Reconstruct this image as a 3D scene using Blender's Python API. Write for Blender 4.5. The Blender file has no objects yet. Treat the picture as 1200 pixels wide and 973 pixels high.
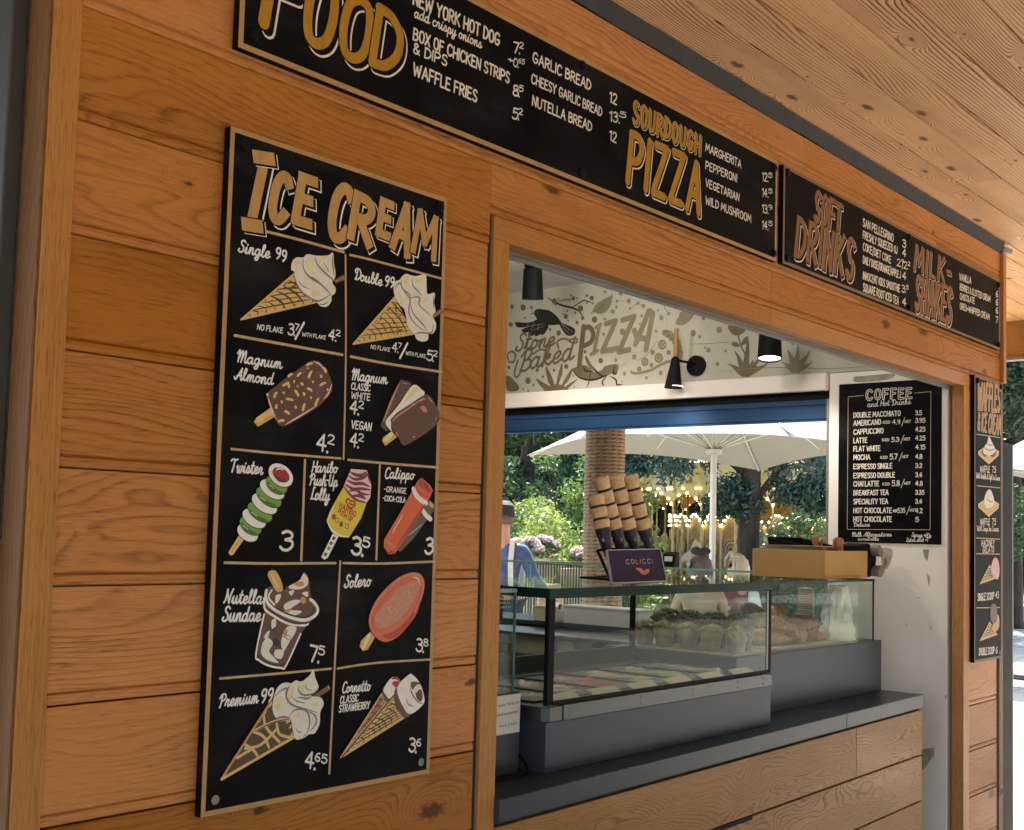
import bpy, bmesh, math, random
import numpy as np
from mathutils import Vector, Matrix
from mathutils.geometry import tessellate_polygon
R_ = math.radians
random.seed(7); rng = np.random.default_rng(7)
scene = bpy.context.scene
COL = scene.collection

# ------------------------------------------------------------------ camera
# kiosk front = plane y 0, x runs along it to the right, z up, metres
CAM = np.array([-2.27409607, -1.96298084, 1.6])
ROT = np.array([[0.63584233, -0.77134828, 0.02695099],      # right
                [0.07041027, 0.02319704, -0.99724836],      # down
                [0.76860062, 0.63599035, 0.0690605]])       # forward
FPX, PCX, PCY = 1430.0, 600.0, 525.0
cd = bpy.data.cameras.new('camera'); cam = bpy.data.objects.new('camera', cd); COL.objects.link(cam)
cm = Matrix(((ROT[0][0], -ROT[1][0], -ROT[2][0]), (ROT[0][1], -ROT[1][1], -ROT[2][1]), (ROT[0][2], -ROT[1][2], -ROT[2][2])))
cam.matrix_world = Matrix.Translation(Vector(CAM)) @ cm.to_4x4()
cd.sensor_width = 36.0; cd.sensor_fit = 'HORIZONTAL'; cd.lens = FPX / 1200 * 36
cd.shift_y = (PCY - 486.5) / 1200
cd.clip_start = 0.05; cd.clip_end = 800
scene.camera = cam

# ------------------------------------------------------------------ daylight
SUN_EL, SUN_AZ = R_(54), math.atan2(0.50, 0.87)             # direction towards the sun, azimuth from +x to +y
world = bpy.data.worlds.new('World'); scene.world = world; world.use_nodes = True
wn = world.node_tree.nodes; wn.clear()
sky = wn.new('ShaderNodeTexSky'); sky.sky_type = 'NISHITA'; sky.sun_disc = False
sky.sun_elevation = SUN_EL; sky.sun_rotation = math.pi / 2 - SUN_AZ
sky.air_density = 1.0; sky.dust_density = 2.0
bg = wn.new('ShaderNodeBackground'); bg.inputs[1].default_value = 0.15
wo = wn.new('ShaderNodeOutputWorld')
world.node_tree.links.new(sky.outputs[0], bg.inputs[0]); world.node_tree.links.new(bg.outputs[0], wo.inputs[0])
sd = bpy.data.lights.new('sun', 'SUN'); sd.energy = 4.2; sd.angle = R_(0.5); sd.color = (1.0, 0.93, 0.82)
sun = bpy.data.objects.new('sun', sd); COL.objects.link(sun)
sdir = Vector((math.cos(SUN_EL) * math.cos(SUN_AZ), math.cos(SUN_EL) * math.sin(SUN_AZ), math.sin(SUN_EL)))
sun.rotation_euler = sdir.to_track_quat('Z', 'Y').to_euler(); sun.location = (8, 6, 12)
vs = scene.view_settings
vs.view_transform = 'Standard'; vs.look = 'None'; vs.gamma = 1; vs.use_curve_mapping = False
vs.exposure = 2.2
scene.render.resolution_x = 1024; scene.render.resolution_y = 830
scene.render.engine = 'CYCLES'
scene.cycles.transparent_max_bounces = 24; scene.cycles.max_bounces = 10; scene.cycles.glossy_bounces = 4
scene.cycles.caustics_reflective = False; scene.cycles.caustics_refractive = False

# ------------------------------------------------------------------ helpers
def ray(x, y):
    return ROT.T @ np.array([(x - PCX) / FPX, (y - PCY) / FPX, 1.0])
def hit(x, y, axis, val):
    """where the sight line of photo point (x, y) meets the plane axis = val"""
    r = ray(x, y); return CAM + r * ((val - CAM[axis]) / r[axis])
def far(x, y, depth):
    return CAM + ray(x, y) * depth

def L(*a):
    return tuple((c / 255 / 12.92) if c / 255 <= 0.04045 else ((c / 255 + 0.055) / 1.055) ** 2.4 for c in a)

def tag(o, label=None, cat=None, group=None, kind=None):
    if label: o['label'] = label
    if cat: o['category'] = cat
    if group: o['group'] = group
    if kind: o['kind'] = kind
    return o
def empty(name, loc=(0, 0, 0), rz=0.0, label=None, cat=None, group=None):
    o = bpy.data.objects.new(name, None); COL.objects.link(o); o.empty_display_size = 0.1
    o.location = loc; o.rotation_euler = (0, 0, rz); return tag(o, label, cat, group)
def copy_tree(o, parent=None):
    c = o.copy(); COL.objects.link(c)
    if parent is not None: c.parent = parent
    for ch in list(o.children): copy_tree(ch, c)
    return c

class MB:
    """collects faces and links them as ONE mesh object"""
    def __init__(s): s.v = []; s.f = []; s.m = []; s.r = []; s.cur = 0; s.rnd = 0.0
    def face(s, pts, m=None):
        n = len(s.v); s.v += [tuple(float(c) for c in p) for p in pts]
        s.f.append(tuple(range(n, n + len(pts)))); s.m.append(s.cur if m is None else m); s.r.append(s.rnd)
    def raw(s, vs, fs, m=None):
        n = len(s.v); s.v += [tuple(float(c) for c in p) for p in vs]
        for f in fs:
            s.f.append(tuple(i + n for i in f)); s.m.append(s.cur if m is None else m); s.r.append(s.rnd)
    def box(s, x0, x1, y0, y1, z0, z1, m=None):
        v = [(x0, y0, z0), (x1, y0, z0), (x1, y1, z0), (x0, y1, z0), (x0, y0, z1), (x1, y0, z1), (x1, y1, z1), (x0, y1, z1)]
        s.raw(v, [(0, 3, 2, 1), (4, 5, 6, 7), (0, 1, 5, 4), (1, 2, 6, 5), (2, 3, 7, 6), (3, 0, 4, 7)], m)
    def hexa(s, bot, top, m=None):
        n = len(bot); v = list(bot) + list(top)
        s.raw(v, [tuple(range(n - 1, -1, -1)), tuple(range(n, 2 * n))] + [(i, (i + 1) % n, n + (i + 1) % n, n + i) for i in range(n)], m)
    def prism_x(s, prof, x0, x1, m=None):
        """profile of (y, z) points extruded along x"""
        s.hexa([(x0, y, z) for y, z in prof], [(x1, y, z) for y, z in prof], m)
    def tube(s, pts, rad, n=10, m=None, cap=True):
        P = [Vector(p) for p in pts]; rr = rad if isinstance(rad, (list, tuple)) else [rad] * len(P)
        vs, fs = [], []; up = Vector((0.13, 0.07, 1)).normalized()
        for i, p in enumerate(P):
            t = (P[min(i + 1, len(P) - 1)] - P[max(i - 1, 0)])
            t = t.normalized() if t.length > 1e-9 else Vector((0, 0, 1))
            a = t.cross(up)
            if a.length < 1e-3: a = t.cross(Vector((1, 0, 0)))
            a.normalize(); b = t.cross(a).normalized(); 
            for k in range(n):
                an = 2 * math.pi * k / n; vs.append(p + (a * math.cos(an) + b * math.sin(an)) * rr[i])
        for i in range(len(P) - 1):
            for k in range(n):
                fs.append((i * n + k, i * n + (k + 1) % n, (i + 1) * n + (k + 1) % n, (i + 1) * n + k))
        if cap:
            fs.append(tuple(range(n - 1, -1, -1))); fs.append(tuple((len(P) - 1) * n + k for k in range(n)))
        s.raw(vs, fs, m)
    def lathe(s, prof, c=(0, 0, 0), n=24, m=None, M=None, jit=0.0):
        vs, fs = [], []; M = M or Matrix.Identity(4); c = Vector(c)
        for r, z in prof:
            for k in range(n):
                a = 2 * math.pi * k / n; q = r * (1 + jit * random.uniform(-1, 1))
                vs.append(c + M @ Vector((q * math.cos(a), q * math.sin(a), z)))
        for i in range(len(prof) - 1):
            for k in range(n):
                fs.append((i * n + k, i * n + (k + 1) % n, (i + 1) * n + (k + 1) % n, (i + 1) * n + k))
        fs.append(tuple(range(n - 1, -1, -1))); fs.append(tuple((len(prof) - 1) * n + k for k in range(n)))
        s.raw(vs, fs, m)
    def ball(s, c, rad, n=12, m=None, noise=0.0, M=None):
        if not isinstance(rad, (tuple, list)): rad = (rad,) * 3
        prof = [(math.sin(math.pi * (i + .02) / (n // 2 + .04)), -math.cos(math.pi * (i + .02) / (n // 2 + .04))) for i in range(n // 2 + 1)]
        M2 = (M or Matrix.Identity(4)) @ Matrix.Diagonal((*rad, 1))
        s.lathe(prof, c, n, m, M2, noise)
    def build(s, name, mats, parent=None, smooth=False, bevel=0.0, subsurf=0, segs=2, angle=0.6):
        me = bpy.data.meshes.new(name); me.from_pydata(s.v, [], s.f)
        if not isinstance(mats, (list, tuple)): mats = [mats]
        for m in mats: me.materials.append(m)
        me.polygons.foreach_set('material_index', s.m)
        at = me.attributes.new('rnd', 'FLOAT', 'FACE'); at.data.foreach_set('value', s.r)
        if smooth:
            me.polygons.foreach_set('use_smooth', [True] * len(s.f))
        me.update()
        if smooth == 'angle':
            me.set_sharp_from_angle(angle=angle)
        o = bpy.data.objects.new(name, me); COL.objects.link(o)
        if parent is not None: o.parent = parent
        if bevel:
            b = o.modifiers.new('bevel', 'BEVEL'); b.width = bevel; b.segments = segs; b.limit_method = 'ANGLE'; b.angle_limit = R_(40)
        if subsurf:
            b = o.modifiers.new('sub', 'SUBSURF'); b.levels = subsurf; b.render_levels = subsurf
        return o
def bx(name, dims, mat, parent=None, bevel=0.0, rnd=0.3):
    b = MB(); b.rnd = rnd; b.box(*dims); return b.build(name, mat, parent, bevel=bevel)

# ------------------------------------------------------------------ materials
def nmat(name):
    m = bpy.data.materials.new(name); m.use_nodes = True; nt = m.node_tree
    return m, nt, nt.nodes['Principled BSDF']
def N(nt, typ, **kw):
    n = nt.nodes.new(typ)
    for k, v in kw.items():
        if k.startswith('i_'):
            key = k[2:]; key = int(key) if key.isdigit() else key
            n.inputs[key].default_value = v
        else: setattr(n, k, v)
    return n
def plain(name, col, rough=0.5, metal=0.0, var=0.06, scale=8.0, bump=0.0, bscale=60.0, spec=0.5, stretch=None, coat=0.0):
    """paint, plastic, metal ...: a base colour broken by soft uneven wear and a fine surface grain"""
    m, nt, p = nmat(name); lk = nt.links.new
    tc = N(nt, 'ShaderNodeTexCoord'); mp = N(nt, 'ShaderNodeMapping')
    if stretch: mp.inputs['Scale'].default_value = stretch
    lk(tc.outputs['Object'], mp.inputs[0])
    n1 = N(nt, 'ShaderNodeTexNoise', i_Scale=scale, i_Detail=5.0, i_Roughness=0.6); lk(mp.outputs[0], n1.inputs['Vector'])
    mr = N(nt, 'ShaderNodeMapRange'); mr.inputs[1].default_value = 0.25; mr.inputs[2].default_value = 0.75
    mr.inputs[3].default_value = 1 - var * 2; mr.inputs[4].default_value = 1 + var * 1.2
    lk(n1.outputs[0], mr.inputs[0])
    mx = N(nt, 'ShaderNodeMix', data_type='RGBA', blend_type='MULTIPLY'); mx.inputs[0].default_value = 1
    mx.inputs[6].default_value = (*col, 1); lk(mr.outputs[0], mx.inputs[7]); lk(mx.outputs[2], p.inputs['Base Color'])
    r2 = N(nt, 'ShaderNodeMapRange'); r2.inputs[3].default_value = max(0.02, rough - 0.08); r2.inputs[4].default_value = min(1, rough + 0.1)
    lk(n1.outputs[0], r2.inputs[0]); lk(r2.outputs[0], p.inputs['Roughness'])
    p.inputs['Metallic'].default_value = metal; p.inputs['Specular IOR Level'].default_value = spec
    p.inputs['Coat Weight'].default_value = coat
    if bump:
        n2 = N(nt, 'ShaderNodeTexNoise', i_Scale=bscale, i_Detail=4.0); lk(mp.outputs[0], n2.inputs['Vector'])
        b = N(nt, 'ShaderNodeBump', i_Strength=bump, i_Distance=0.01); lk(n2.outputs[0], b.inputs['Height']); lk(b.outputs[0], p.inputs['Normal'])
    return m
def wood(name, light, dark, axis='x', freq=85.0, warp=24.0, knots=0.5, line=0.45, pore=0.5, tone=0.2, blotch=0.35, rough=0.45, bump=0.2, kden=1.0, lw=0.30, wscale=(1.0, 4.0), nrm='y'):
    """sawn boards: growth lines that run along the grain, swell into cathedrals and bend round knots, short open pores, every board shifted by its own rnd"""
    m, nt, p = nmat(name); lk = nt.links.new
    ma = lambda op, a, b=None, c=None: _m(nt, op, a, b, c)
    tc = N(nt, 'ShaderNodeTexCoord'); at = N(nt, 'ShaderNodeAttribute', attribute_name='rnd')
    off = N(nt, 'ShaderNodeVectorMath', operation='SCALE'); off.inputs[0].default_value = (37.1, 17.7, 23.3); lk(at.outputs['Fac'], off.inputs['Scale'])
    ad = N(nt, 'ShaderNodeVectorMath', operation='ADD'); lk(tc.outputs['Object'], ad.inputs[0]); lk(off.outputs[0], ad.inputs[1]); P = ad.outputs[0]
    def mapped(a, c):
        mp = N(nt, 'ShaderNodeMapping'); mp.inputs['Scale'].default_value = {'x': (a, c, c), 'y': (c, a, c), 'z': (c, c, a)}[axis]; lk(P, mp.inputs[0]); return mp.outputs[0]
    def noise(v, det=3.0, ro=0.5, dist=0.0):
        n = N(nt, 'ShaderNodeTexNoise', i_Scale=1.0, i_Detail=det, i_Roughness=ro, i_Distortion=dist); lk(v, n.inputs['Vector']); return n.outputs[0]
    acr = N(nt, 'ShaderNodeVectorMath', operation='DOT_PRODUCT'); lk(P, acr.inputs[0]); acr.inputs[1].default_value = {'x': (0, 1, 1), 'y': (1, 0, 1), 'z': (1, 1, 0)}[axis]
    # knots
    vk = N(nt, 'ShaderNodeTexVoronoi', i_Scale=1.0, i_Randomness=1.0); fl_ = N(nt, 'ShaderNodeVectorMath', operation='MULTIPLY'); fl_.inputs[1].default_value = {'x': (0, 1, 1), 'y': (1, 0, 1), 'z': (1, 1, 0)}[nrm]; lk(mapped(1.7 * kden, 4.2 * kden), fl_.inputs[0])
    of2 = N(nt, 'ShaderNodeVectorMath', operation='ADD'); cz = N(nt, 'ShaderNodeVectorMath', operation='SCALE'); cz.inputs[0].default_value = (91.3, 57.1, 71.7); lk(at.outputs['Fac'], cz.inputs['Scale']); lk(fl_.outputs[0], of2.inputs[0]); lk(cz.outputs[0], of2.inputs[1]); vk.voronoi_dimensions = '2D'
    sw = N(nt, 'ShaderNodeSeparateXYZ'); lk(of2.outputs[0], sw.inputs[0]); cw = N(nt, 'ShaderNodeCombineXYZ'); ij = {'x': (1, 2), 'y': (0, 2), 'z': (0, 1)}[nrm]; lk(sw.outputs[ij[0]], cw.inputs[0]); lk(sw.outputs[ij[1]], cw.inputs[1]); lk(cw.outputs[0], vk.inputs['Vector'])
    sel = N(nt, 'ShaderNodeSeparateColor'); lk(vk.outputs['Color'], sel.inputs[0]); gate = ma('GREATER_THAN', sel.outputs[0], 1 - knots)
    ksz = ma('MULTIPLY_ADD', sel.outputs[1], 0.95, 0.28)
    kd = ma('DIVIDE', vk.outputs['Distance'], ksz)
    swell = ma('MULTIPLY', ma('MULTIPLY', gate, 11.0), ma('POWER', 2.718, ma('MULTIPLY', ma('MULTIPLY', kd, kd), -26.0)))
    # growth lines
    fld = ma('MULTIPLY_ADD', acr.outputs['Value'], freq, ma('MULTIPLY', noise(mapped(*wscale), 2.0, 0.45, 0.3), warp))
    fld = ma('ADD', ma('ADD', fld, swell), ma('MULTIPLY', noise(mapped(9, 40), 3.0, 0.6), 0.55))
    fr = ma('FRACT', fld)
    rr = N(nt, 'ShaderNodeValToRGB'); e = rr.color_ramp.elements
    e[0].position = 0.0; e[0].color = (.35, .35, .35, 1); e[1].position = 1 - lw; e[1].color = (.12, .12, .12, 1)
    x = e.new(0.10); x.color = (0, 0, 0, 1); x = e.new(0.93); x.color = (1, 1, 1, 1); x = e.new(1.0); x.color = (.35, .35, .35, 1); lk(fr, rr.inputs[0])
    lines = ma('MULTIPLY', rr.outputs[0], ma('MAXIMUM', ma('MULTIPLY_ADD', noise(mapped(.9, 6), 3.0), 2.8, -0.75), 0.06))
    # open pores: short dark dashes along the grain, and softer long fibres
    po = N(nt, 'ShaderNodeMapRange', interpolation_type='SMOOTHSTEP'); po.inputs[1].default_value = .53; po.inputs[2].default_value = .70; lk(noise(mapped(20, 420), 2.0, 0.6), po.inputs[0])
    fib = noise(mapped(5, 170), 4.0, 0.7)
    bl = noise(mapped(1.1, 5.5), 4.0, 0.6)
    val = ma('MULTIPLY', lines, line); val = ma('MULTIPLY_ADD', po.outputs[0], pore * 0.85, val); val = ma('MULTIPLY_ADD', fib, pore * 1.5, val); val = ma('MULTIPLY_ADD', bl, blotch * 1.6, val)
    val = ma('SUBTRACT', val, pore * 0.76 + blotch * 0.66)
    mx = N(nt, 'ShaderNodeMix', data_type='RGBA'); mx.inputs[6].default_value = (*light, 1); mx.inputs[7].default_value = (*dark, 1); lk(val, mx.inputs[0])
    kc = N(nt, 'ShaderNodeMapRange', interpolation_type='SMOOTHSTEP'); kc.inputs[1].default_value = .12; kc.inputs[2].default_value = .05; kc.inputs[3].default_value = 0; kc.inputs[4].default_value = 1
    lk(ma('MULTIPLY_ADD', noise(mapped(45, 60), 4.0, 0.7), 0.16, ma('SUBTRACT', kd, 0.065)), kc.inputs[0]); kcore = ma('MULTIPLY', kc.outputs[0], gate)
    mk = N(nt, 'ShaderNodeMix', data_type='RGBA'); lk(ma('MULTIPLY', kcore, .85), mk.inputs[0]); lk(mx.outputs[2], mk.inputs[6]); mk.inputs[7].default_value = (*[c * 0.38 for c in dark], 1)
    tn = N(nt, 'ShaderNodeMapRange'); tn.inputs[3].default_value = 1 - tone * 0.5; tn.inputs[4].default_value = 1 + tone * 0.5
    tw = N(nt, 'ShaderNodeTexWhiteNoise', noise_dimensions='1D'); lk(at.outputs['Fac'], tw.inputs['W']); lk(tw.outputs[0], tn.inputs[0])
    hs = N(nt, 'ShaderNodeHueSaturation'); hr = ma('MULTIPLY_ADD', tw.outputs[0], -.12, 1.08); lk(hr, hs.inputs['Saturation']); lk(mk.outputs[2], hs.inputs['Color'])
    mt = N(nt, 'ShaderNodeMix', data_type='RGBA', blend_type='MULTIPLY'); mt.inputs[0].default_value = 1; lk(hs.outputs[0], mt.inputs[6]); lk(tn.outputs[0], mt.inputs[7])
    lk(mt.outputs[2], p.inputs['Base Color'])
    r2 = N(nt, 'ShaderNodeMapRange'); r2.inputs[3].default_value = rough - 0.1; r2.inputs[4].default_value = rough + 0.18; lk(bl, r2.inputs[0]); lk(r2.outputs[0], p.inputs['Roughness'])
    p.inputs['Specular IOR Level'].default_value = 0.18
    b = N(nt, 'ShaderNodeBump', i_Strength=bump, i_Distance=0.003, invert=True); lk(ma('ADD', val, kcore), b.inputs['Height']); lk(b.outputs[0], p.inputs['Normal'])
    return m
def _m(nt, op, a, b=None, c=None):
    n = nt.nodes.new('ShaderNodeMath'); n.operation = op
    for i, v in enumerate((a, b, c)):
        if v is None: continue
        if isinstance(v, (int, float)): n.inputs[i].default_value = v
        else: nt.links.new(v, n.inputs[i])
    return n.outputs[0]
def glass(name, tint=(0.925, 0.965, 0.945), refl=0.22):
    m, nt, p = nmat(name); nt.nodes.remove(p); lk = nt.links.new
    o = nt.nodes['Material Output']; t = N(nt, 'ShaderNodeBsdfTransparent'); t.inputs[0].default_value = (*tint, 1)
    g = N(nt, 'ShaderNodeBsdfGlossy'); g.inputs['Roughness'].default_value = 0.015
    fr = N(nt, 'ShaderNodeFresnel', i_IOR=1.5); ge = N(nt, 'ShaderNodeNewGeometry'); io = N(nt, 'ShaderNodeMapRange'); io.inputs[3].default_value = 1.5; io.inputs[4].default_value = 1 / 1.5; lk(ge.outputs['Backfacing'], io.inputs[0]); lk(io.outputs[0], fr.inputs['IOR'])
    nz = N(nt, 'ShaderNodeTexNoise', i_Scale=5.0, i_Detail=4.0); tc = N(nt, 'ShaderNodeTexCoord'); lk(tc.outputs['Object'], nz.inputs['Vector'])
    d = N(nt, 'ShaderNodeBsdfDiffuse'); d.inputs[0].default_value = (0.6, 0.66, 0.62, 1)
    sm = N(nt, 'ShaderNodeMapRange'); sm.inputs[1].default_value = 0.45; sm.inputs[2].default_value = 0.9; sm.inputs[3].default_value = 0.0; sm.inputs[4].default_value = 0.03; lk(nz.outputs[0], sm.inputs[0])
    mm = N(nt, 'ShaderNodeMixShader'); lk(sm.outputs[0], mm.inputs[0]); lk(t.outputs[0], mm.inputs[1]); lk(d.outputs[0], mm.inputs[2])
    ml = N(nt, 'ShaderNodeMath', operation='MULTIPLY', i_1=refl); lk(fr.outputs[0], ml.inputs[0])
    mx = N(nt, 'ShaderNodeMixShader'); lk(ml.outputs[0], mx.inputs[0]); lk(mm.outputs[0], mx.inputs[1]); lk(g.outputs[0], mx.inputs[2])
    lk(mx.outputs[0], o.inputs[0]); return m
def emis(name, col, st):
    m, nt, p = nmat(name); p.inputs['Emission Color'].default_value = (*col, 1); p.inputs['Emission Strength'].default_value = st
    p.inputs['Base Color'].default_value = (*col, 1); return m
def foliage(name, a, b, trans=0.35, dark=0.5):
    m, nt, p = nmat(name); nt.nodes.remove(p); lk = nt.links.new; o = nt.nodes['Material Output']
    at = N(nt, 'ShaderNodeAttribute', attribute_name='rnd')
    mx = N(nt, 'ShaderNodeMix', data_type='RGBA'); mx.inputs[6].default_value = (*a, 1); mx.inputs[7].default_value = (*b, 1); lk(at.outputs['Fac'], mx.inputs[0])
    d = N(nt, 'ShaderNodeBsdfDiffuse'); lk(mx.outputs[2], d.inputs[0])
    t = N(nt, 'ShaderNodeBsdfTranslucent'); hs = N(nt, 'ShaderNodeHueSaturation', i_Hue=0.485, i_Value=1.3); lk(mx.outputs[2], hs.inputs['Color']); lk(hs.outputs[0], t.inputs[0])
    g = N(nt, 'ShaderNodeBsdfGlossy', i_Roughness=0.45); g.inputs[0].default_value = (1, 1, 1, 1)
    m1 = N(nt, 'ShaderNodeMixShader'); m1.inputs[0].default_value = trans; lk(d.outputs[0], m1.inputs[1]); lk(t.outputs[0], m1.inputs[2])
    m2 = N(nt, 'ShaderNodeMixShader'); m2.inputs[0].default_value = 0.06; lk(m1.outputs[0], m2.inputs[1]); lk(g.outputs[0], m2.inputs[2])
    lk(m2.outputs[0], o.inputs[0]); return m

M = {}
M['clad'] = wood('oiled_cladding', (0.490, 0.199, 0.053), (0.135, 0.046, 0.012), freq=60, warp=22, knots=.55, line=.50, pore=.46, tone=.46, blotch=.46, lw=.36, rough=.42)
M['clad2'] = wood('oak_counter_front', (0.40, 0.215, 0.078), (0.115, 0.05, 0.017), freq=70, warp=34, knots=.4, line=.75, pore=.5, tone=.2, blotch=.3, rough=.45, lw=.38, wscale=(1.5, 4.5))
M['trim'] = wood('oiled_trim', (0.465, 0.200, 0.057), (0.165, 0.06, 0.016), freq=70, warp=6, knots=.12, line=.25, pore=.55, tone=.12, blotch=.35, rough=.4)
M['post'] = wood('oiled_upright', (0.49, 0.235, 0.085), (0.19, 0.072, 0.022), axis='z', freq=90, warp=7, knots=.08, line=.30, pore=.7, tone=.1, blotch=.3, rough=.42)
M['post_dark'] = wood('oiled_upright_darkened', (0.19, 0.082, 0.027), (0.065, 0.025, 0.008), axis='z', freq=70, warp=22, knots=.08, line=.5, pore=.6, tone=.1, blotch=.3)  # darker brown, also carries the shade on the corner post's side
M['soffit'] = wood('pine_soffit', (0.74, 0.435, 0.21), (0.13, 0.045, 0.015), freq=82, warp=15, knots=.68, line=1.25, pore=.18, tone=.16, blotch=.30, rough=.5, bump=.08, kden=1.25, nrm='z', lw=.36, wscale=(.55, 3.0))

M['board'] = plain('black_board', (0.0075, 0.0073, 0.0085), 0.5, var=0.45, scale=5.0, bump=0.03, bscale=300, spec=.04)
def dusty(m):
    nt = m.node_tree; lk = nt.links.new; p = nt.nodes['Principled BSDF']; src = p.inputs['Base Color'].links[0].from_socket; tc = N(nt, 'ShaderNodeTexCoord'); mp = N(nt, 'ShaderNodeMapping'); mp.inputs['Rotation'].default_value = (0, .7, 0); mp.inputs['Scale'].default_value = (2.2, 2.2, 7); lk(tc.outputs['Object'], mp.inputs[0])
    n = N(nt, 'ShaderNodeTexNoise', i_Scale=1.0, i_Detail=7.0, i_Roughness=.68); lk(mp.outputs[0], n.inputs['Vector']); r = N(nt, 'ShaderNodeMapRange', interpolation_type='SMOOTHSTEP'); r.inputs[1].default_value = .50; r.inputs[2].default_value = .80; r.inputs[4].default_value = .55; lk(n.outputs[0], r.inputs[0])
    mx = N(nt, 'ShaderNodeMix', data_type='RGBA'); lk(r.outputs[0], mx.inputs[0]); lk(src, mx.inputs[6]); mx.inputs[7].default_value = (.040, .038, .036, 1); lk(mx.outputs[2], p.inputs['Base Color'])
dusty(M['board'])
M['edge'] = plain('ply_edge', L(176, 136, 84), 0.55, var=0.1, scale=20)
M['edgeside'] = plain('ply_side', L(60, 44, 30), 0.7, var=0.1)
M['black'] = plain('black_metal', (0.009, 0.009, 0.010), 0.5, var=0.1, spec=.06)
M['blackmat'] = plain('black_plastic', (0.012, 0.012, 0.014), 0.55, var=0.1, spec=.05)
M['strip'] = plain('bitumen_strip', (0.028, 0.027, 0.028), 0.7, var=0.25, scale=12, bump=0.3, bscale=40)
M['grey'] = plain('grey_laminate', (0.054, 0.070, 0.096), 0.36, spec=.15, var=0.10, scale=2.5, bump=0.02, bscale=200)
M['ledge'] = plain('grey_ledge', (0.042, 0.053, 0.070), 0.3, var=0.15, spec=.12, scale=3.0, bump=0.01, bscale=150)
M['greymet'] = plain('weathered_aluminium', (0.22, 0.215, 0.20), 0.45, 0.3, var=0.2, scale=6, stretch=(0.5, 4, 4))
M['downpipe'] = plain('grey_brown_metal', (0.05, 0.048, 0.044), 0.5, 0.0, var=0.15, scale=3, stretch=(4, 4, 0.5))
M['steel'] = plain('brushed_steel', (0.042, 0.064, 0.062), 0.35, 0.25, var=0.10, scale=4, stretch=(0.6, 12, 12))
M['white'] = plain('white_paint', (0.86, 0.80, 0.735), 0.45, var=0.05, scale=3.0, bump=0.06, bscale=25)
M['ceil'] = plain('white_ceiling', (0.62, 0.61, 0.58), 0.5, var=0.05, scale=2.0)
M['mural'] = plain('mural_ground', (0.45, 0.43, 0.355), 0.6, var=0.04, scale=3.0)
M['scuff'] = plain('scuffed_plaster', (0.40, 0.35, 0.285), 0.8, var=0.25, scale=20)
M['blue'] = plain('blue_shutter', (0.021, 0.064, 0.155), 0.45, spec=.2, var=0.1, scale=3, stretch=(1, 0.3, 6))
M['glass'] = glass('display_glass')
M['glassedge'] = plain('green_glass_edge', (0.008, 0.034, 0.029), 0.15, var=0.1, spec=0.12)
M['glassrail'] = plain('pale_glass_edge', (0.16, 0.36, 0.32), 0.08, var=0.1, spec=0.8)
M['paper'] = plain('white_paper', (0.72, 0.71, 0.69), 0.7, var=0.03)
M['ink'] = plain('black_ink', (0.02, 0.02, 0.022), 0.7)
M['concrete'] = plain('floor_concrete', (0.16, 0.155, 0.15), 0.6, var=0.15, scale=2)
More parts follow.
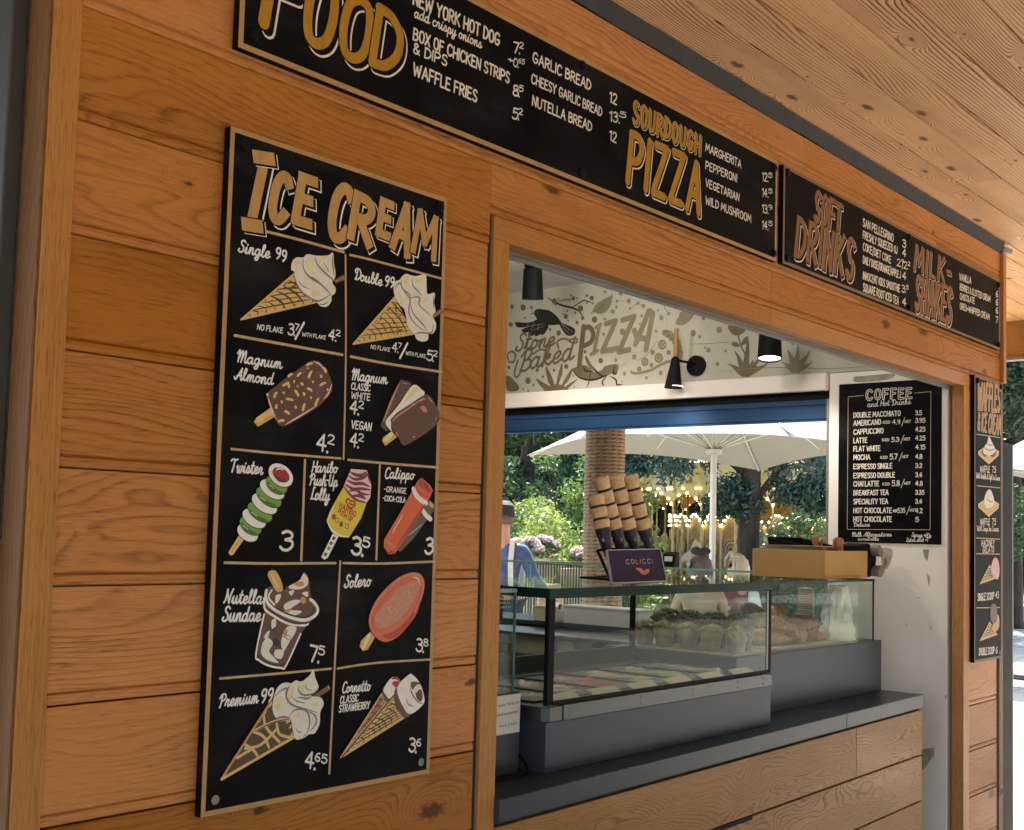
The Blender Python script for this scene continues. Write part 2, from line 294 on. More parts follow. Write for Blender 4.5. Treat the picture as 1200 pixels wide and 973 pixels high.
# ------------------------------------------------------------------ sign writing: a brush alphabet of strokes ('~' = smooth curve)
CAPS = {
 'A': "0,0 .27,1 .54,0|.1,.34 .45,.34", 'B': "0,0 .02,1|~.0,.99 .3,.97 .42,.77 .3,.57 .02,.53|~.02,.53 .36,.5 .48,.27 .34,.04 0,0",
 'C': "~.5,.84 .38,.98 .2,.97 .05,.74 .03,.3 .16,.03 .36,.02 .52,.18", 'D': "0,0 .02,1|~.0,1 .26,.95 .47,.7 .47,.33 .26,.05 0,0",
 'E': "0,0 .02,1|0,1 .4,1|.0,.53 .34,.53|0,0 .42,0", 'F': "0,0 .02,1|0,1 .42,1|.0,.52 .34,.52",
 'G': "~.5,.84 .38,.98 .2,.97 .05,.74 .03,.3 .16,.03 .36,.03 .5,.2 .51,.42|.28,.43 .52,.43", 'H': "0,0 .02,1|.46,0 .48,1|.0,.5 .47,.5",
 'I': "0,0 .02,1", 'J': "~.34,1 .34,.3 .25,.03 .1,.03 0,.2", 'K': "0,0 .02,1|.46,1 .03,.45|.12,.54 .48,0", 'L': "0,1 0,0|0,0 .38,0",
 'M': "0,0 .07,1 .31,.3 .55,1 .63,0", 'N': "0,0 .02,1 .44,0 .47,1", 'O': "~.25,1 .08,.88 .02,.5 .08,.12 .25,0 .43,.12 .49,.5 .43,.88 .25,1",
 'P': "0,0 .02,1|~.0,1 .32,.98 .46,.76 .34,.5 .02,.43", 'Q': "~.25,1 .08,.88 .02,.5 .08,.12 .25,0 .43,.12 .49,.5 .43,.88 .25,1|.3,.25 .52,-.05",
 'R': "0,0 .02,1|~.0,1 .32,.98 .44,.77 .32,.54 .02,.48|.16,.5 .48,0", 'S': "~.43,.86 .3,1 .12,.97 .04,.77 .12,.58 .32,.46 .43,.28 .36,.05 .17,0 .02,.13",
 'T': "0,1 .48,1|.24,1 .24,0", 'U': "~.0,1 .01,.3 .1,.04 .24,0 .38,.05 .46,.3 .47,1", 'V': "0,1 .25,0 .5,1", 'W': "0,1 .16,0 .36,.8 .55,0 .73,1",
 'X': "0,0 .48,1|.02,1 .47,0", 'Y': "0,1 .25,.5 .5,1|.25,.5 .24,0", 'Z': "0,1 .46,1 0,0 .48,0",
 '0': "~.22,1 .06,.85 .02,.5 .06,.15 .22,0 .38,.15 .43,.5 .38,.85 .22,1", '1': ".02,.82 .2,1 .2,0", '2': "~.03,.8 .12,.98 .3,.98 .4,.78 .3,.48 .02,.02|.02,.01 .43,.01",
 '3': "~.03,.9 .2,1 .38,.88 .36,.66 .16,.55|~.16,.55 .4,.48 .43,.22 .28,.01 .1,.02 .0,.15", '4': ".33,0 .36,1 .0,.34 .5,.34", '5': ".42,1 .08,1 .05,.57|~.05,.57 .25,.65 .42,.5 .42,.2 .26,0 .08,.02 0,.12",
 '6': "~.38,.96 .2,.85 .05,.5 .04,.2 .2,0 .38,.12 .4,.36 .26,.52 .06,.4", '7': "0,1 .44,1 .16,0", '8': "~.22,.54 .07,.66 .06,.88 .22,1 .37,.88 .37,.68 .22,.54 .05,.38 .04,.12 .22,0 .41,.12 .4,.38 .22,.54",
 '9': "~.38,.62 .22,.48 .06,.6 .05,.85 .2,1 .36,.92 .39,.65 .36,.3 .2,0", '&': "~.5,.0 .1,.7 .14,.95 .27,.98 .34,.8 .1,.45 .03,.2 .15,.01 .32,.05 .48,.42",
 '/': "0,-.2 .3,1.15", '+': ".0,.45 .4,.45|.2,.65 .2,.25", '-': "0,.5 .28,.5", '.': ".03,0 .05,.02", ',': ".05,.04 .0,-.16", "'": ".05,1 .0,.8", ' ': "", }
LOW = {
 'a': "~.36,.42 .22,.54 .05,.38 .03,.14 .14,0 .3,.16 .38,.5|~.38,.5 .34,.12 .42,.0 .54,.14", 'b': "~.0,.12 .14,.5 .24,.9 .16,1 .08,.75 .06,.2 .16,.0 .3,.08 .34,.34 .24,.5 .42,.42",
 'c': "~.36,.44 .22,.54 .05,.36 .04,.12 .17,0 .42,.14", 'd': "~.36,.42 .22,.54 .05,.38 .03,.14 .14,0 .3,.16 .44,1|~.44,1 .35,.3 .38,.02 .54,.12", 'e': "~.05,.22 .22,.26 .33,.42 .22,.54 .06,.38 .05,.12 .18,0 .42,.15",
 'f': "~.0,.0 .14,.4 .28,.95 .2,1 .1,.5 .04,-.35 .12,-.3 .2,.1 .38,.2", 'g': "~.36,.42 .22,.54 .05,.38 .03,.14 .14,0 .3,.16 .38,.5|~.38,.5 .3,-.2 .16,-.38 .05,-.25 .25,-.05 .5,.14",
 'h': "~.0,.05 .14,.5 .24,.92 .15,1 .07,.7 .04,0|~.04,.05 .14,.42 .26,.54 .32,.4 .3,.1 .38,0 .5,.14", 'i': "~.0,.1 .12,.52 .08,.1 .16,0 .3,.14|.17,.72 .18,.75", 'j': "~.1,.5 .04,-.3 -.1,-.3 .1,.0 .3,.14|.14,.72 .15,.75",
 'k': "~.0,.05 .14,.5 .24,.92 .15,1 .07,.7 .04,0|~.06,.2 .28,.52 .3,.36 .1,.26 .3,.02 .46,.14", 'l': "~.0,.1 .15,.5 .25,.9 .16,1 .08,.7 .08,.12 .18,0 .32,.14",
 'm': "~.0,.1 .1,.52 .06,0|~.06,.1 .2,.5 .28,.5 .26,0|~.26,.1 .4,.5 .5,.48 .48,.1 .56,0 .68,.14", 'n': "~.0,.1 .1,.52 .06,0|~.06,.1 .2,.48 .31,.52 .32,.36 .3,.1 .38,0 .5,.14",
 'o': "~.2,.53 .06,.4 .04,.14 .17,0 .32,.14 .34,.4 .2,.53 .3,.42 .46,.44", 'p': "~.0,.1 .12,.52 .02,-.4|~.06,.1 .16,.46 .3,.52 .35,.3 .26,.04 .1,.06 .3,.0 .48,.14", 'q': "~.36,.42 .22,.54 .05,.38 .03,.14 .14,0 .3,.16 .38,.5|~.38,.5 .32,-.4 .5,.0",
 'r': "~.0,.1 .12,.5 .16,.56 .2,.46 .3,.48 .26,.1 .34,0 .46,.14", 's': "~.0,.1 .16,.5 .24,.5 .28,.2 .18,.0 .04,.06|~.18,0 .3,.04 .42,.14", 't': "~.0,.1 .14,.6 .2,.92 .12,.2 .2,0 .36,.14|.04,.62 .32,.62",
 'u': "~.0,.1 .1,.52 .07,.12 .16,0 .3,.2 .37,.52|~.37,.52 .34,.1 .42,0 .54,.14", 'v': "~.0,.4 .08,.52 .12,.1 .18,0 .32,.3 .34,.54 .48,.44", 'w': "~.0,.4 .08,.52 .1,.1 .17,0 .28,.2 .3,.5|~.3,.5 .3,.1 .38,0 .5,.25 .52,.54 .64,.44",
 'x': "~.02,.5 .12,.5 .22,.05 .4,.1|.36,.52 .02,0", 'y': "~.0,.1 .1,.52 .07,.12 .16,0 .3,.2 .37,.52|~.37,.52 .3,-.2 .14,-.38 .06,-.22 .26,-.04 .5,.14", 'z': "~.02,.5 .34,.5 .04,.02 .34,.02 .46,.14", }
SCR = dict(LOW)                                              # script capitals
SCR.update({'S': "~.5,.86 .36,1 .18,.9 .2,.66 .38,.45 .36,.14 .18,0 .0,.1 .06,.26", 'D': "~.16,.92 .14,.4 .06,.0|~.0,.02 .2,.0 .46,.25 .5,.65 .34,.95 .1,.98 -.06,.78 .02,.6", 'M': "~-.06,.7 .06,.98 .1,.9 .04,0|~.05,.2 .22,.8 .32,.98 .34,.8 .28,0|~.3,.2 .48,.85 .58,.98 .58,.6 .56,.1 .64,0 .74,.14",
 'A': "~-.06,.2 .04,.02 .2,.3 .48,1|~.48,1 .44,.3 .5,.0 .6,.12|.16,.34 .5,.38", 'T': "~-.06,.86 .1,1 .4,.96 .56,1.02|~.3,.97 .24,.4 .16,0", 'H': "~.1,.98 .08,.4 .0,.0|~.5,1 .44,.4 .42,.04 .54,.1|~.05,.45 .3,.5 .48,.54", 'P': "~.16,.95 .1,.3 .02,0|~-.06,.7 .1,.98 .36,1 .48,.8 .36,.55 .14,.48",
 'U': "~.0,.92 .08,.98 .04,.3 .14,.02 .32,.1 .42,.5 .46,1|~.46,1 .42,.2 .5,.0 .6,.12", 'L': "~.3,.98 .2,1 .12,.6 .06,.1 .0,.0 .2,.06 .44,.0", 'C': "~.48,.84 .36,1 .14,.86 .04,.4 .12,.04 .3,0 .5,.16", 'N': "~-.04,.02 .08,.3 .14,1|~.14,1 .26,.4 .36,.0|~.36,.0 .44,.6 .58,1.02",
 'B': "~.14,.95 .1,.4 .02,0|~-.04,.76 .12,1 .36,1 .42,.78 .26,.55 .14,.52|~.16,.52 .4,.5 .46,.2 .28,0 .04,.04", 'W': "~-.04,.84 .06,.98 .1,.3 .16,.0 .34,.7|~.34,.7 .38,.1 .46,.0 .62,.6 .68,1", 'E': "~.42,.9 .26,1 .12,.82 .24,.56|~.24,.56 .04,.4 .02,.14 .18,0 .44,.16", 'I': "~.0,.8 .2,1 .16,.4 .04,0", '&': CAPS['&']})
for k, v in CAPS.items(): SCR.setdefault(k, v)
CAPS2 = dict(CAPS); [CAPS2.setdefault(k, v) for k, v in LOW.items()]

def catmull(P, n=6, closed=False):
    P = [np.array(p, float) for p in P]; m = len(P); out = []
    if m < 3: return P
    rngi = range(m if closed else m - 1)
    for i in rngi:
        if closed: a, b, c, d = P[(i - 1) % m], P[i], P[(i + 1) % m], P[(i + 2) % m]
        else: a, b, c, d = P[max(i - 1, 0)], P[i], P[i + 1], P[min(i + 2, m - 1)]
        for k in range(n):
            t = k / n
            out.append(0.5 * (2 * b + (c - a) * t + (2 * a - 5 * b + 4 * c - d) * t * t + (3 * b - a - 3 * c + d) * t ** 3))
    if not closed: out.append(P[-1])
    return out
def parse(s):
    st = []
    for part in s.split('|'):
        if not part: continue
        sm = part[0] == '~'; pts = [tuple(map(float, q.split(','))) for q in part.lstrip('~').split()]
        st.append((sm, pts))
    return st
_gc = {}
def glyph(ch, style):
    key = (ch, style)
    if key not in _gc:
        t = {'caps': CAPS2, 'script': SCR}[style]
        st = parse(t.get(ch, '')); xs = [p[0] for _, pp in st for p in pp]
        _gc[key] = (st, (max(xs) if xs else 0.3), min(xs) if xs else 0)
    return _gc[key]

class Sign:
    """paint laid on a flat board: photo points are carried on to the board's own plane, every layer a little prouder"""
    def __init__(s, axis, val): s.axis, s.val, s.k = axis, val, 0; s.mb = MB(); s.square = False
    def uv(s, x, y):
        h = hit(x, y, s.axis, s.val); return np.array([h[0] if s.axis == 1 else h[1], h[2]])
    def pt(s, q, h):
        return (q[0], s.val - h, q[1]) if s.axis == 1 else (s.val - h, q[0], q[1])
    def lay(s): s.k += 1; return 0.0004 + s.k * 2.5e-6
    def ribbon(s, P, w, m, h=None, taper=False, closed=False):
        h = h if h is not None else s.lay(); P = [np.array(p, float) for p in P]; Q = [P[0]]
        for p in P[1:]:
            if np.linalg.norm(p - Q[-1]) > 1e-5: Q.append(p)
        P = Q; n = len(P)
        if n < 2:
            P = [P[0] - np.array([w * .1, 0]), P[0] + np.array([w * .1, 0])]; n = 2
        Lp, Rp = [], []
        for i in range(n):
            d0 = P[i] - P[i - 1] if i > 0 else P[1] - P[0]; d1 = P[i + 1] - P[i] if i < n - 1 else P[-1] - P[-2]
            d0 = d0 / np.linalg.norm(d0); d1 = d1 / np.linalg.norm(d1); t = d0 + d1
            if np.linalg.norm(t) < 0.3: t = d1
            t = t / np.linalg.norm(t); nn = np.array([-t[1], t[0]])
            sc = min(1.35, 1 / max(0.3, abs(np.dot(nn, np.array([-d1[1], d1[0]])))))
            ww = w / 2 * (sc if not taper else max(0.25, math.sin(math.pi * (0.08 + 0.84 * i / (n - 1)))))
            Lp.append(P[i] + nn * ww); Rp.append(P[i] - nn * ww)
        def cap(p, q, c, out):                                # round brush end, or a flat one cut a little askew
            if s.square:
                e = (p - c) / np.linalg.norm(p - c); e = np.array([-e[1], e[0]]) * w * .40 * out
                return [p + e * 1.12, q + e * .88]
            ang = math.atan2(*(p - c)[::-1]); r = np.linalg.norm(p - c)
            return [c + r * np.array([math.cos(ang + out * a), math.sin(ang + out * a)]) for a in (math.pi * .2, math.pi * .4, math.pi * .6, math.pi * .8)]
        hh = lambda i: h + 1.2e-6 * i / n
        vs, fs = [], []
        for i in range(n): vs += [s.pt(Lp[i], hh(i)), s.pt(Rp[i], hh(i))]
        for i in range(n - 1): fs.append((2 * i, 2 * i + 1, 2 * i + 3, 2 * i + 2))
        b = len(vs); c0 = cap(Lp[0], Rp[0], P[0], 1); vs += [s.pt(q, hh(0)) for q in c0]; fs.append((0, *range(b, b + len(c0)), 1))
        b = len(vs); c1 = cap(Rp[-1], Lp[-1], P[-1], 1); vs += [s.pt(q, hh(n)) for q in c1]; fs.append((2 * n - 1, *range(b, b + len(c1)), 2 * n - 2))
        s.mb.raw(vs, fs, m)
    def strokes(s, sm, P, w, m, taper=False, n=6):
        """a smooth stroke as one ribbon, an angular one as a ribbon per leg so that corners stay full"""
        if sm: s.ribbon(catmull(P, n), w, m, taper=taper)
        else:
            for a, b in zip(P[:-1], P[1:]): s.ribbon([a, b], w, m)
    def fill(s, P, m, smooth=True, n=4):
        """P in board units"""
        h = s.lay(); Q = catmull(P, n, True) if smooth else [np.array(p) for p in P]
        tri = tessellate_polygon([[Vector((q[0], q[1], 0)) for q in Q]])
        s.mb.raw([s.pt(q, h) for q in Q], [tuple(t) for t in tri], m)
    def text(s, txt, x0, y0, x1, y1, hp, m=0, style='caps', w=0.13, slant=0.06, h1=None, sp=0.17, passes=None, up=0.0):
        """lettering from baseline point (x0, y0) to (x1, y1), hp pixels tall at its start and h1 at its end"""
        a, b = s.uv(x0, y0), s.uv(x1, y1); H0 = s.uv(x0, y0 - hp)[1] - a[1]; H1 = (s.uv(x1, y1 - h1)[1] - b[1]) if h1 else None
        sp_ = sp if style == 'caps' else 0.015
        if not passes and w < .18: w *= 1.25
        adv, x = [], 0.0
        for ch in txt:
            st, xm, xn = glyph(ch, style); 
            if ch == ' ': adv.append(x); x += 0.30; continue
            adv.append(x - min(xn, 0)); x += xm - min(xn, 0) + (0.12 if ch in '.,' else sp_)
        tot = max(x - sp_, 1e-3); d = b - a; Lh = d / tot
        jobs = passes or [(m, w, 0, 0)]
        for (mm, ww, dx, dy) in jobs:
            for ch, ax in zip(txt, adv):
                st, xm, xn = glyph(ch, style); j = random.Random(int(ax * 977) + ord(ch))
                jy = j.uniform(-.02, .02)
                for sm, pp in st:
                    Q = []
                    for (gx, gy) in pp:
                        t = (ax + gx) / tot; H = H0 if H1 is None else H0 + (H1 - H0) * t
                        base = a + d * min(max(t, -0.2), 1.2)
                        Q.append(base + np.array([np.sign(d[0]) * slant * gy * H + dx * H0, (gy + jy) * H + dy * H0]))
                    s.strokes(sm, Q, ww * H0, mm, n=5)
    def px(s, base, sc, pts):
        """points read off an enlarged piece of the photograph"""
        return [s.uv(base[0] + x / sc, base[1] + y / sc) for x, y in pts]
    def line(s, pts, w, m, smooth=False, taper=False):
        P = [s.uv(*p) for p in pts]
        s.ribbon(catmull(P, 5) if smooth and len(P) > 2 else P, w, m, taper=taper)
    def done(s, name, mats, parent):
        o = s.mb.build(name, mats, parent); s.mb = MB(); return o
# ------------------------------------------------------------------ ground
g = MB(); g.face([(-400, -400, -0.02), (500, -400, -0.02), (500, 500, -0.02), (-400, 500, -0.02)])
M['earth'] = plain('park_earth', (0.10, 0.085, 0.055), 0.95, var=0.3, scale=0.6, bump=0.4, bscale=5)
tag(g.build('ground', M['earth']), kind='structure')
def paving_mat():
    m, nt, p = nmat('pale_paving'); lk = nt.links.new; tc = N(nt, 'ShaderNodeTexCoord')
    b = N(nt, 'ShaderNodeTexBrick', i_Scale=1.0, i_7=0.006); b.inputs['Color1'].default_value = (0.50, 0.46, 0.40, 1); b.inputs['Color2'].default_value = (0.43, 0.40, 0.35, 1); b.inputs['Mortar'].default_value = (0.20, 0.18, 0.15, 1)
    b.inputs['Mortar Size'].default_value = 0.008; b.inputs['Brick Width'].default_value = 0.9; b.inputs['Row Height'].default_value = 0.6
    lk(tc.outputs['Object'], b.inputs['Vector'])
    n = N(nt, 'ShaderNodeTexNoise', i_Scale=60.0, i_Detail=6.0, i_Roughness=0.8); lk(tc.outputs['Object'], n.inputs['Vector'])
    mr = N(nt, 'ShaderNodeMapRange'); mr.inputs[1].default_value = .3; mr.inputs[2].default_value = .7; mr.inputs[3].default_value = .7; mr.inputs[4].default_value = 1.15; lk(n.outputs[0], mr.inputs[0])
    mx = N(nt, 'ShaderNodeMix', data_type='RGBA', blend_type='MULTIPLY'); mx.inputs[0].default_value = 1; lk(b.outputs[0], mx.inputs[6]); lk(mr.outputs[0], mx.inputs[7]); lk(mx.outputs[2], p.inputs['Base Color'])
    p.inputs['Roughness'].default_value = 0.85
    bp = N(nt, 'ShaderNodeBump', i_Strength=.4, i_Distance=.01); lk(n.outputs[0], bp.inputs['Height']); lk(bp.outputs[0], p.inputs['Normal']); return m
M['paving'] = paving_mat()
g = MB(); g.face([(-14, -14, 0), (34, -14, 0), (34, 12.5, 0), (-14, 12.5, 0)])
tag(g.build('paving', M['paving']), kind='structure')

# ------------------------------------------------------------------ the kiosk
K = empty('kiosk', (0, 0, 0), 0, 'timber clad refreshment kiosk with an open serving hatch under a pine boarded canopy', 'kiosk')
PITCH, Z0 = 0.207, 1.071
def plank(mb, x0, x1, z0, z1, y=0.0):
    mb.rnd = random.random()
    prof = [(y + .001, z1 - .0015), (y, z1 - .004), (y, z0 + .0245), (y + .0075, z0 + .0215), (y + .003, z0 + .0185), (y + .0015, z0 + .011), (y + .0025, z0 + .003), (y + .007, z0 + .001), (y + .024, z0 + .001), (y + .024, z1 - .0015)]
    mb.prism_x(prof[::-1], x0, x1)
b = MB()
for k in range(-6, 10):
    z0 = Z0 + k * PITCH; z1 = z0 + PITCH
    if z1 < 0: continue
    z0c, z1c = max(z0, 0.0), min(z1, 3.052)
    if z1c - z0c < .03: continue
    over = lambda a, c: z0c < c - .001 and z1c > a + .001
    if z1c > 2.40 and z0c > 2.30:                              # above the hatch: full width, the odd butt joint
        js = {5: [-1.139, 0.9], 6: [-1.139, 1.47], 7: [-1.139, 2.2], 8: [-1.139, 0.2, 3.0], 9: [-1.139, 1.7]}.get(k, [-1.139])
        js = js + [3.855]
        for a, c in zip(js[:-1], js[1:]):
            if z0c < 2.40 and z0c > 2.30:
                # the board over the hatch is notched for the head trim
                if a < 0:
                    plank(b, a, -.012, z0c, z1c)
                plank(b, max(a, -.012) + .0008, c - .0008, 2.3905, z1c)
            else: plank(b, a + .0004, c - .0008, z0c, z1c)
    else:
        plank(b, -1.139, -.018, z0c, z1c)
        plank(b, 3.420, 3.80, z0c, z1c)
b.build('wall_cladding', M['clad'], K)
# uprights at the left corner and grey metal frame of the return
b = MB(); b.rnd = .21; b.box(-1.1965, -1.1395, -.003, .075, 0, 3.05); b.build('corner_post', M['post'], K, bevel=.002)
b = MB(); b.rnd = .64; b.box(-1.203, -1.1975, -.002, .0635, 0, 3.05); b.build('corner_post_shaded_side', M['post_dark'], K, bevel=.001)  # the post's left side: its shade is put into a darker wood colour
b = MB(); b.box(-1.235, -1.2035, .066, .10, 0, 3.05); b.box(-1.225, -1.2035, .102, .30, 0, 3.05); b.build('corner_flashing', M['downpipe'], K, bevel=.004)
# hatch trims
b = MB(); b.rnd = .35; b.box(0.0, .063, -.004, .05, 0.0, 2.3295); b.build('hatch_jamb', M['post'], K, bevel=.0015)
b = MB(); b.rnd = .73; b.box(3.34, 3.412, -.004, .05, 0.0, 2.3295); b.build('hatch_jamb', M['post'], K, bevel=.0015)
b = MB(); b.rnd = .4; b.box(0.0, 1.46, -.004, .05, 2.330, 2.388); b.rnd = .81; b.box(1.4612, 3.412, -.004, .05, 2.330, 2.388); b.build('hatch_head', M['trim'], K, bevel=.0015)
b = MB(); b.box(.0645, 3.338, .052, .105, 2.326, 2.40); b.box(.0645, 3.338, .0525, .060, 2.312, 2.3255); b.build('hatch_soffit_track', M['greymet'], K, bevel=.002)
for q in ((-.017, -.002, .006, .02, 0, 2.388), (3.413, 3.4195, .006, .02, 0, 2.388), (3.80, 3.835, .004, .02, 0, 2.398)): bx('shadow_gap', q, M['strip'], K)
b = MB(); b.rnd = .55; b.box(3.857, 3.9, -.018, .09, 2.40, 3.05); b.build('corner_trim', M['post'], K, bevel=.002)
b = MB(); b.rnd = .15; b.box(3.837, 3.9, .0, .09, 0, 2.398); b.build('lower_corner_trim', M['post_dark'], K, bevel=.002)
# inner shell
b = MB(); yi = (.026, .050)
b.box(-1.13, -.002, *yi, 0, 3.04); b.box(3.415, 3.83, *yi, 0, 3.04); b.box(-.001, 3.414, *yi, 2.389, 3.04)
b.box(-1.19, -1.14, .10, 3.5, 0, 3.04); b.box(-1.139, 3.55, 3.45, 3.5, 0, 3.04)
b.build('inner_lining', M['white'], K)
b = MB(); b.box(-1.14, 3.55, .052, 3.45, -.01, .004); b.build('kiosk_floor', M['concrete'], K)
b = MB()
for k in range(24):
    y = .052 + k * .142; b.rnd = random.random(); b.box(-1.138, 3.326, y, y + .139, 3.041, 3.06)
b.build('ceiling_boards', M['ceil'], K, bevel=.002)
# end wall with the second hatch
b = MB(); b.box(3.33, 3.55, .068, .652, 0, 2.425); b.box(3.33, 3.55, 3.15, 3.449, 0, 2.425); b.box(3.33, 3.55, .653, 3.149, 0, 1.08)
b.build('end_wall', M['white'], K, bevel=.002)
mural_panel = MB(); mural_panel.box(3.325, 3.55, .068, 3.449, 2.427, 3.040); mural_panel.build('mural_panel', M['mural'], K)
b = MB(); b.box(3.29, 3.329, .653, 3.149, 2.338, 2.4255); b.build('shutter_box_cover', M['white'], K, bevel=.006)
b = MB(); b.box(3.345, 3.50, .653, 3.149, 2.30, 2.4255); b.box(3.338, 3.342, .653, 3.149, 2.326, 2.335); b.build('shutter_slot', M['blackmat'], K)
b = MB(); prof = [(3.350, 2.2), (3.345, 2.205), (3.345, 2.262), (3.353, 2.266), (3.353, 2.272), (3.347, 2.276), (3.347, 2.318), (3.362, 2.318), (3.362, 2.2)]
b.hexa([(x, .654, z) for x, z in prof], [(x, 3.148, z) for x, z in prof]); b.box(3.340, 3.366, .654, 3.148, 2.192, 2.1995)
b.build('roller_shutter', M['blue'], K, bevel=.001)
b = MB(); b.box(3.335, 3.375, .6535, .668, 1.08, 2.30); b.build('shutter_guide', M['greymet'], K)
b = MB(); b.box(3.20, 3.60, .70, 3.14, 1.0805, 1.105); b.build('end_hatch_counter', M['ledge'], K, bevel=.003)
# scuffs on the white return wall (paint gone)
S = Sign(0, 3.33)
for pts in ([(1034, 643), (1046, 645), (1043, 660), (1038, 667), (1033, 660)], [(1081, 644), (1089, 644), (1087, 658), (1083, 653)], [(1086, 672), (1090, 676), (1089, 688), (1087, 680)], [(1080, 880), (1093, 877), (1094, 885), (1083, 901), (1080, 898)],
            [(1093.2, 874), (1094.6, 874), (1094.8, 890), (1093.5, 886)], [(1001, 442), (1010, 441), (1046, 438), (1046, 443), (1034, 446), (1010, 448), (1001, 447)], [(1090, 735), (1091.5, 733), (1091, 739)], [(1108, 815), (1109.5, 814), (1109, 820), (1107.6, 819)], [(1062, 731), (1063, 731), (1063, 733), (1062, 733)], [(1075, 700), (1078, 700), (1077, 701.5)]):
    S.fill([S.uv(*p) for p in pts], 0, smooth=len(pts) > 4)
S.done('bare_plaster', M['scuff'], K)
# counter ledge and panel below the hatch (set in very slightly askew)
lx0, lx1 = .0645, 3.026; yl = lambda x: -.019 + (x - .041) / (3.026 - .041) * .078
b = MB(); 
for a, c in ((lx0, 2.19), (2.1925, lx1)):
    b.hexa([(a, yl(a), .889), (c, yl(c), .889), (c, .95, .889), (a, .95, .889)], [(a, yl(a), .945), (c, yl(c), .945), (c, .95, .945), (a, .95, .945)])
b.build('counter_ledge', M['ledge'], K, bevel=.002)
b = MB(); b.hexa([(lx0, yl(lx0) + .02, .879), (lx1, yl(lx1) + .02, .879), (lx1, .5, .879), (lx0, .5, .879)], [(lx0, yl(lx0) + .02, .8885), (lx1, yl(lx1) + .02, .8885), (lx1, .5, .8885), (lx0, .5, .8885)])
b.build('ledge_shadow_gap', M['strip'], K)
b = MB()
for k in range(5):
    z1 = .878 - k * .196; z0 = z1 - .190
    for a, c in (((lx0, 1.05), (1.052, lx1)) if k % 2 else ((lx0, 2.3), (2.302, lx1))):
        b.rnd = random.random(); o = .006
        b.hexa([(a, yl(a) + o, max(z0, 0)), (c, yl(c) + o, max(z0, 0)), (c, yl(c) + o + .02, max(z0, 0)), (a, yl(a) + o + .02, max(z0, 0))], [(a, yl(a) + o, z1), (c, yl(c) + o, z1), (c, yl(c) + o + .02, z1), (a, yl(a) + o + .02, z1)])
b.build('counter_front', M['clad2'], K, bevel=.003)
q0, q1 = hit(842, 975, 1, .012), hit(885, 961, 1, .012); b = MB(); b.hexa([(q0[0], yl(q0[0]) + .0045, q0[2] - .002), (q1[0], yl(q1[0]) + .0045, q0[2] - .002), (q1[0], yl(q1[0]) + .02, q0[2] - .002), (q0[0], yl(q0[0]) + .02, q0[2] - .002)], [(q0[0], yl(q0[0]) + .0045, q0[2] + .012), (q1[0], yl(q1[0]) + .0045, q0[2] + .012), (q1[0], yl(q1[0]) + .02, q0[2] + .012), (q0[0], yl(q0[0]) + .02, q0[2] + .012)]); b.build('finger_slot', M['blackmat'], K)
b = MB(); b.hexa([(lx0, yl(lx0) + .03, 0), (lx1 - .001, yl(lx1) + .03, 0), (lx1 - .001, .3, 0), (lx0, .3, 0)], [(lx0, yl(lx0) + .03, .877), (lx1 - .001, yl(lx1) + .03, .877), (lx1 - .001, .3, .877), (lx0, .3, .877)])
b.build('counter_carcass', M['strip'], K)
# canopy
CX0, CX1, CY0, CY1 = -5.0, 6.10, -3.1, 4.6
b = MB(); y = .024
rows = []
yy = -.022
while yy > CY0: rows.append((yy - .165, yy)); yy -= .165
yy = .075
while yy < CY1: rows.append((yy, yy + .165)); yy += .165
rows.append((-.022, .075))
for (a, c) in rows:
    inside = a > .05 and c < 3.6
    js = sorted({CX0, CX1, *(random.uniform(CX0, CX1) for _ in range(1))})
    for p, q in zip(js[:-1], js[1:]):
        b.rnd = random.random(); p2 = max(p, 3.56) if inside else p
        if q - p2 > .02: b.box(p2 + .001, q - .001, a + .003, c - .003, 3.105, 3.125)
b.build('canopy_soffit', M['soffit'], K)
b = MB(); b.box(CX0, CX1, CY0, CY1, 3.128, 3.30); b.build('canopy_roof', M['strip'], K)
b = MB(); b.rnd = .3; b.box(CX1 + .001, CX1 + .06, CY0, CY1, 2.86, 3.31); b.rnd = .6; b.box(CX0, CX1, CY0 - .06, CY0 - .001, 2.93, 3.31); b.build('canopy_edge_beam', M['clad2'], K, bevel=.004)
b = MB(); b.box(CX1 - .01, CX1 + .07, CY0, CY1, 2.842, 2.859); b.build('canopy_lit_edge', M['greymet'], K)  # pale strip standing in for light along the beam's bottom edge
# dark flashing strip where wall and soffit meet, its end curling past the corner
b = MB(); n = 40
for i in range(n):
    x0, x1 = CX0 if i == 0 else -1.2 + 5.07 * i / n, -1.2 + 5.07 * (i + 1) / n
    w0, w1 = .0025 * math.sin(i * 1.7) + .002 * math.sin(i * .6), .0025 * math.sin((i + 1) * 1.7) + .002 * math.sin((i + 1) * .6)
    b.hexa([(x0, -.004, 3.052 + w0), (x1, -.004, 3.052 + w1), (x1, .02, 3.052 + w1), (x0, .02, 3.052 + w0)], [(x0, -.020, 3.1045), (x1, -.020, 3.1045), (x1, .02, 3.1045), (x0, .02, 3.1045)])
b.build('flashing_strip', M['strip'], K)
b = MB(); b.hexa([(3.872, -.012, 3.052), (3.96, -.03, 3.060), (3.985, .03, 3.066), (3.872, .06, 3.052)], [(3.872, -.022, 3.085), (3.955, -.034, 3.082), (3.98, .03, 3.08), (3.872, .06, 3.085)]); b.build('flashing_end', M['greymet'], K, bevel=.006)
# conduit down the wall end
b = MB(); b.tube([(3.842, -.004, 1.06), (3.842, -.005, .5), (3.84, -.004, .42), (3.85, -.012, .395), (3.87, -.006, .40), (3.872, -.003, .43)], .0022, 6); b.build('cable', plain('beige_cable', (.42, .36, .27), .5), K, smooth=True)
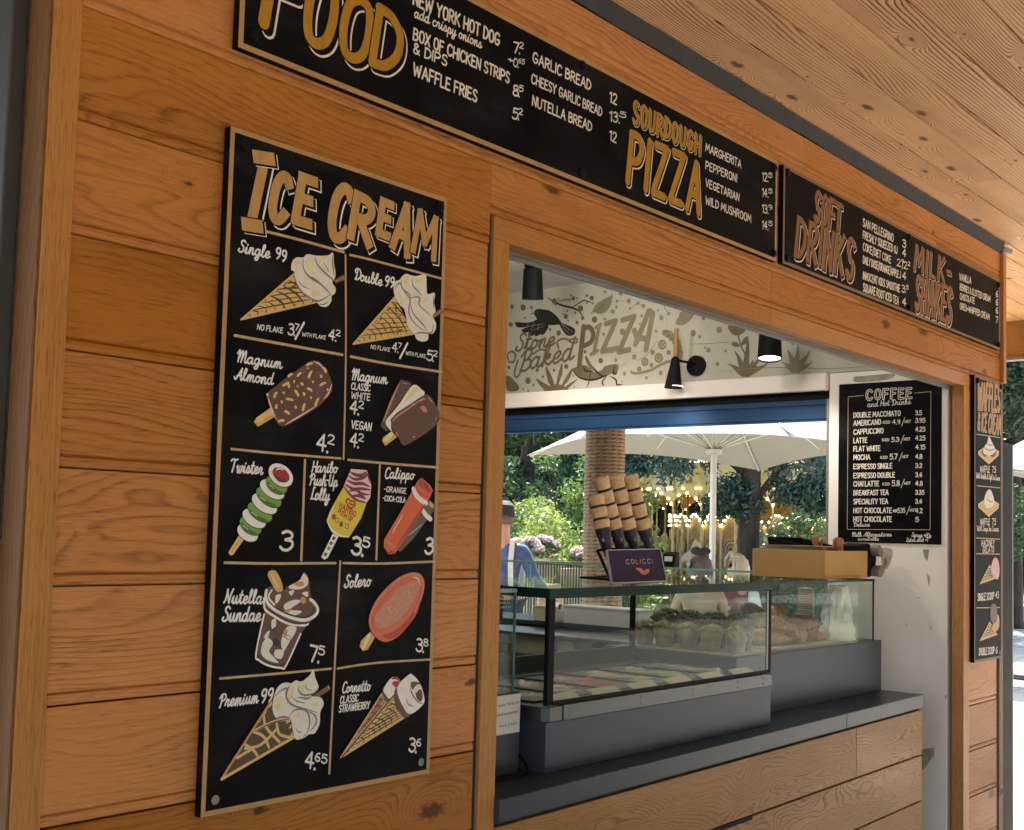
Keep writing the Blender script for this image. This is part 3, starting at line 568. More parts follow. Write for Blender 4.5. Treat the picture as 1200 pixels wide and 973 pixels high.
# ------------------------------------------------------------------ sign boards
PAINT = dict(cream=L(226, 218, 203), gold=L(176, 128, 42), tan=L(188, 145, 88), copper=L(138, 96, 60), line=L(196, 166, 126), white=L(232, 228, 222), black=(0.0075, 0.0073, 0.0085))
for k in list(PAINT): M['p_' + k] = plain('paint_' + k, PAINT[k], 0.5, var=0.12, scale=45, bump=0.03, bscale=200, spec=.04 if k == 'black' else .2, stretch=(1, 1, .35))
# lettering materials: 0 cream, 1 gold, 2 tan, 3 copper, 4 line, 5 black, 6 white
LM = [M['p_cream'], M['p_gold'], M['p_tan'], M['p_copper'], M['p_line'], M['p_black'], M['p_white']]
PW = 0.0205
def board(name, x0, x1, z0, z1, label, border=0.0125, edge=None, screws=()):
    kf = 1 - PW / -CAM[1]; x0, x1 = (CAM[0] + (v - CAM[0]) * kf for v in (x0, x1)); z0, z1 = (CAM[2] + (v - CAM[2]) * kf for v in (z0, z1))
    t = empty(name, ((x0 + x1) / 2, -.001, z0), 0, label, 'menu board')
    inv = Vector(t.location)
    def add(o): o.location = -inv; o.parent = t; return o
    b = MB(); b.box(x0, x1, -PW, -.0025, z0, z1, 0)
    add(b.build('panel', [M['board']], None, bevel=.0012))
    s = Sign(1, -PW); e = 0.0006
    def quad(a, c, z, w): s.fill([(a, z), (c, z), (c, w), (a, w)], 0, smooth=False)
    bb = border
    j = lambda: random.uniform(-.0006, .0006)
    s.fill([(x0 + e, z0 + e), (x1 - e, z0 + e), (x1 - e, z0 + bb + j()), ((x0 + x1) / 2, z0 + bb + j()), (x0 + e, z0 + bb + j())], 0, False)
    s.fill([(x0 + e, z1 - bb + j()), ((x0 + x1) / 2, z1 - bb + j()), (x1 - e, z1 - bb + j()), (x1 - e, z1 - e), (x0 + e, z1 - e)], 0, False)
    s.fill([(x0 + e, z0 + bb), (x0 + bb + j(), z0 + bb), (x0 + bb + j(), z1 - bb), (x0 + e, z1 - bb)], 0, False)
    s.fill([(x1 - bb + j(), z0 + bb), (x1 - e, z0 + bb), (x1 - e, z1 - bb), (x1 - bb + j(), z1 - bb)], 0, False)
    add(s.done('painted_border', edge or M['edge'], None))
    for (px, py, kind) in screws:
        h = hit(px, py, 1, -PW); b = MB(); Mx = Matrix.Rotation(R_(90), 4, 'X')
        if kind == 'cap': b.lathe([(.0135, 0), (.0135, .003), (.011, .007), (.005, .009), (.0004, .0092)], (h[0], -PW - .0003, h[2]), 20, 0, Mx)
        else: b.lathe([(.009, 0), (.009, .0015), (.0055, .0016), (.0052, .0005), (.0003, .0005)], (h[0], -PW - .0003, h[2]), 16, 0, Mx)
        add(b.build('screw_cap' if kind == 'cap' else 'screw', M['black'] if kind == 'cap' else M['greymet'], None, smooth='angle'))
    s = Sign(1, -PW); s.k = 6
    return t, s, add
def price(s, x, y, hp, a, bsup, m=0, w=.13, wpx=None, dx=None):
    wpx = (wpx or hp * .42) * 1.12
    """big figure, dot, small raised figure"""
    k = wpx or hp * .42
    s.text(a, x, y, x + k, y + k * .22, hp, m, w=w)
    s.text('.', x + k * 1.12, y + k * .3, x + k * 1.2, y + k * .3, hp, m, w=w * 1.2)
    s.text(bsup, x + k * 1.25, y - hp * .42, x + k * (1.25 + .75 * len(bsup)), y - hp * .42 + k * .2 * len(bsup), hp * .55, m, w=w * 1.5)
def show(s, txt, x0, y0, x1, y1, hp, m, w=.2, slant=.14, h1=None, sp=.30, off=(.045, -.045), lw=.022, gap=.03, white=0, flat=False):
    s.square = flat
    """show-card lettering: a thin light line shadows every letter to the lower right"""
    dx, dy = off
    P = [(white, w + 2 * lw, dx * 1.5, dy * 1.5), (5, w, dx * 1.5 - .012, dy * 1.5 + .012), (5, w + gap, 0, 0), (m, w, 0, 0)]
    s.text(txt, x0, y0, x1, y1, hp, m, w=w, slant=slant, h1=h1, sp=sp, passes=P); s.square = False

# ---- long food board
X = lambda v: v
t, s, add = board('menu_board', -.799, 1.503, 2.556, 2.912, 'long black menu board lettered FOOD and SOURDOUGH PIZZA in gold above the hatch', .0125, screws=[(296, 41, 'cap'), (682, 77, 'cap'), (681, 203, 'cap'), (907, 197, 'cap'), (906, 297, 'cap')])
for ch, a, b_, c, d, h, w in (('F', 309, 28, 345, 42, 98, .17), ('O', 355, 46, 386, 54, 82, .165), ('O', 397, 63, 428, 71, 74, .17), ('D', 436, 74, 463, 86, 68, .18)):
    show(s, ch, a, b_, c, d, h, 1, w=w, lw=.018, off=(.05, -.05), gap=.05, slant=.12)
add(s.done('food_title', LM, None))
for a in (("NEW YORK HOT DOG", 484, 5, 584.5, 53.5, 15), ("BOX OF CHICKEN STRIPS", 484, 46, 596, 97.5, 13.5), ("& DIPS", 484, 62, 523, 77.5, 12), ("WAFFLE FRIES", 484, 87.5, 558, 119.5, 14), ("GARLIC BREAD", 624, 72.5, 691.5, 106, 12), ("CHEESY GARLIC BREAD", 622.5, 97, 704.5, 136.5, 11), ("NUTELLA BREAD", 623.5, 123.5, 692.5, 154, 11.5),
          ("MARGHERITA", 826.5, 177, 868, 197, 9.2), ("PEPPERONI", 826.5, 198, 863, 213.5, 9), ("VEGETARIAN", 826.5, 218.5, 865.5, 236, 9), ("WILD MUSHROOM", 826.5, 239, 879.5, 261, 9)):
    s.text(*a, 0, w=.145)
s.text("add crispy onions", 485, 20, 564, 57, 13, 0, 'script', w=.11, slant=.1)
price(s, 601, 61.5, 12.5, '7', '2'); s.text('+', 595, 73, 600, 75, 8, 0, w=.2); price(s, 601, 78, 10, '0', '65'); price(s, 600.5, 112, 12.5, '8', '5'); price(s, 600, 139, 12.5, '5', '2')
s.text('12', 713.5, 119, 722, 123, 12, 0); price(s, 713.5, 141.5, 11.5, '13', '5', wpx=8.5); s.text('12', 713.5, 164, 721.5, 167.5, 11.5, 0)
for yy, a, b_ in ((211.5, '12', '5'), (230, '14', '5'), (249, '13', '9'), (268, '14', '5')): price(s, 892.5, yy, 9.5, a, b_, wpx=5.2)
add(s.done('food_lettering', LM, None))
show(s, "SOURDOUGH", 741, 143, 819, 180, 25, 1, w=.2, h1=21, sp=.26, slant=.06, gap=.02); show(s, "PIZZA", 735, 212, 818, 249, 58, 1, w=.17, h1=57, sp=.28, slant=.1, off=(.03, -.03), gap=.02, lw=.016)
add(s.done('pizza_title', LM, None))

# ---- soft drinks board
t, s, add = board('menu_board', 1.549, 3.854, 2.561, 2.913, 'long black menu board lettered SOFT DRINKS and MILK-SHAKES in copper above the hatch', .0125, edge=plain('brown_ply_edge', L(128, 98, 72), .6), screws=[(922.5, 202, 'cap'), (921.5, 303, 'cap'), (1065, 278, 'cap'), (1065, 361, 'cap'), (1170, 334, 'cap'), (1170, 404, 'cap')])
show(s, "SOFT", 954, 258.5, 984, 271, 35, 3, w=.19, h1=31, sp=.26, gap=.02, flat=True); show(s, "DRINKS", 932, 299, 998, 326, 44, 3, w=.18, h1=45, sp=.26, gap=.02, flat=True)
add(s.done('drinks_title', LM, None))
show(s, "MILK-", 1071, 315, 1113, 332, 28, 3, w=.18, h1=26, sp=.28, gap=.02, flat=True); show(s, "SHAKES", 1072, 361, 1113, 378, 38, 3, w=.17, h1=40, sp=.26, gap=.02, flat=True)
add(s.done('shakes_title', LM, None))
for a in (("SAN PELLEGRINO", 1011, 265, 1046.5, 283.5, 9), ("FRESHLY SQUEEZED OJ", 1011, 279.5, 1051, 297.5, 8.5), ("COKE/DIET COKE", 1011, 293, 1043.5, 308.7, 8.5), ("DAILY DOSE/ORANGE/APPLE J", 1011, 308.5, 1055, 326.5, 8.5), ("INNOCENT KIDS SMOOTHIE", 1011, 327, 1054, 342.5, 8.5), ("SQUARE ROOT ICED TEA", 1011, 341, 1052.5, 357, 9),
          ("VANILLA", 1124, 328, 1137.5, 332.5, 7.5), ("BERRIES & CLOTTED CREAM", 1124.5, 339.5, 1160, 354, 7), ("CHOCOLATE", 1124.5, 350.5, 1141.5, 356, 6.8), ("OREO+WHIPPED CREAM", 1124.5, 362, 1159, 375, 7)):
    s.text(*a, 0, w=.15)
for yy, a in ((289, '3'), (300, '4'), (327, '4'), (357.5, '4')): s.text(a, 1057, yy, 1061, yy + 1.5, 8.5, 0, w=.16)
price(s, 1050.5, 311.5, 8, '2', '9', wpx=3.6); s.text('/', 1056.5, 314, 1058, 314, 8, 0, w=.13); price(s, 1058.5, 314.5, 8, '2', '2', wpx=3.4); price(s, 1056, 342, 8, '3', '5', wpx=3.6)
for yy, a in ((348, '6'), (357.5, '6'), (367, '6'), (378, '7')): s.text(a, 1166.5, yy, 1168.8, yy + .6, 7, 0, w=.16)
add(s.done('drinks_lettering', LM, None))

# ---- ice cream board
M2 = dict(cone=L(214, 178, 108), conedk=L(70, 48, 24), cream=L(222, 217, 204), yellow=L(222, 208, 150), shade=L(120, 112, 104), choc=L(92, 60, 48), chocdk=L(52, 36, 30), nut=L(224, 186, 122), stick=L(206, 166, 88), green=L(104, 160, 56), greendk=L(58, 104, 34), red=L(158, 30, 36), reddk=L(104, 22, 24), yel=L(216, 192, 42), pink=L(226, 186, 190), maroon=L(110, 40, 50), orange=L(208, 92, 50), orangedk=L(172, 62, 40), brown=L(96, 80, 66), solero=L(206, 100, 66), solero2=L(192, 132, 106), flake=L(120, 78, 54), white=L(232, 228, 220), pinkice=L(206, 160, 172), tanice=L(196, 142, 80), black=L(22, 20, 22))
AK = list(M2); AM = [plain('art_' + k, M2[k], .5, var=.06, scale=40, bump=.03, bscale=200) for k in AK]; A = {k: i for i, k in enumerate(AK)}
t, s, add = board('menu_board', -.808, -.170, 1.038, 2.393, 'tall black ICE CREAM menu board with painted cones left of the hatch', .0108, screws=[(285.5, 168.5, 'cap'), (514.5, 243, 'cap'), (252, 937.5, 's'), (493, 893, 's')])
for ch, a, b_, c, d, h, w, sl in (('I', 295, 258, 297, 258.6, 72, .20, .16), ('C', 316, 254, 332, 259, 54, .24, .16), ('E', 346, 258, 362, 263, 52, .25, .14), ('C', 385, 275, 404, 281, 62, .22, .16), ('R', 411, 276, 432, 286, 50, .25, .14), ('E', 443.5, 273, 455, 277.5, 38, .28, .12), ('A', 460, 288, 477, 299, 55, .2, .16), ('M', 484, 294, 508, 304, 48, .19, .12)):
    show(s, ch, a, b_, c, d, h, 2, w=w, slant=sl, off=(.06, -.045), lw=.02, gap=.05, white=6, flat=True)
for (ax, ay, bx_, by) in ((288, 263, 303, 265.5), (301, 184, 317, 186.5)):      # feet of the I
    s.square = True
    for (m, w, ox, oy) in ((6, .030, 3, 3), (5, .030, 2, 2), (5, .032, 0, 0), (2, .027, 0, 0)):
        s.line([(ax + ox, ay + oy), (bx_ + ox, by + oy)], w, m)
    s.square = False
add(s.done('ice_cream_title', LM, None))
LW = .0052
for l in ([(312, 271.5), (350, 281), (402.6, 295.6)], [(410, 299), (440, 306), (516.5, 326.5)], [(404.7, 299), (405, 420), (402.4, 538)], [(275, 393.3), (340, 405), (401, 416)], [(410.8, 418), (455, 426.5), (517, 436)], [(271, 526.3), (330, 532), (399, 537.4)], [(408, 539), (450, 543), (513, 548)], [(357.2, 539.4), (352.8, 656.7)], [(445, 544.6), (440.8, 655.5)], [(263, 659.5), (320, 660.5), (393, 660)], [(402, 660), (450, 660.5), (509, 658.2)], [(398.5, 658), (392, 780), (385.7, 906.4)], [(257.5, 795.3), (320, 790), (387.6, 783.7)], [(395.3, 783.6), (440, 777), (503.6, 773)]):
    s.line(l, LW * random.uniform(.85, 1.15), 4, smooth=True)
add(s.done('ruled_lines', LM, None))
sc = dict(style='script', w=.12, slant=.12)
for a in (("Single", 279, 295, 316, 302.8, 14.5), ("Double", 415, 327, 447.5, 335.2, 13), ("Magnum", 277, 424, 330, 432.5, 14), ("Almond", 274, 444.2, 320, 451.2, 14), ("Magnum", 411.5, 445, 453.5, 450.2, 13), ("Twister", 269, 553, 307.5, 556, 15), ("Haribo", 365, 553.2, 395, 554.6, 13), ("Push-Up", 362, 568.2, 395, 570.4, 13), ("Lolly", 364, 584.8, 385.5, 587.2, 14), ("Calippo", 450.5, 560.4, 485, 561.8, 12.5), ("Nutella", 262, 706.6, 307, 707.4, 16), ("Sundae", 260, 728, 305, 727.6, 17), ("Solero", 403, 688.7, 434, 687, 14.5), ("Premium", 256, 829.3, 302, 823, 15), ("Cornetto", 400.5, 811.8, 433.5, 809.2, 12.5)):
    s.text(*a, 6, **sc)
for a in (("99", 321.8, 302, 333.5, 307, 13), ("99", 450, 334.8, 460, 337, 12), ("99", 304.5, 823.4, 317.5, 821.6, 15)): s.text(*a, 6, w=.14, slant=.18)
for a in (("NO FLAKE", 301, 386.4, 330.6, 390.4, 6.2), ("WITH FLAKE", 353.5, 393.8, 381, 398, 4.4), ("NO FLAKE", 434, 408.6, 456.4, 412.2, 4.4), ("WITH FLAKE", 475, 415.8, 498, 419.8, 4.2), ("CLASSIC", 411, 456, 433, 458.7, 7.5), ("WHITE", 411, 466.8, 432.7, 469.4, 7.5), ("VEGAN", 411, 502, 434, 504.8, 9), ("-ORANGE", 449.5, 576.2, 475, 578.4, 6), ("-COCA-COLA", 448, 586.8, 474, 589, 6), ("CLASSIC", 398, 824.3, 419, 821.6, 8), ("STRAWBERRY", 396.5, 834.8, 432, 830, 8)):
    s.text(*a, 6, w=.15, slant=.12)
price(s, 337, 391.8, 13, '3', '7', 6, wpx=5.5); s.line([(345.5, 397.5), (355.6, 378.5)], .005, 6); price(s, 384.5, 398, 12, '4', '2', 6, wpx=6)
price(s, 459, 411.8, 10.5, '4', '7', 6, wpx=4.8); s.line([(468, 420), (477, 402.5)], .005, 6); price(s, 499.5, 421.8, 11.5, '5', '2', 6, wpx=5.5)
price(s, 370.5, 527.4, 19, '4', '2', 6, w=.12, wpx=9); price(s, 409.5, 484, 15, '4', '2', 6, wpx=7); price(s, 409.5, 522.5, 15, '4', '2', 6, wpx=7)
s.text('3', 327.5, 644, 341, 645, 22, 6, w=.13, slant=.1); price(s, 411.5, 648.5, 20, '3', '5', 6, w=.14, wpx=9); s.text('3', 497.5, 648.5, 506, 649, 18, 6, w=.15, slant=.1)
price(s, 362, 774, 18, '7', '5', 6, w=.13, wpx=7.5); price(s, 487, 762.5, 14.5, '3', '8', 6, wpx=6); price(s, 357, 899, 18, '4', '65', 6, w=.13, wpx=8); price(s, 478.5, 880, 15.5, '3', '6', 6, wpx=6)
add(s.done('price_lettering', LM, None))

def lattice(s, tip, a, b, n, m_dk, m_lt, wdk=.004, wlt=.0032):
    """crossed ribs of a wafer cone between tip and mouth edge a-b"""
    tip, a, b = map(np.array, (tip, a, b)); j = random.Random(int(tip[0] * 1e4))
    for k in range(1, n):
        f = (k / n) ** 1.1; p, q = tip + (a - tip) * f, tip + (b - tip) * min(1, f * 1.12); mid = (p + q) / 2 + (tip - (a + b) / 2) * -.05
        s.ribbon(catmull([p, mid, q], 4), wdk * j.uniform(.6, 1.2) * (0.5 + f), m_dk, taper=True)
    for k in range(1, n - 1):
        f = k / (n - 1); q = a + (b - a) * f; st = tip + (q - tip) * .18
        p2 = tip + (a - tip) * min(1, (1 - f) * 1.2 + .05); 
        s.ribbon(catmull([p2, (p2 + q) / 2 + (q - tip) * .04, q], 4), wdk * j.uniform(.5, 1.1), m_dk, taper=True)
    for k in range(n * 4):
        f, g_ = j.uniform(.25, .97), j.uniform(.08, .92); c = tip + ((a + (b - a) * g_) - tip) * f; d = (a - b) / np.linalg.norm(a - b); e = (tip - c) / np.linalg.norm(tip - c)
        r = np.linalg.norm(a - b) / n * .30 * (.4 + f)
        s.fill([c + d * r * .9, c + e * r * 1.2, c - d * r * .6, c - e * r], m_dk, False)
    s.ribbon([tip, a], wlt, m_lt); s.ribbon([tip, b], wlt, m_lt)
def art(base, scl):
    def fl(pts, m, smooth=True): s.fill(s.px(base, scl, pts), A[m], smooth)
    def ln(pts, w, m, taper=True): s.ribbon(catmull(s.px(base, scl, pts), 5), w, A[m], taper=taper)
    def pt(p): return s.px(base, scl, [p])[0]
    return fl, ln, pt
def fin(name): add(s.done(name, AM, None))
# single cone
fl, ln, pt = art((270, 270), 6.486)
fl([(75, 680), (475, 330), (500, 420), (560, 500), (650, 550)], 'cone', False); lattice(s, pt((75, 680)), pt((475, 335)), pt((640, 550)), 9, A['conedk'], A['cone'])
fl([(780, 380), (850, 340), (870, 350), (865, 380), (795, 405)], 'flake', False); ln([(790, 390), (860, 358)], .004, 'nut')
fl([(458, 300), (465, 240), (500, 207), (548, 208), (580, 183), (640, 192), (680, 195), (740, 190), (775, 172), (782, 250), (795, 335), (785, 372), (770, 400), (795, 440), (790, 480), (765, 500), (762, 540), (730, 580), (680, 577), (645, 545), (580, 515), (520, 440), (487, 360), (480, 315)], 'cream')
for q in ([(480, 240), (505, 225), (520, 240), (490, 280)], [(560, 240), (600, 205), (600, 260), (640, 330), (600, 320)], [(650, 240), (700, 200), (740, 200), (690, 240), (670, 265)], [(600, 470), (660, 455), (680, 490), (630, 500)]): fl(q, 'yellow')
for q in ([(480, 320), (488, 380), (540, 470), (640, 535), (700, 525), (750, 490)], [(550, 215), (548, 280), (590, 350), (680, 410), (742, 470), (760, 500)], [(640, 205), (655, 260), (720, 330), (772, 375), (770, 395)], [(770, 185), (775, 270), (785, 350)]): ln(q, .0042, 'shade')
for q in ([(510, 380), (540, 420), (600, 450)], [(600, 350), (650, 380), (720, 440)], [(700, 240), (730, 290), (745, 320)], [(660, 560), (700, 565), (740, 545)]): ln(q, .0025, 'shade')
fin('single_cone_painting')
# double cone
fl, ln, pt = art((400, 300), 6.95)
fl([(90, 720), (430, 330), (470, 420), (530, 520), (592, 637)], 'cone', False); lattice(s, pt((90, 720)), pt((430, 335)), pt((585, 637)), 11, A['conedk'], A['cone'], .0034)
fl([(725, 485), (810, 425), (830, 440), (825, 460), (745, 512)], 'flake', False); ln([(738, 495), (820, 438)], .004, 'nut')
fl([(420, 250), (430, 210), (470, 195), (485, 172), (520, 148), (565, 160), (610, 165), (680, 153), (690, 230), (697, 310), (755, 303), (750, 380), (762, 450), (737, 490), (762, 540), (765, 590), (740, 632), (705, 640), (700, 682), (660, 699), (610, 682), (590, 640), (540, 575), (508, 440), (470, 400), (428, 320)], 'cream')
for q in ([(500, 180), (540, 165), (545, 200), (510, 230)], [(600, 190), (650, 175), (640, 210), (600, 230)], [(640, 360), (690, 330), (690, 370), (650, 390)], [(460, 290), (480, 320), (490, 400), (455, 350)]): fl(q, 'yellow')
for q in ([(430, 275), (445, 240), (475, 225), (490, 260), (530, 320), (552, 350)], [(485, 185), (490, 260), (550, 320), (553, 380), (545, 470), (600, 560), (690, 620)], [(570, 180), (578, 240), (620, 290), (650, 325)], [(560, 345), (600, 335), (632, 345), (628, 400), (680, 450), (732, 495)], [(556, 380), (580, 470), (660, 560), (695, 612)], [(590, 640), (640, 625), (700, 632), (735, 615), (745, 560)], [(683, 170), (692, 300)], [(750, 315), (745, 380), (752, 440)]): ln(q, .004, 'shade')
fin('double_cone_painting')
# almond bar
fl, ln, pt = art((265, 395), 6.707)
fl([(372, 560), (345, 565), (235, 632), (212, 668), (245, 706), (370, 632)], 'stick', False); ln([(350, 580), (250, 650)], .012, 'nut', False)
fl([(308, 455), (322, 436), (470, 320), (610, 222), (680, 185), (740, 208), (792, 270), (830, 385), (805, 460), (700, 562), (560, 645), (450, 702), (392, 668), (350, 560), (325, 500)], 'choc')
for q in ([(322, 470), (345, 545), (390, 650)], [(460, 690), (570, 625), (700, 545)], [(825, 370), (800, 440), (760, 490)], [(680, 195), (730, 215), (770, 265)]): ln(q, .004, 'pink', True)
J = random.Random(3)
for i in range(42):                                             # broken highlights between the nuts
    x, y = J.uniform(360, 770), J.uniform(240, 640)
    if 1.02 * y + .72 * x < 640 or 1.02 * y + .72 * x > 985: continue
    ln([(x, y), (x + J.uniform(-14, 14), y + J.uniform(8, 26))], .0026, 'solero2')
for x, y, l, a in ((320, 455, 17, 80), (382, 455, 38, -60), (445, 440, 16, 70), (465, 372, 42, -25), (500, 300, 34, -30), (570, 295, 34, -40), (635, 248, 12, 60), (655, 295, 46, -62), (650, 215, 38, -15), (770, 262, 36, 62), (740, 310, 18, 80), (755, 370, 40, -25), (792, 417, 15, 80), (677, 355, 14, 70), (590, 372, 22, 60), (530, 350, 15, -60), (555, 390, 12, 40), (550, 443, 42, 62), (605, 450, 22, 80), (652, 415, 34, 35), (660, 478, 15, 80), (495, 493, 44, 14), (430, 512, 16, 90), (390, 547, 26, -80), (540, 553, 17, 80), (605, 552, 44, -72), (475, 595, 36, 40), (708, 512, 52, -65), (428, 660, 38, -6), (485, 385, 26, 75)):
    l *= 1.22; ca, sa = math.cos(R_(a)), math.sin(R_(a)); w = min(13.5, l * .55)
    q = [(x + ca * l * u - sa * w * v, y + sa * l * u + ca * w * v) for u, v in ((-.5, -.6), (.1, -.95), (.5, -.55), (.55, .4), (0, .55), (-.5, .75), (-.62, .1))]
    fl([(x_ + 3, y_ + 4) for x_, y_ in q], 'chocdk'); fl(q, 'nut')
fin('almond_bar_painting')
# three bars
fl, ln, pt = art((400, 420), 7.485)
fl([(500, 210), (540, 193), (612, 240), (500, 390), (390, 540), (402, 642), (352, 610), (343, 570), (420, 400)], 'choc'); ln([(500, 225), (430, 380), (360, 560)], .006, 'solero2'); ln([(530, 215), (570, 225)], .004, 'pink')
fl([(595, 265), (640, 233), (690, 268), (720, 322), (560, 445), (445, 535), (430, 610), (440, 645), (400, 605), (383, 550), (430, 490), (510, 390)], 'white'); fl([(620, 262), (645, 250), (670, 275), (560, 380), (560, 350)], 'yellow'); ln([(720, 325), (580, 425), (470, 500), (432, 555)], .006, 'black')
fl([(437, 643), (365, 688), (349, 722), (380, 769), (482, 690)], 'stick', False); ln([(430, 670), (385, 715)], .012, 'yellow', False)
fl([(428, 560), (440, 520), (600, 402), (715, 325), (770, 330), (838, 440), (856, 500), (845, 560), (740, 655), (570, 758), (525, 752), (490, 690), (450, 640)], 'choc')
fl([(600, 450), (700, 400), (770, 420), (780, 490), (640, 560), (540, 600), (480, 620), (500, 540)], 'choc'); ln([(445, 560), (470, 520), (610, 420), (720, 345)], .004, 'solero2')
for q in ([(680, 375), (730, 355)], [(760, 345), (790, 385)], [(825, 520), (820, 540)], [(790, 572), (798, 580)], [(620, 693), (640, 688)], [(475, 650), (490, 680)], [(610, 412), (630, 402)]): ln(q, .006, 'pink')
ln([(690, 430), (720, 445), (740, 470)], .012, 'solero2'); 
fin('three_bars_painting')
# twisted lolly
fl, ln, pt = art((255, 525), 6.95)
fl([(168, 712), (208, 745), (122, 868), (97, 876), (82, 850)], 'nut', False); ln([(180, 740), (105, 850)], .005, 'orange')
def ell(cx, cy, rx, ry, ang, m, n=14): fl([(cx + rx * math.cos(2 * math.pi * k / n) * math.cos(R_(ang)) - ry * math.sin(2 * math.pi * k / n) * math.sin(R_(ang)), cy + rx * math.cos(2 * math.pi * k / n) * math.sin(R_(ang)) + ry * math.sin(2 * math.pi * k / n) * math.cos(R_(ang))) for k in range(n)], m)
for cx, cy, rx, m in ((238, 690, 92, 'white'), (262, 632, 98, 'green'), (292, 575, 106, 'white'), (338, 522, 112, 'green'), (375, 455, 116, 'white'), (410, 400, 116, 'green'), (438, 338, 112, 'white'), (472, 300, 96, 'green')):
    ell(cx + 2, cy + 5, rx + 4, 66, 35, 'black'); ell(cx, cy, rx, 62, 35, m)
    if m == 'green':
        ln([(cx - rx * .75, cy - 20), (cx - rx * .2, cy + 45), (cx + rx * .55, cy + 75)], .010, 'greendk'); ln([(cx - rx * .6, cy + 0), (cx - rx * .2, cy + 32)], .006, 'yellow')
ell(508, 225, 116, 84, 42, 'black'); ell(508, 222, 112, 80, 42, 'white'); ell(510, 220, 78, 52, 38, 'black'); ell(510, 220, 74, 48, 38, 'red'); ln([(470, 180), (500, 165), (530, 180)], .006, 'pink'); ln([(530, 255), (560, 250)], .005, 'reddk'); ln([(460, 225), (500, 262), (550, 265)], .008, 'reddk')
fin('twisted_lolly_painting')
# push-up lolly
fl, ln, pt = art((350, 530), 7.21)
fl([(282, 688), (330, 712), (240, 890), (212, 908), (183, 888)], 'white', False); [fl([(x, y), (x + 22, y + 10), (x + 10, y + 36), (x - 12, y + 26)], c, False) for x, y, c in ((285, 710, 'maroon'), (262, 752, 'brown'), (242, 795, 'green'), (215, 845, 'brown'))]
fl([(435, 142), (570, 152), (590, 220), (607, 285), (597, 385), (567, 428), (480, 402), (420, 352), (373, 290)], 'pink', False)
for q in ([(425, 165), (470, 190), (520, 195), (570, 165)], [(415, 200), (470, 230), (540, 215), (575, 190), (590, 250)], [(400, 235), (460, 265), (530, 265), (590, 290)], [(385, 270), (450, 310), (530, 310), (600, 320)], [(420, 330), (480, 320), (520, 350), (590, 360)], [(440, 370), (510, 370), (560, 395)]): ln(q, .0075, 'maroon')
fl([(375, 290), (420, 352), (480, 402), (567, 430), (520, 560), (418, 722), (340, 716), (268, 670), (228, 575), (300, 420)], 'yel', False); ln([(372, 285), (420, 350), (480, 402), (570, 430)], .006, 'maroon'); ln([(232, 580), (275, 660), (345, 705), (415, 712)], .005, 'white'); ln([(300, 430), (260, 520), (240, 580)], .006, 'yellow')
ln([(430, 478), (395, 420), (410, 395), (432, 412), (465, 420), (468, 450), (430, 478)], .004, 'red', False); ln([(420, 430), (440, 445), (455, 440)], .004, 'red', False)
s.text("HARIBO", 350 + 335 / 7.21, 530 + 462 / 7.21, 350 + 470 / 7.21, 530 + 552 / 7.21, 6, A['red'], w=.17, slant=.3); s.text("PUSH UP", 350 + 325 / 7.21, 530 + 512 / 7.21, 350 + 440 / 7.21, 530 + 592 / 7.21, 5.5, A['red'], w=.17, slant=.3)
for x, y, c in ((290, 548, 'orangedk'), (318, 578, 'tanice'), (352, 610, 'greendk'), (400, 628, 'tanice')): fl([(x - 8, y - 24), (x + 16, y - 16), (x + 10, y + 20), (x - 16, y + 14)], 'brown'); fl([(x - 4, y - 18), (x + 11, y - 12), (x + 6, y + 14), (x - 11, y + 9)], c if c != 'tanice' else 'yel')
fin('push_up_lolly_painting')
# two tube lollies
fl, ln, pt = art((430, 535), 7.48)
fl([(540, 380), (592, 425), (575, 480), (400, 720), (290, 832), (262, 826), (330, 700), (470, 500)], 'brown', False); fl([(545, 390), (582, 425), (570, 455), (535, 430)], 'stick', False); ln([(480, 470), (515, 520), (550, 548)], .012, 'white', False); ln([(470, 600), (360, 690)], .004, 'white')
fl([(440, 210), (472, 188), (545, 250), (572, 300), (545, 360), (430, 560), (240, 850), (190, 858), (140, 800), (142, 730), (280, 500)], 'orange', False)
fl([(445, 240), (470, 200), (520, 250), (545, 290), (530, 320), (480, 280)], 'orangedk'); fl([(490, 225), (530, 260), (555, 300), (540, 305), (505, 270)], 'red'); ln([(400, 285), (425, 340), (470, 385), (512, 410)], .012, 'white', False); ln([(420, 265), (460, 320), (535, 360)], .004, 'orangedk')
ln([(500, 420), (400, 580), (250, 800)], .010, 'orangedk'); ln([(395, 345), (290, 520), (170, 720)], .007, 'solero'); ln([(150, 735), (200, 770), (240, 800)], .004, 'solero2'); ln([(310, 510), (250, 610), (215, 680)], .004, 'nut'); ln([(145, 800), (185, 850), (205, 830), (240, 848)], .005, 'red')
fin('tube_lollies_painting')
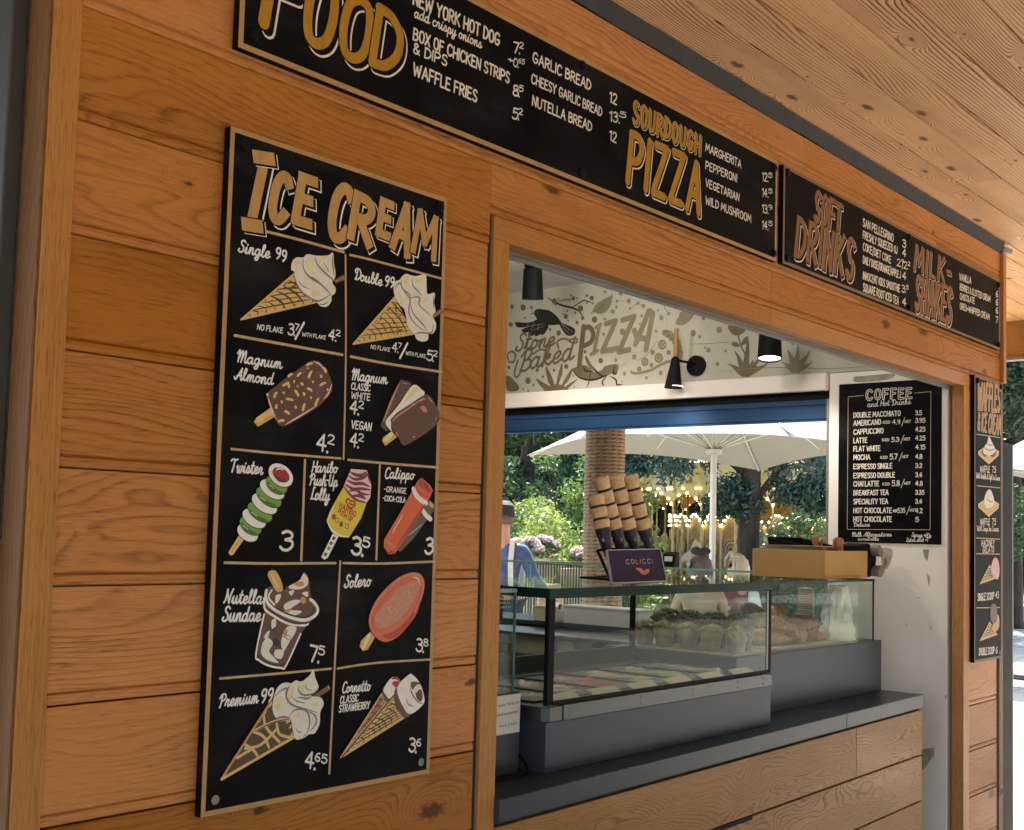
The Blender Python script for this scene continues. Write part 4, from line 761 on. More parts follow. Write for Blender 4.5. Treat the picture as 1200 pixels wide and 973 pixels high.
# sundae
fl, ln, pt = art((245, 655), 6.487)
fl([(412, 300), (430, 240), (480, 210), (700, 280), (800, 330), (822, 390), (790, 450), (745, 500), (690, 575), (580, 815), (540, 832), (440, 808), (372, 770), (347, 720), (412, 440)], 'choc')
for q in ([(470, 470), (500, 455), (500, 510), (470, 530)], [(400, 640), (440, 600), (480, 640), (450, 700), (480, 740), (520, 790), (440, 770), (390, 720)], [(560, 560), (600, 510), (660, 530), (600, 640), (560, 700), (540, 640)], [(500, 690), (560, 700), (540, 760), (490, 740)], [(430, 560), (455, 545), (440, 600), (410, 600)]): fl(q, 'cream')
fl([(475, 620), (500, 600), (540, 640), (530, 660), (490, 660)], 'black'); fl([(570, 545), (590, 540), (580, 580), (560, 590)], 'solero2')
ln([(412, 300), (418, 380), (480, 430), (590, 490), (700, 505), (745, 495)], .005, 'white', False); ln([(440, 380), (540, 450), (640, 490), (740, 490)], .003, 'black', False); ln([(412, 420), (350, 720), (372, 770), (450, 812), (540, 828), (578, 812), (690, 570)], .004, 'white', False); ln([(365, 735), (440, 790), (530, 810), (575, 790)], .004, 'chocdk', False)
fl([(440, 300), (470, 260), (560, 300), (580, 215), (680, 160), (712, 103), (735, 115), (752, 160), (766, 290), (780, 380), (740, 440), (640, 450), (520, 390), (455, 340)], 'choc')
for q in ([(600, 210), (680, 165), (712, 110), (745, 150), (740, 200), (690, 230), (620, 230)], [(590, 330), (650, 310), (690, 320), (640, 360), (580, 390), (560, 360)], [(600, 250), (640, 240), (620, 280)], [(700, 260), (745, 250), (740, 290)], [(500, 280), (540, 270), (530, 310), (500, 340)], [(560, 400), (640, 390), (700, 400), (640, 430)]): fl(q, 'cream')
for q in ([(640, 190), (700, 170), (715, 200), (670, 210)], [(690, 300), (720, 290), (730, 330), (700, 340)], [(570, 395), (620, 375), (600, 410)]): fl(q, 'tanice')
ln([(430, 240), (425, 300), (470, 370), (600, 440), (720, 465), (800, 430), (820, 380), (790, 330), (765, 310)], .007, 'white', False); ln([(445, 260), (445, 310), (500, 370), (610, 425), (720, 445), (780, 410), (795, 370)], .0035, 'black', False); ln([(470, 240), (445, 290), (490, 350)], .004, 'white', False)
fl([(470, 86), (500, 92), (530, 140), (555, 215), (540, 250), (505, 245), (470, 190), (440, 130), (445, 100)], 'stick'); ln([(465, 110), (485, 160), (525, 225)], .004, 'yellow')
s.text("COLICCI", 245 + 442 / 6.487, 655 + 535 / 6.487, 245 + 612 / 6.487, 655 + 622 / 6.487, 4.5, A['black'], w=.14)
fin('sundae_painting')
# egg shaped lolly
fl, ln, pt = art((390, 660), 7.485)
fl([(320, 602), (240, 680), (227, 730), (258, 772), (300, 757), (362, 650)], 'stick', False); ln([(310, 640), (258, 740)], .01, 'yellow', False)
fl([(308, 490), (345, 375), (430, 250), (560, 132), (680, 83), (760, 97), (797, 170), (782, 280), (720, 440), (620, 592), (520, 672), (440, 690), (360, 642), (318, 570)], 'solero')
fl([(420, 640), (520, 600), (640, 500), (730, 360), (770, 220), (740, 420), (620, 590), (510, 660)], 'orangedk'); fl([(360, 480), (440, 360), (490, 320), (560, 220), (640, 190), (700, 150), (745, 185), (730, 280), (680, 360), (640, 420), (560, 510), (430, 572), (375, 550)], 'solero2'); fl([(330, 480), (370, 380), (440, 280), (520, 220), (440, 340), (370, 440), (345, 560)], 'orange')
J = random.Random(5)
for i in range(60):
    f = J.random(); x, y = 400 + f * 310 + J.uniform(-50, 50), 510 - f * 310 + J.uniform(-45, 55); ln([(x, y), (x + J.uniform(10, 26), y + J.uniform(0, 26))], .0028, J.choice(['nut', 'solero', 'pink', 'solero2']))
ln([(330, 570), (318, 490), (360, 380), (440, 265), (570, 145), (680, 97), (755, 110), (785, 170), (770, 280), (710, 430)], .004, 'solero2', False); ln([(690, 120), (740, 140), (760, 200)], .004, 'pink')
fin('egg_lolly_painting')
# premium cone
fl, ln, pt = art((240, 780), 6.4875)
fl([(118, 862), (500, 260), (530, 400), (640, 400), (668, 548)], 'cone', False)
tip = pt((118, 862))
for k in range(1, 9):
    f = k / 9; a0, b0 = pt((500, 290)), pt((660, 545)); 
    for g0 in np.linspace(.14, .86, 2 + k // 2):
        c = tip + ((a0 + (b0 - a0) * g0) - tip) * (f + .03); d = (a0 - b0) / np.linalg.norm(a0 - b0); e = (c - tip) / np.linalg.norm(c - tip); r = .012 + .012 * f
        s.fill([c + e * r * 1.5 + d * r * .2, c - d * r * .55, c - e * r * 1.3, c + d * r * .6], A['conedk'], False)
for q in ([(360, 500), (440, 460), (540, 420), (640, 405)], [(440, 380), (460, 470), (560, 580)], [(360, 500), (440, 540), (480, 620)], [(300, 600), (360, 640), (390, 680)], [(540, 440), (560, 520), (640, 545)], [(300, 630), (420, 600), (540, 480)], [(240, 700), (340, 640)]): ln(q, .006, 'cone', False)
ln([(122, 858), (500, 265)], .005, 'tanice', False); ln([(122, 862), (665, 547)], .006, 'cone', False); ln([(365, 505), (470, 450), (560, 420), (640, 405)], .003, 'conedk')
fl([(810, 232), (930, 150), (945, 162), (942, 185), (832, 255)], 'flake', False); ln([(822, 240), (935, 165)], .004, 'orangedk'); ln([(930, 150), (940, 180)], .005, 'nut')
fl([(523, 215), (560, 150), (610, 128), (650, 135), (685, 112), (730, 120), (790, 72), (818, 28), (832, 90), (857, 160), (838, 200), (800, 232), (870, 240), (897, 290), (870, 355), (866, 440), (830, 512), (785, 522), (740, 552), (680, 557), (660, 480), (638, 402), (540, 400), (508, 330)], 'cream')
for q in ([(530, 280), (570, 230), (580, 260), (545, 340)], [(620, 230), (660, 150), (670, 200), (640, 260)], [(720, 170), (790, 110), (770, 150), (740, 200)], [(660, 380), (720, 350), (700, 400)], [(800, 300), (850, 270), (840, 310)]): fl(q, 'yellow')
for q in ([(520, 235), (570, 190), (620, 175), (612, 240), (660, 300), (760, 330), (850, 360)], [(640, 150), (612, 200), (615, 250)], [(710, 150), (705, 190), (750, 225), (820, 210), (850, 170)], [(640, 385), (665, 345), (720, 330), (770, 350), (790, 420), (775, 500), (740, 545)], [(770, 345), (830, 380), (838, 440), (790, 500)], [(540, 400), (590, 390), (640, 398)], [(800, 235), (770, 250), (700, 240)]): ln(q, .0045, 'shade')
for q in ([(540, 300), (550, 340)], [(650, 230), (690, 270), (760, 285)], [(690, 380), (720, 385)], [(680, 470), (700, 500), (730, 510)], [(810, 390), (815, 430)], [(760, 150), (770, 180), (810, 190)]): ln(q, .0025, 'shade')
fin('premium_cone_painting')
# two filled cones
fl, ln, pt = art((380, 775), 7.2)
fl([(130, 812), (475, 268), (525, 355), (300, 620)], 'cone', False); lattice(s, pt((130, 812)), pt((475, 275)), pt((515, 350)), 10, A['maroon'], A['cone'], .0032)
fl([(478, 262), (500, 215), (545, 310), (520, 345)], 'choc'); fl([(492, 235), (548, 148), (600, 133), (632, 165), (622, 222), (548, 312), (515, 290)], 'white'); fl([(565, 180), (600, 165), (630, 185), (600, 220), (570, 200)], 'red'); ln([(560, 150), (600, 140), (632, 175)], .006, 'red'); ln([(560, 220), (555, 270)], .003, 'shade')
fl([(142, 806), (575, 292), (600, 400), (668, 482)], 'cone', False); lattice(s, pt((142, 806)), pt((575, 298)), pt((660, 480)), 12, A['conedk'], A['cone'], .0034)
ln([(140, 808), (575, 290)], .004, 'conedk', False)
fl([(580, 300), (605, 220), (690, 400), (722, 442), (668, 478), (612, 410)], 'choc'); fl([(605, 228), (700, 115), (742, 118), (800, 190), (832, 290), (826, 362), (722, 444), (660, 390)], 'white'); fl([(720, 180), (770, 170), (800, 190), (760, 210), (735, 240)], 'choc'); fl([(760, 250), (810, 240), (820, 310), (800, 340), (770, 310)], 'choc'); fl([(770, 200), (800, 205), (780, 250), (750, 270)], 'cream')
ln([(715, 200), (730, 270), (780, 340), (820, 355)], .004, 'shade'); ln([(680, 300), (700, 360), (750, 380)], .003, 'shade'); ln([(700, 320), (720, 350)], .002, 'shade')
fin('filled_cones_painting')

# ---- waffle board at the far end
t, s, add = board('menu_board', 3.492, 3.880, 1.056, 2.398, 'narrow tall black menu board lettered WAFFLES & ICE CREAM at the right end of the wall', .0115, edge=plain('dull_ply_edge', L(120, 104, 80), .6), screws=[(1145.5, 446, 'cap'), (1172, 453.5, 'cap'), (1171.5, 765, 's')])
show(s, "WAFFLES", 1145.5, 478, 1171, 481, 30, 2, w=.13, h1=29, sp=.2, slant=.08, gap=.0, lw=.012, off=(.02, -.02), flat=True); show(s, "& ICE CREAM", 1145.5, 503, 1172, 509, 20, 2, w=.13, h1=22, sp=.2, gap=.0, lw=.012, off=(.02, -.02))
add(s.done('waffle_title', LM, None))
for l in ([(1144.5, 509), (1172, 513)], [(1144.5, 569.3), (1172, 572)], [(1144, 630.6), (1171.5, 632)], [(1144, 649), (1171.5, 649.5)], [(1144, 712.5), (1171.5, 712)]): s.line(l, .0045, 4)
for a in (("WAFFLE", 1148.5, 553.3, 1159.5, 553.6, 7), ("7.5", 1162.5, 553.8, 1166.5, 553.9, 7), ("WAFFLE", 1148.5, 615, 1159.5, 615, 7), ("7.5", 1162.5, 615, 1166.5, 615, 7), ("HACKNEY", 1150, 640, 1165, 640, 7), ("GELATO", 1151.5, 647.5, 1164.5, 647.3, 6.5), ("SINGLE SCOOP", 1145.5, 704, 1164.5, 702, 8), ("4.5", 1166.5, 701, 1170, 700.5, 7), ("DOUBLE SCOOP", 1147, 768, 1165, 766, 8), ("6", 1166.5, 765.5, 1168.5, 765.5, 7)):
    s.text(*a, 0, w=.15, sp=.22)
for a in (("With Nutella & Soft Ice Cream", 1143.5, 560, 1171.5, 563.3, 6), ("With Soup Ice Cream", 1144.5, 622, 1170, 622.8, 6)): s.text(*a, 0, 'script', w=.13)
add(s.done('waffle_lettering', LM, None))
fl, ln, pt = art((0, 0), 1.0)
for dy, tall in ((0, True), (61.5, False)):
    fl([(1146, 529 + dy), (1158, 521 + dy), (1170.5, 529 + dy), (1170, 534 + dy), (1158.5, 544.5 + dy), (1146, 533 + dy)], 'cone', False)
    for k in range(5): ln([(1147 + k * 2.7, 532.5 + dy + k * 2), (1158.5 + k * 2.5, 524.5 + dy + k * 2)], .006, 'conedk'); ln([(1148 + k * 3.8, 528 + dy - abs(k - 2.5) * -.1), (1150 + k * 3.6, 535.5 + dy + (4 - abs(k - 2)) * 1.1)], .005, 'conedk')
    if tall:
        fl([(1150, 530), (1153, 526), (1158, 528), (1166, 527), (1167, 532), (1163, 536), (1158, 533), (1154, 536)], 'choc'); fl([(1152, 531), (1153, 524), (1156.5, 519), (1158.5, 511.5), (1162, 518), (1165, 524), (1166, 530), (1159, 534)], 'cream')
        for q in ([(1153, 525), (1159, 528), (1166, 526)], [(1156, 519.5), (1160, 522), (1164, 521)]): ln(q, .006, 'shade')
    else:
        fl([(1153, 590), (1154, 581), (1157.5, 574.5), (1161, 575), (1164, 583), (1164.5, 592), (1159, 595.5), (1155, 594.5)], 'cream'); ln([(1156, 584), (1160, 588), (1163, 587)], .006, 'shade')
for dy, two in ((0, False), (66.5, True)):
    fl([(1148, 684.5 + dy), (1159.5, 662 + dy), (1168.5, 677 + dy)], 'cone', False); lattice(s, pt((1148, 684.5 + dy)), pt((1159.5, 662 + dy)), pt((1168.5, 677 + dy)), 9, A['conedk'], A['cone'], .006)
    if two: fl([(1162, 738), (1166, 722), (1170, 722), (1170.5, 734), (1167, 740)], 'tanice'); fl([(1160, 722), (1161, 710), (1164, 707.5), (1167.5, 711), (1168, 724), (1166, 730), (1162, 729)], 'choc')
    else: fl([(1161, 667), (1163, 657), (1166, 653.5), (1169.5, 657), (1171, 668), (1170, 677), (1167, 679), (1163, 674)], 'pinkice'); ln([(1163, 667), (1166, 671), (1169, 674)], .007, 'pink')
fin('waffle_and_cone_paintings')

# ---- coffee board on the white end wall
CX = 3.322
t = empty('menu_board', (CX, .35, 1.6), 0, 'black COFFEE and hot drinks price board on the white end wall inside the hatch', 'menu board')
y0, y1, za, zb = .094, .598, 1.597, 2.366
b = MB(); b.box(CX, 3.3292, y0, y1, za, zb); o = b.build('panel', M['board'], None, bevel=.001); o.parent = t; o.location = -t.location
s = Sign(0, CX)
def adc(o): o.parent = t; o.location = -t.location
for l in ([(1012, 463.5), (994, 465.3), (992.8, 620.5), (1090, 621), (1091, 459), (1072, 460.8)],): s.line(l, .0028, 4)
adc(s.done('ruled_frame', LM, None))
s.text("COFFEE", 1015.5, 468.5, 1068, 466.3, 11, 0, w=.25, h1=11, sp=.3, slant=0, passes=[(0, .27, 0, 0), (5, .10, 0, 0)]); s.text("and Hot Drinks", 1016.5, 477, 1067.5, 473.6, 6.5, 0, 'script', w=.1)
rows = [("DOUBLE MACCHIATO", 1055, 489.6, 486.4, '3.5', None, 1080), ("AMERICANO", 1032, 499, 495.2, '3.95', '4.9', 1084), ("CAPPUCCINO", 1035, 509.2, 505.6, '4.25', None, 1084), ("LATTE", 1016, 519.4, 516, '4.25', '5.3', 1084), ("FLAT WHITE", 1031.5, 529.2, 526.6, '4.15', None, 1084), ("MOCHA", 1019.5, 539, 537.6, '4.8', '5.7', 1080.5),
        ("ESPRESSO SINGLE", 1045.5, 549.8, 548.2, '3.2', None, 1080.5), ("ESPRESSO DOUBLE", 1048.5, 560.3, 559, '3.4', None, 1080.5), ("CHAI LATTE", 1030, 570, 569.2, '4.8', '5.8', 1081), ("BREAKFAST TEA", 1041, 580.5, 579.6, '3.35', None, 1083), ("SPECIALITY TEA", 1040.5, 590.8, 590.2, '3.4', None, 1080.5), ("HOT CHOCOLATE", 1045, 601.2, 601, '4.2', '5.35', 1081), ("HOT CHOCOLATE", 1045, 611.3, 611.4, '5', None, 1076.5)]
for nm, xe, ya, yb, pr, ice, xp in rows:
    sl = (yb - ya) / 75; s.text(nm, 1000.5, ya, xe, ya + sl * (xe - 1000.5), 5.6, 0, w=.15, slant=0)
    s.text(pr, 1073, yb, xp, yb, 5, 0, w=.16, slant=0)
    if ice:
        x = xe + 3 if xe < 1040 else xe + 2; x = {'4.9': 1035, '5.3': 1034, '5.7': 1032, '5.8': 1034.5, '5.35': 1047}[ice]; dx = 4 if ice == '5.35' else 8
        yy = ya + sl * (x - 1000); s.text("ICED", x, yy - .8, x + dx, yy - .9, 2.8, 0, w=.16, slant=0); x2 = x + dx + (1 if dx == 4 else 3); s.text(ice, x2, yy, x2 + 8.5, yy - .3, 6 if ice in ('5.7', '5.8') else 5, 0, w=.14, slant=0)
        s.line([(x2 + 10.5, yy + 2.2), (x2 + 14.5, yy - 8)], .0026, 0); s.text("HOT", x2 + 14.5, yy - 1.6, x2 + 21.5, yy - 1.8, 3, 0, w=.17, slant=0)
for a in (("Deluxe", 1000.5, 617.2, 1019.5, 617, 4.6), ("Milk Alternatives", 998.5, 629, 1045, 628.6, 5), ("available", 1005.5, 633.4, 1030, 633.6, 4), ("Syrup +60p", 1068.5, 629, 1091.5, 630.2, 5), ("Extra shot +1", 1062.5, 635.2, 1087, 634.8, 4.6)): s.text(*a, 0, 'script', w=.11)
adc(s.done('coffee_lettering', LM, None))

# ---- mural painted on the end wall above the shutter
MUR = [plain('mural_umber', L(104, 92, 68), .6, var=.1, scale=12), plain('mural_olive', L(128, 122, 96), .6, var=.1, scale=12), plain('mural_black', (.012, .011, .012), .55), plain('mural_pale', L(196, 190, 166), .6)]
s = Sign(0, 3.325)
def mart(base, scl):
    return (lambda pts, m, sm=True: s.fill(s.px(base, scl, pts), m, sm)), (lambda pts, w, m, tp=False: s.ribbon(catmull(s.px(base, scl, pts), 5), w, m, taper=tp))
def dot(fx, x, y, r, m=0): fx([(x + r * math.cos(a) * .85, y + r * math.sin(a)) for a in np.linspace(0, 6.283, 9)[:-1]], m)
fl, ln = mart((590, 330), 6.945)
fl([(205, 268), (235, 252), (256, 252), (258, 268)], 1, False)
fl([(250, 262), (258, 235), (285, 223), (330, 228), (370, 235), (420, 268), (455, 310), (470, 335), (450, 352), (400, 356), (350, 352), (310, 330), (270, 300)], 2)
fl([(445, 330), (480, 338), (560, 372), (584, 395), (580, 425), (555, 442), (515, 438), (480, 395)], 2)
for q in ([(325, 318), (180, 335), (98, 330), (105, 365), (150, 375), (300, 350)], [(310, 340), (160, 385), (158, 412), (200, 412), (320, 365)], [(330, 345), (220, 400), (200, 440), (235, 442), (340, 380)], [(345, 350), (270, 410), (255, 442), (285, 440), (355, 385)], [(352, 352), (325, 400), (305, 432), (330, 430), (368, 370)], [(300, 300), (250, 320), (245, 335), (290, 330)]): fl(q, 2)
for q in ([(200, 342), (190, 372)], [(250, 338), (240, 365)], [(240, 360), (225, 395)], [(290, 352), (275, 395)], [(470, 345), (530, 425)], [(480, 345), (560, 410)], [(200, 365), (320, 345)], [(230, 400), (325, 365)], [(280, 245), (275, 265)]): ln(q, .006, 3, True)
s.text("Stone", 604, 412, 650, 404.5, 20, 0, 'script', w=.11, slant=.2, h1=18); s.text("Baked", 608, 436.5, 672, 420.5, 23, 0, 'script', w=.1, slant=.2, h1=26)
ln([(40, 640), (35, 590), (70, 570), (100, 600), (80, 655), (45, 655)], .012, 0); ln([(240, 590), (300, 555), (340, 560)], .012, 0); ln([(450, 545), (440, 490), (500, 465), (560, 500), (600, 490), (590, 465), (540, 475)], .012, 0); ln([(120, 640), (90, 740), (110, 780), (150, 720)], .012, 0)
ln([(355, 125), (410, 165), (480, 195), (560, 215), (620, 245), (650, 300)], .012, 2, True); ln([(560, 212), (610, 180), (660, 155), (735, 180)], .008, 2, True); ln([(430, 170), (500, 150), (570, 140)], .006, 2, True); ln([(495, 200), (500, 260)], .006, 0, True)
for x, y, r in ((415, 160, 24), (570, 138, 18), (718, 135, 20), (628, 220, 26), (508, 285, 22), (645, 298, 16), (160, 212, 26), (228, 212, 13), (175, 298, 9), (380, 390, 13), (450, 420, 22), (600, 335, 16), (425, 190, 9), (450, 145, 8), (540, 160, 8), (550, 115, 8), (600, 135, 8), (685, 115, 9), (680, 175, 9), (585, 255, 11), (520, 240, 10), (525, 318, 9), (485, 265, 8), (70, 205, 18), (60, 350, 20), (45, 700, 14), (275, 722, 15), (322, 775, 12), (200, 808, 26), (245, 843, 10), (160, 875, 9), (200, 890, 8), (512, 692, 20), (412, 722, 12), (568, 768, 8), (575, 858, 7), (742, 310, 26), (760, 440, 10)): dot(fl, x, y, r)
ln([(90, 180), (50, 280)], .008, 0, True); fl([(22, 770), (60, 780), (110, 830), (130, 875), (90, 895), (40, 890), (22, 860)], 0)
for q in ([(345, 690), (372, 730), (405, 800), (410, 850), (370, 830), (350, 760)], [(475, 665), (480, 740), (455, 820), (445, 860), (430, 840), (445, 760)], [(565, 700), (540, 790), (490, 850), (470, 860), (500, 790)], [(265, 790), (320, 820), (380, 860), (345, 885), (300, 850)], [(605, 795), (560, 840), (510, 880), (480, 880), (540, 830)]): fl(q, 0)
fl([(330, 890), (370, 850), (430, 835), (490, 850), (525, 885)], 0)
s.text("P", 696.5, 404, 699, 404, 28, 1, w=.22, slant=.1) if False else None
fl, ln = mart((680, 330), 6.947)
s.line([(684, 383), (679, 428)], .034, 0); ln([(20, 400), (70, 370), (105, 420), (90, 490), (30, 525)], .030, 0)
s.line([(698, 384), (704, 380)], .02, 1); s.line([(702.5, 382), (696, 414)], .026, 1); s.line([(692.5, 415.5), (700.5, 411)], .02, 1)
for q in ([(211, 345), (290, 320), (180, 570), (300, 545)], [(345, 315), (440, 285), (315, 575), (400, 555)]):
    for a, c in zip(q[:-1], q[1:]): ln([a, c], .032, 1)
for a, c in (((450, 510), (560, 240)), ((560, 240), (590, 260)), ((590, 265), (535, 555)), ((440, 400), (470, 470)), ((460, 455), (550, 470))): ln([a, c], .034, 1)
fl([(80, 272), (100, 235), (125, 190), (180, 150), (240, 120), (262, 100), (260, 150), (240, 210), (200, 255), (150, 265), (105, 248)], 1); ln([(85, 270), (150, 220), (250, 120)], .005, 0, True)
fl([(775, 340), (800, 290), (825, 242), (925, 262), (900, 310), (850, 352), (810, 357)], 1)
for k in range(5): ln([(800 + k * 22, 350 - k * 10), (835 + k * 18, 255)], .004, 0, True)
for x, y, r in ((95, 135, 20), (55, 115, 12), (105, 180, 9), (200, 85, 14), (330, 98, 18), (300, 160, 12), (395, 160, 20), (295, 210, 12), (265, 245, 20), (115, 310, 22), (200, 305, 13), (190, 430, 14), (345, 410, 28), (485, 345, 9), (500, 280, 14), (515, 200, 18), (470, 178, 14), (405, 220, 12), (635, 235, 12), (660, 295, 22), (720, 262, 14), (618, 405, 14), (795, 398, 16), (920, 420, 26), (972, 450, 16), (1005, 300, 18), (1015, 540, 10), (1040, 560, 18), (40, 572, 14), (260, 575, 12), (290, 640, 16), (168, 645, 22), (440, 615, 22), (360, 750, 16), (655, 745, 20), (540, 785, 14), (340, 815, 8), (775, 775, 9)): dot(fl, x, y, r, 1 if x > 180 else 0)
for q in ([(300, 160), (395, 155)], [(395, 160), (410, 115)], [(405, 220), (470, 180), (515, 205)], [(480, 130), (485, 180)], [(680, 180), (690, 220), (720, 260)], [(0, 175), (50, 120)], [(55, 165), (95, 140)], [(290, 160), (300, 230)], [(350, 210), (410, 270)], [(585, 425), (625, 465)], [(640, 470), (540, 600), (450, 650)], [(350, 585), (510, 572)], [(800, 435), (950, 280)], [(890, 510), (1000, 510)], [(460, 805), (510, 760)], [(700, 270), (706, 380)], [(695, 680), (697, 800)], [(310, 710), (390, 650)], [(300, 715), (370, 670)]): ln(q, .005, 0 if q[0][0] < 330 else 1, True)
fl([(665, 430), (668, 405), (690, 392), (730, 400), (790, 450), (825, 520), (838, 590), (825, 640), (795, 655), (772, 640), (785, 590), (765, 520), (725, 470), (685, 445)], 1); 
for k in range(6): a = (690 + k * 24, 412 + k * 28 + (k > 3) * 20); ln([(a[0] - 8, a[1] + 12), (a[0] + 2, a[1] - 8), (a[0] + 16, a[1] + 4)], .007, 0)
for x, y, r in ((668, 515, 40), (640, 622, 40), (528, 655, 34), (590, 578, 20), (720, 578, 20), (480, 712, 20), (580, 682, 18)):
    dot(fl, x, y, r, 0); dot(fl, x, y, r - 5, 1); [dot(fl, x + r * .45 * math.cos(a), y + r * .45 * math.sin(a), 4, 3) for a in (0, 1.3, 2.6, 3.9, 5.2)] if r > 25 else None
ln([(415, 735), (440, 748), (500, 742), (580, 720), (650, 680), (710, 655), (775, 645)], .016, 1)
fl([(-60, 715), (-20, 690), (20, 680), (60, 690), (120, 740), (180, 715), (200, 690), (290, 672), (312, 690), (300, 750), (280, 760), (240, 745), (180, 775), (100, 802), (20, 790), (-40, 760)], 0)
for q in ([(45, 620), (85, 680), (170, 765), (230, 760)], [(-60, 730), (0, 785), (100, 802), (200, 770), (250, 745)], [(30, 690), (40, 725), (100, 735)], [(280, 690), (270, 750), (300, 745)]): ln(q, .011, 2, True)
ln([(85, 700), (75, 800), (55, 865)], .007, 2, True); ln([(215, 770), (180, 820), (195, 850)], .010, 2, True); ln([(240, 770), (290, 800), (300, 840), (345, 835)], .011, 2, True); fl([(40, 620), (55, 612), (100, 690), (130, 740), (100, 720), (60, 680)], 0)
fl, ln = mart((800, 340), 4.615)
fl([(248, 192), (335, 212), (325, 235), (295, 247), (262, 232)], 0); ln([(300, 245), (315, 300), (338, 350), (340, 390)], .008, 0); fl([(262, 290), (290, 282), (310, 302), (285, 308)], 0); fl([(318, 300), (325, 270), (352, 250), (348, 285)], 0)
for bx0, hs in ((340, ((-60, 40, 130), (10, 60, 210), (-100, 10, 60), (80, 15, 100), (130, 0, 70), (40, 20, 80), (-30, 10, 70))), (610, ((-45, 25, 115), (12, 20, 140), (80, 20, 110), (-80, 0, 45), (95, 0, 50), (40, 10, 70)))):
    by = 458 if bx0 == 340 else 436
    for dx, le, h in hs:
        tx, ty = bx0 + dx, by - h; n = Vector((by - ty, tx - bx0)).normalized() * 17; fl([(bx0 - n.x, by - n.y), (bx0 + (tx - bx0) * .4 - n.x * 1.1 + 5, by + (ty - by) * .4 - n.y), (bx0 + (tx - bx0) * .7 - n.x * .3, by + (ty - by) * .7), (tx, ty), (bx0 + (tx - bx0) * .75 + n.x * .8, by + (ty - by) * .75 + n.y * .6), (bx0 + (tx - bx0) * .4 + n.x, by + (ty - by) * .4 + n.y), (bx0 + n.x, by + n.y)], 0 if bx0 == 340 else 1)
for x, y, r in ((198, 216, 18), (115, 152, 12), (140, 325, 14), (122, 312, 7), (92, 252, 10), (188, 400, 12), (232, 330, 9), (420, 296, 11), (596, 290, 10), (262, 445, 5)): dot(fl, x, y, r, 1)
for q in ([(50, 292), (170, 288), (300, 278)], [(100, 220), (150, 195)], [(180, 440), (480, 420), (800, 425), (1010, 412)]): ln(q, .004, 1, True)
o = s.done('mural_painting', MUR, K)
# ------------------------------------------------------------------ lamps
M['bulb'] = emis('lamp_diffuser', (1.0, 0.93, 0.82), 1.6)
M['lampwood'] = wood('lamp_wood', (0.42, 0.20, 0.07), (0.2, 0.08, 0.02), axis='z', warp=5, knots=0)
def lamp_light(parent, z, e, off=(0, 0)):
    l = bpy.data.lights.new('lamp_light', 'SPOT'); l.energy = e; l.color = (1, .92, .80); l.shadow_soft_size = .04; l.spot_size = R_(150); l.spot_blend = .6
    o = bpy.data.objects.new('lamp_light', l); COL.objects.link(o); o.parent = parent; o.location = (off[0], off[1], z); o.rotation_euler = (0, 0, 0); return o
def spot(loc, tilt, stem, label, e=3.5, aim=None):
    t = empty('spot_lamp', loc, 0, label, 'lamp', 'black spot lamps in the kiosk')
    Mx = Matrix.Rotation(tilt, 4, Vector((.45, -.9, 0)))
    b = MB(); b.lathe([(.050, 0), (.058, -.165), (.0555, -.165), (.048, -.02), (.001, -.02)], (0, 0, -.004), 28, 0, Mx); b.lathe([(.001, 0.001), (.049, .001), (.05, -.001)], (0, 0, -.004), 28, 0, Mx); b.build('shade', M['black'], t, smooth='angle')
    b = MB(); b.lathe([(.053, -.152), (.053, -.156), (.001, -.157)], (0, 0, -.004), 24, 0, Mx); b.build('diffuser', M['bulb'], t)
    b = MB(); b.tube([(0, 0, -.04), (0, 0, stem)], .008, 10); b.lathe([(.001, stem + .001), (.045, stem + .001), (.045, stem - .015), (.001, stem - .016)], (0, 0, 0), 20); b.build('stem', M['black'], t, smooth='angle')
    lg = lamp_light(t, -.22, e)
    if aim is not None: lg.rotation_euler = (Vector(aim) - Vector(loc)).to_track_quat('-Z', 'Y').to_euler(); lg.data.shadow_soft_size = .12; lg.location = (.12, .04, -.17); lg.data.spot_size = R_(100); lg.data.spot_blend = 1
    return t
spot((2.77, 2.10, 3.02), R_(7), .02, 'black spot lamp on the ceiling just inside the left jamb of the hatch')
spot((2.97, .79, 2.622), R_(-10), .417, 'black spot lamp hanging in front of the painted plant at the right of the mural')
for i, (x, y) in enumerate(((.55, 1.0), (1.5, .6), (1.45, 1.7), (2.2, 1.1))): spot((x, y, 3.02), R_(-55), .02, '%s of the unseen black spot lamps added behind the hatch head as fill light' % ('first', 'second', 'third', 'fourth')[i], 7 if i else 9, (3.32, .5 + .75 * i, 2.62) if i else (3.3, .3, 1.25))  # added lamps out of view, brighten the mural and the white end wall
h = hit(817, 429, 0, 3.324); t = empty('wall_lamp', tuple(h), 0, 'cone shaped black wall lamp with a wooden arm beside the painted pizza slice', 'lamp')
b = MB(); b.lathe([(.001, .0), (.055, .0), (.055, .018), (.001, .020)], (0, 0, 0), 32, 0, Matrix.Rotation(R_(-90), 4, 'Y')); b.build('wall_plate', M['black'], t, smooth='angle')
b = MB(); b.tube([(-.015, 0, .01), (-.12, .06, .02)], .007, 10); b.build('arm', M['black'], t, smooth=True)
b = MB(); b.tube([(-.12, .058, .19), (-.12, .062, .03)], [.011, .012], 14); b.build('wooden_handle', M['lampwood'], t, smooth='angle')
b = MB(); b.lathe([(.010, .04), (.02, .03), (.048, -.13), (.046, -.13), (.018, .02), (.001, .02)], (-.12, .063, 0), 28, 0, Matrix.Rotation(R_(4), 4, 'X')); b.build('shade', M['black'], t, smooth='angle')
b = MB(); b.lathe([(.043, -.118), (.043, -.12), (.001, -.121)], (-.12, .063, 0), 24); b.build('diffuser', M['bulb'], t)
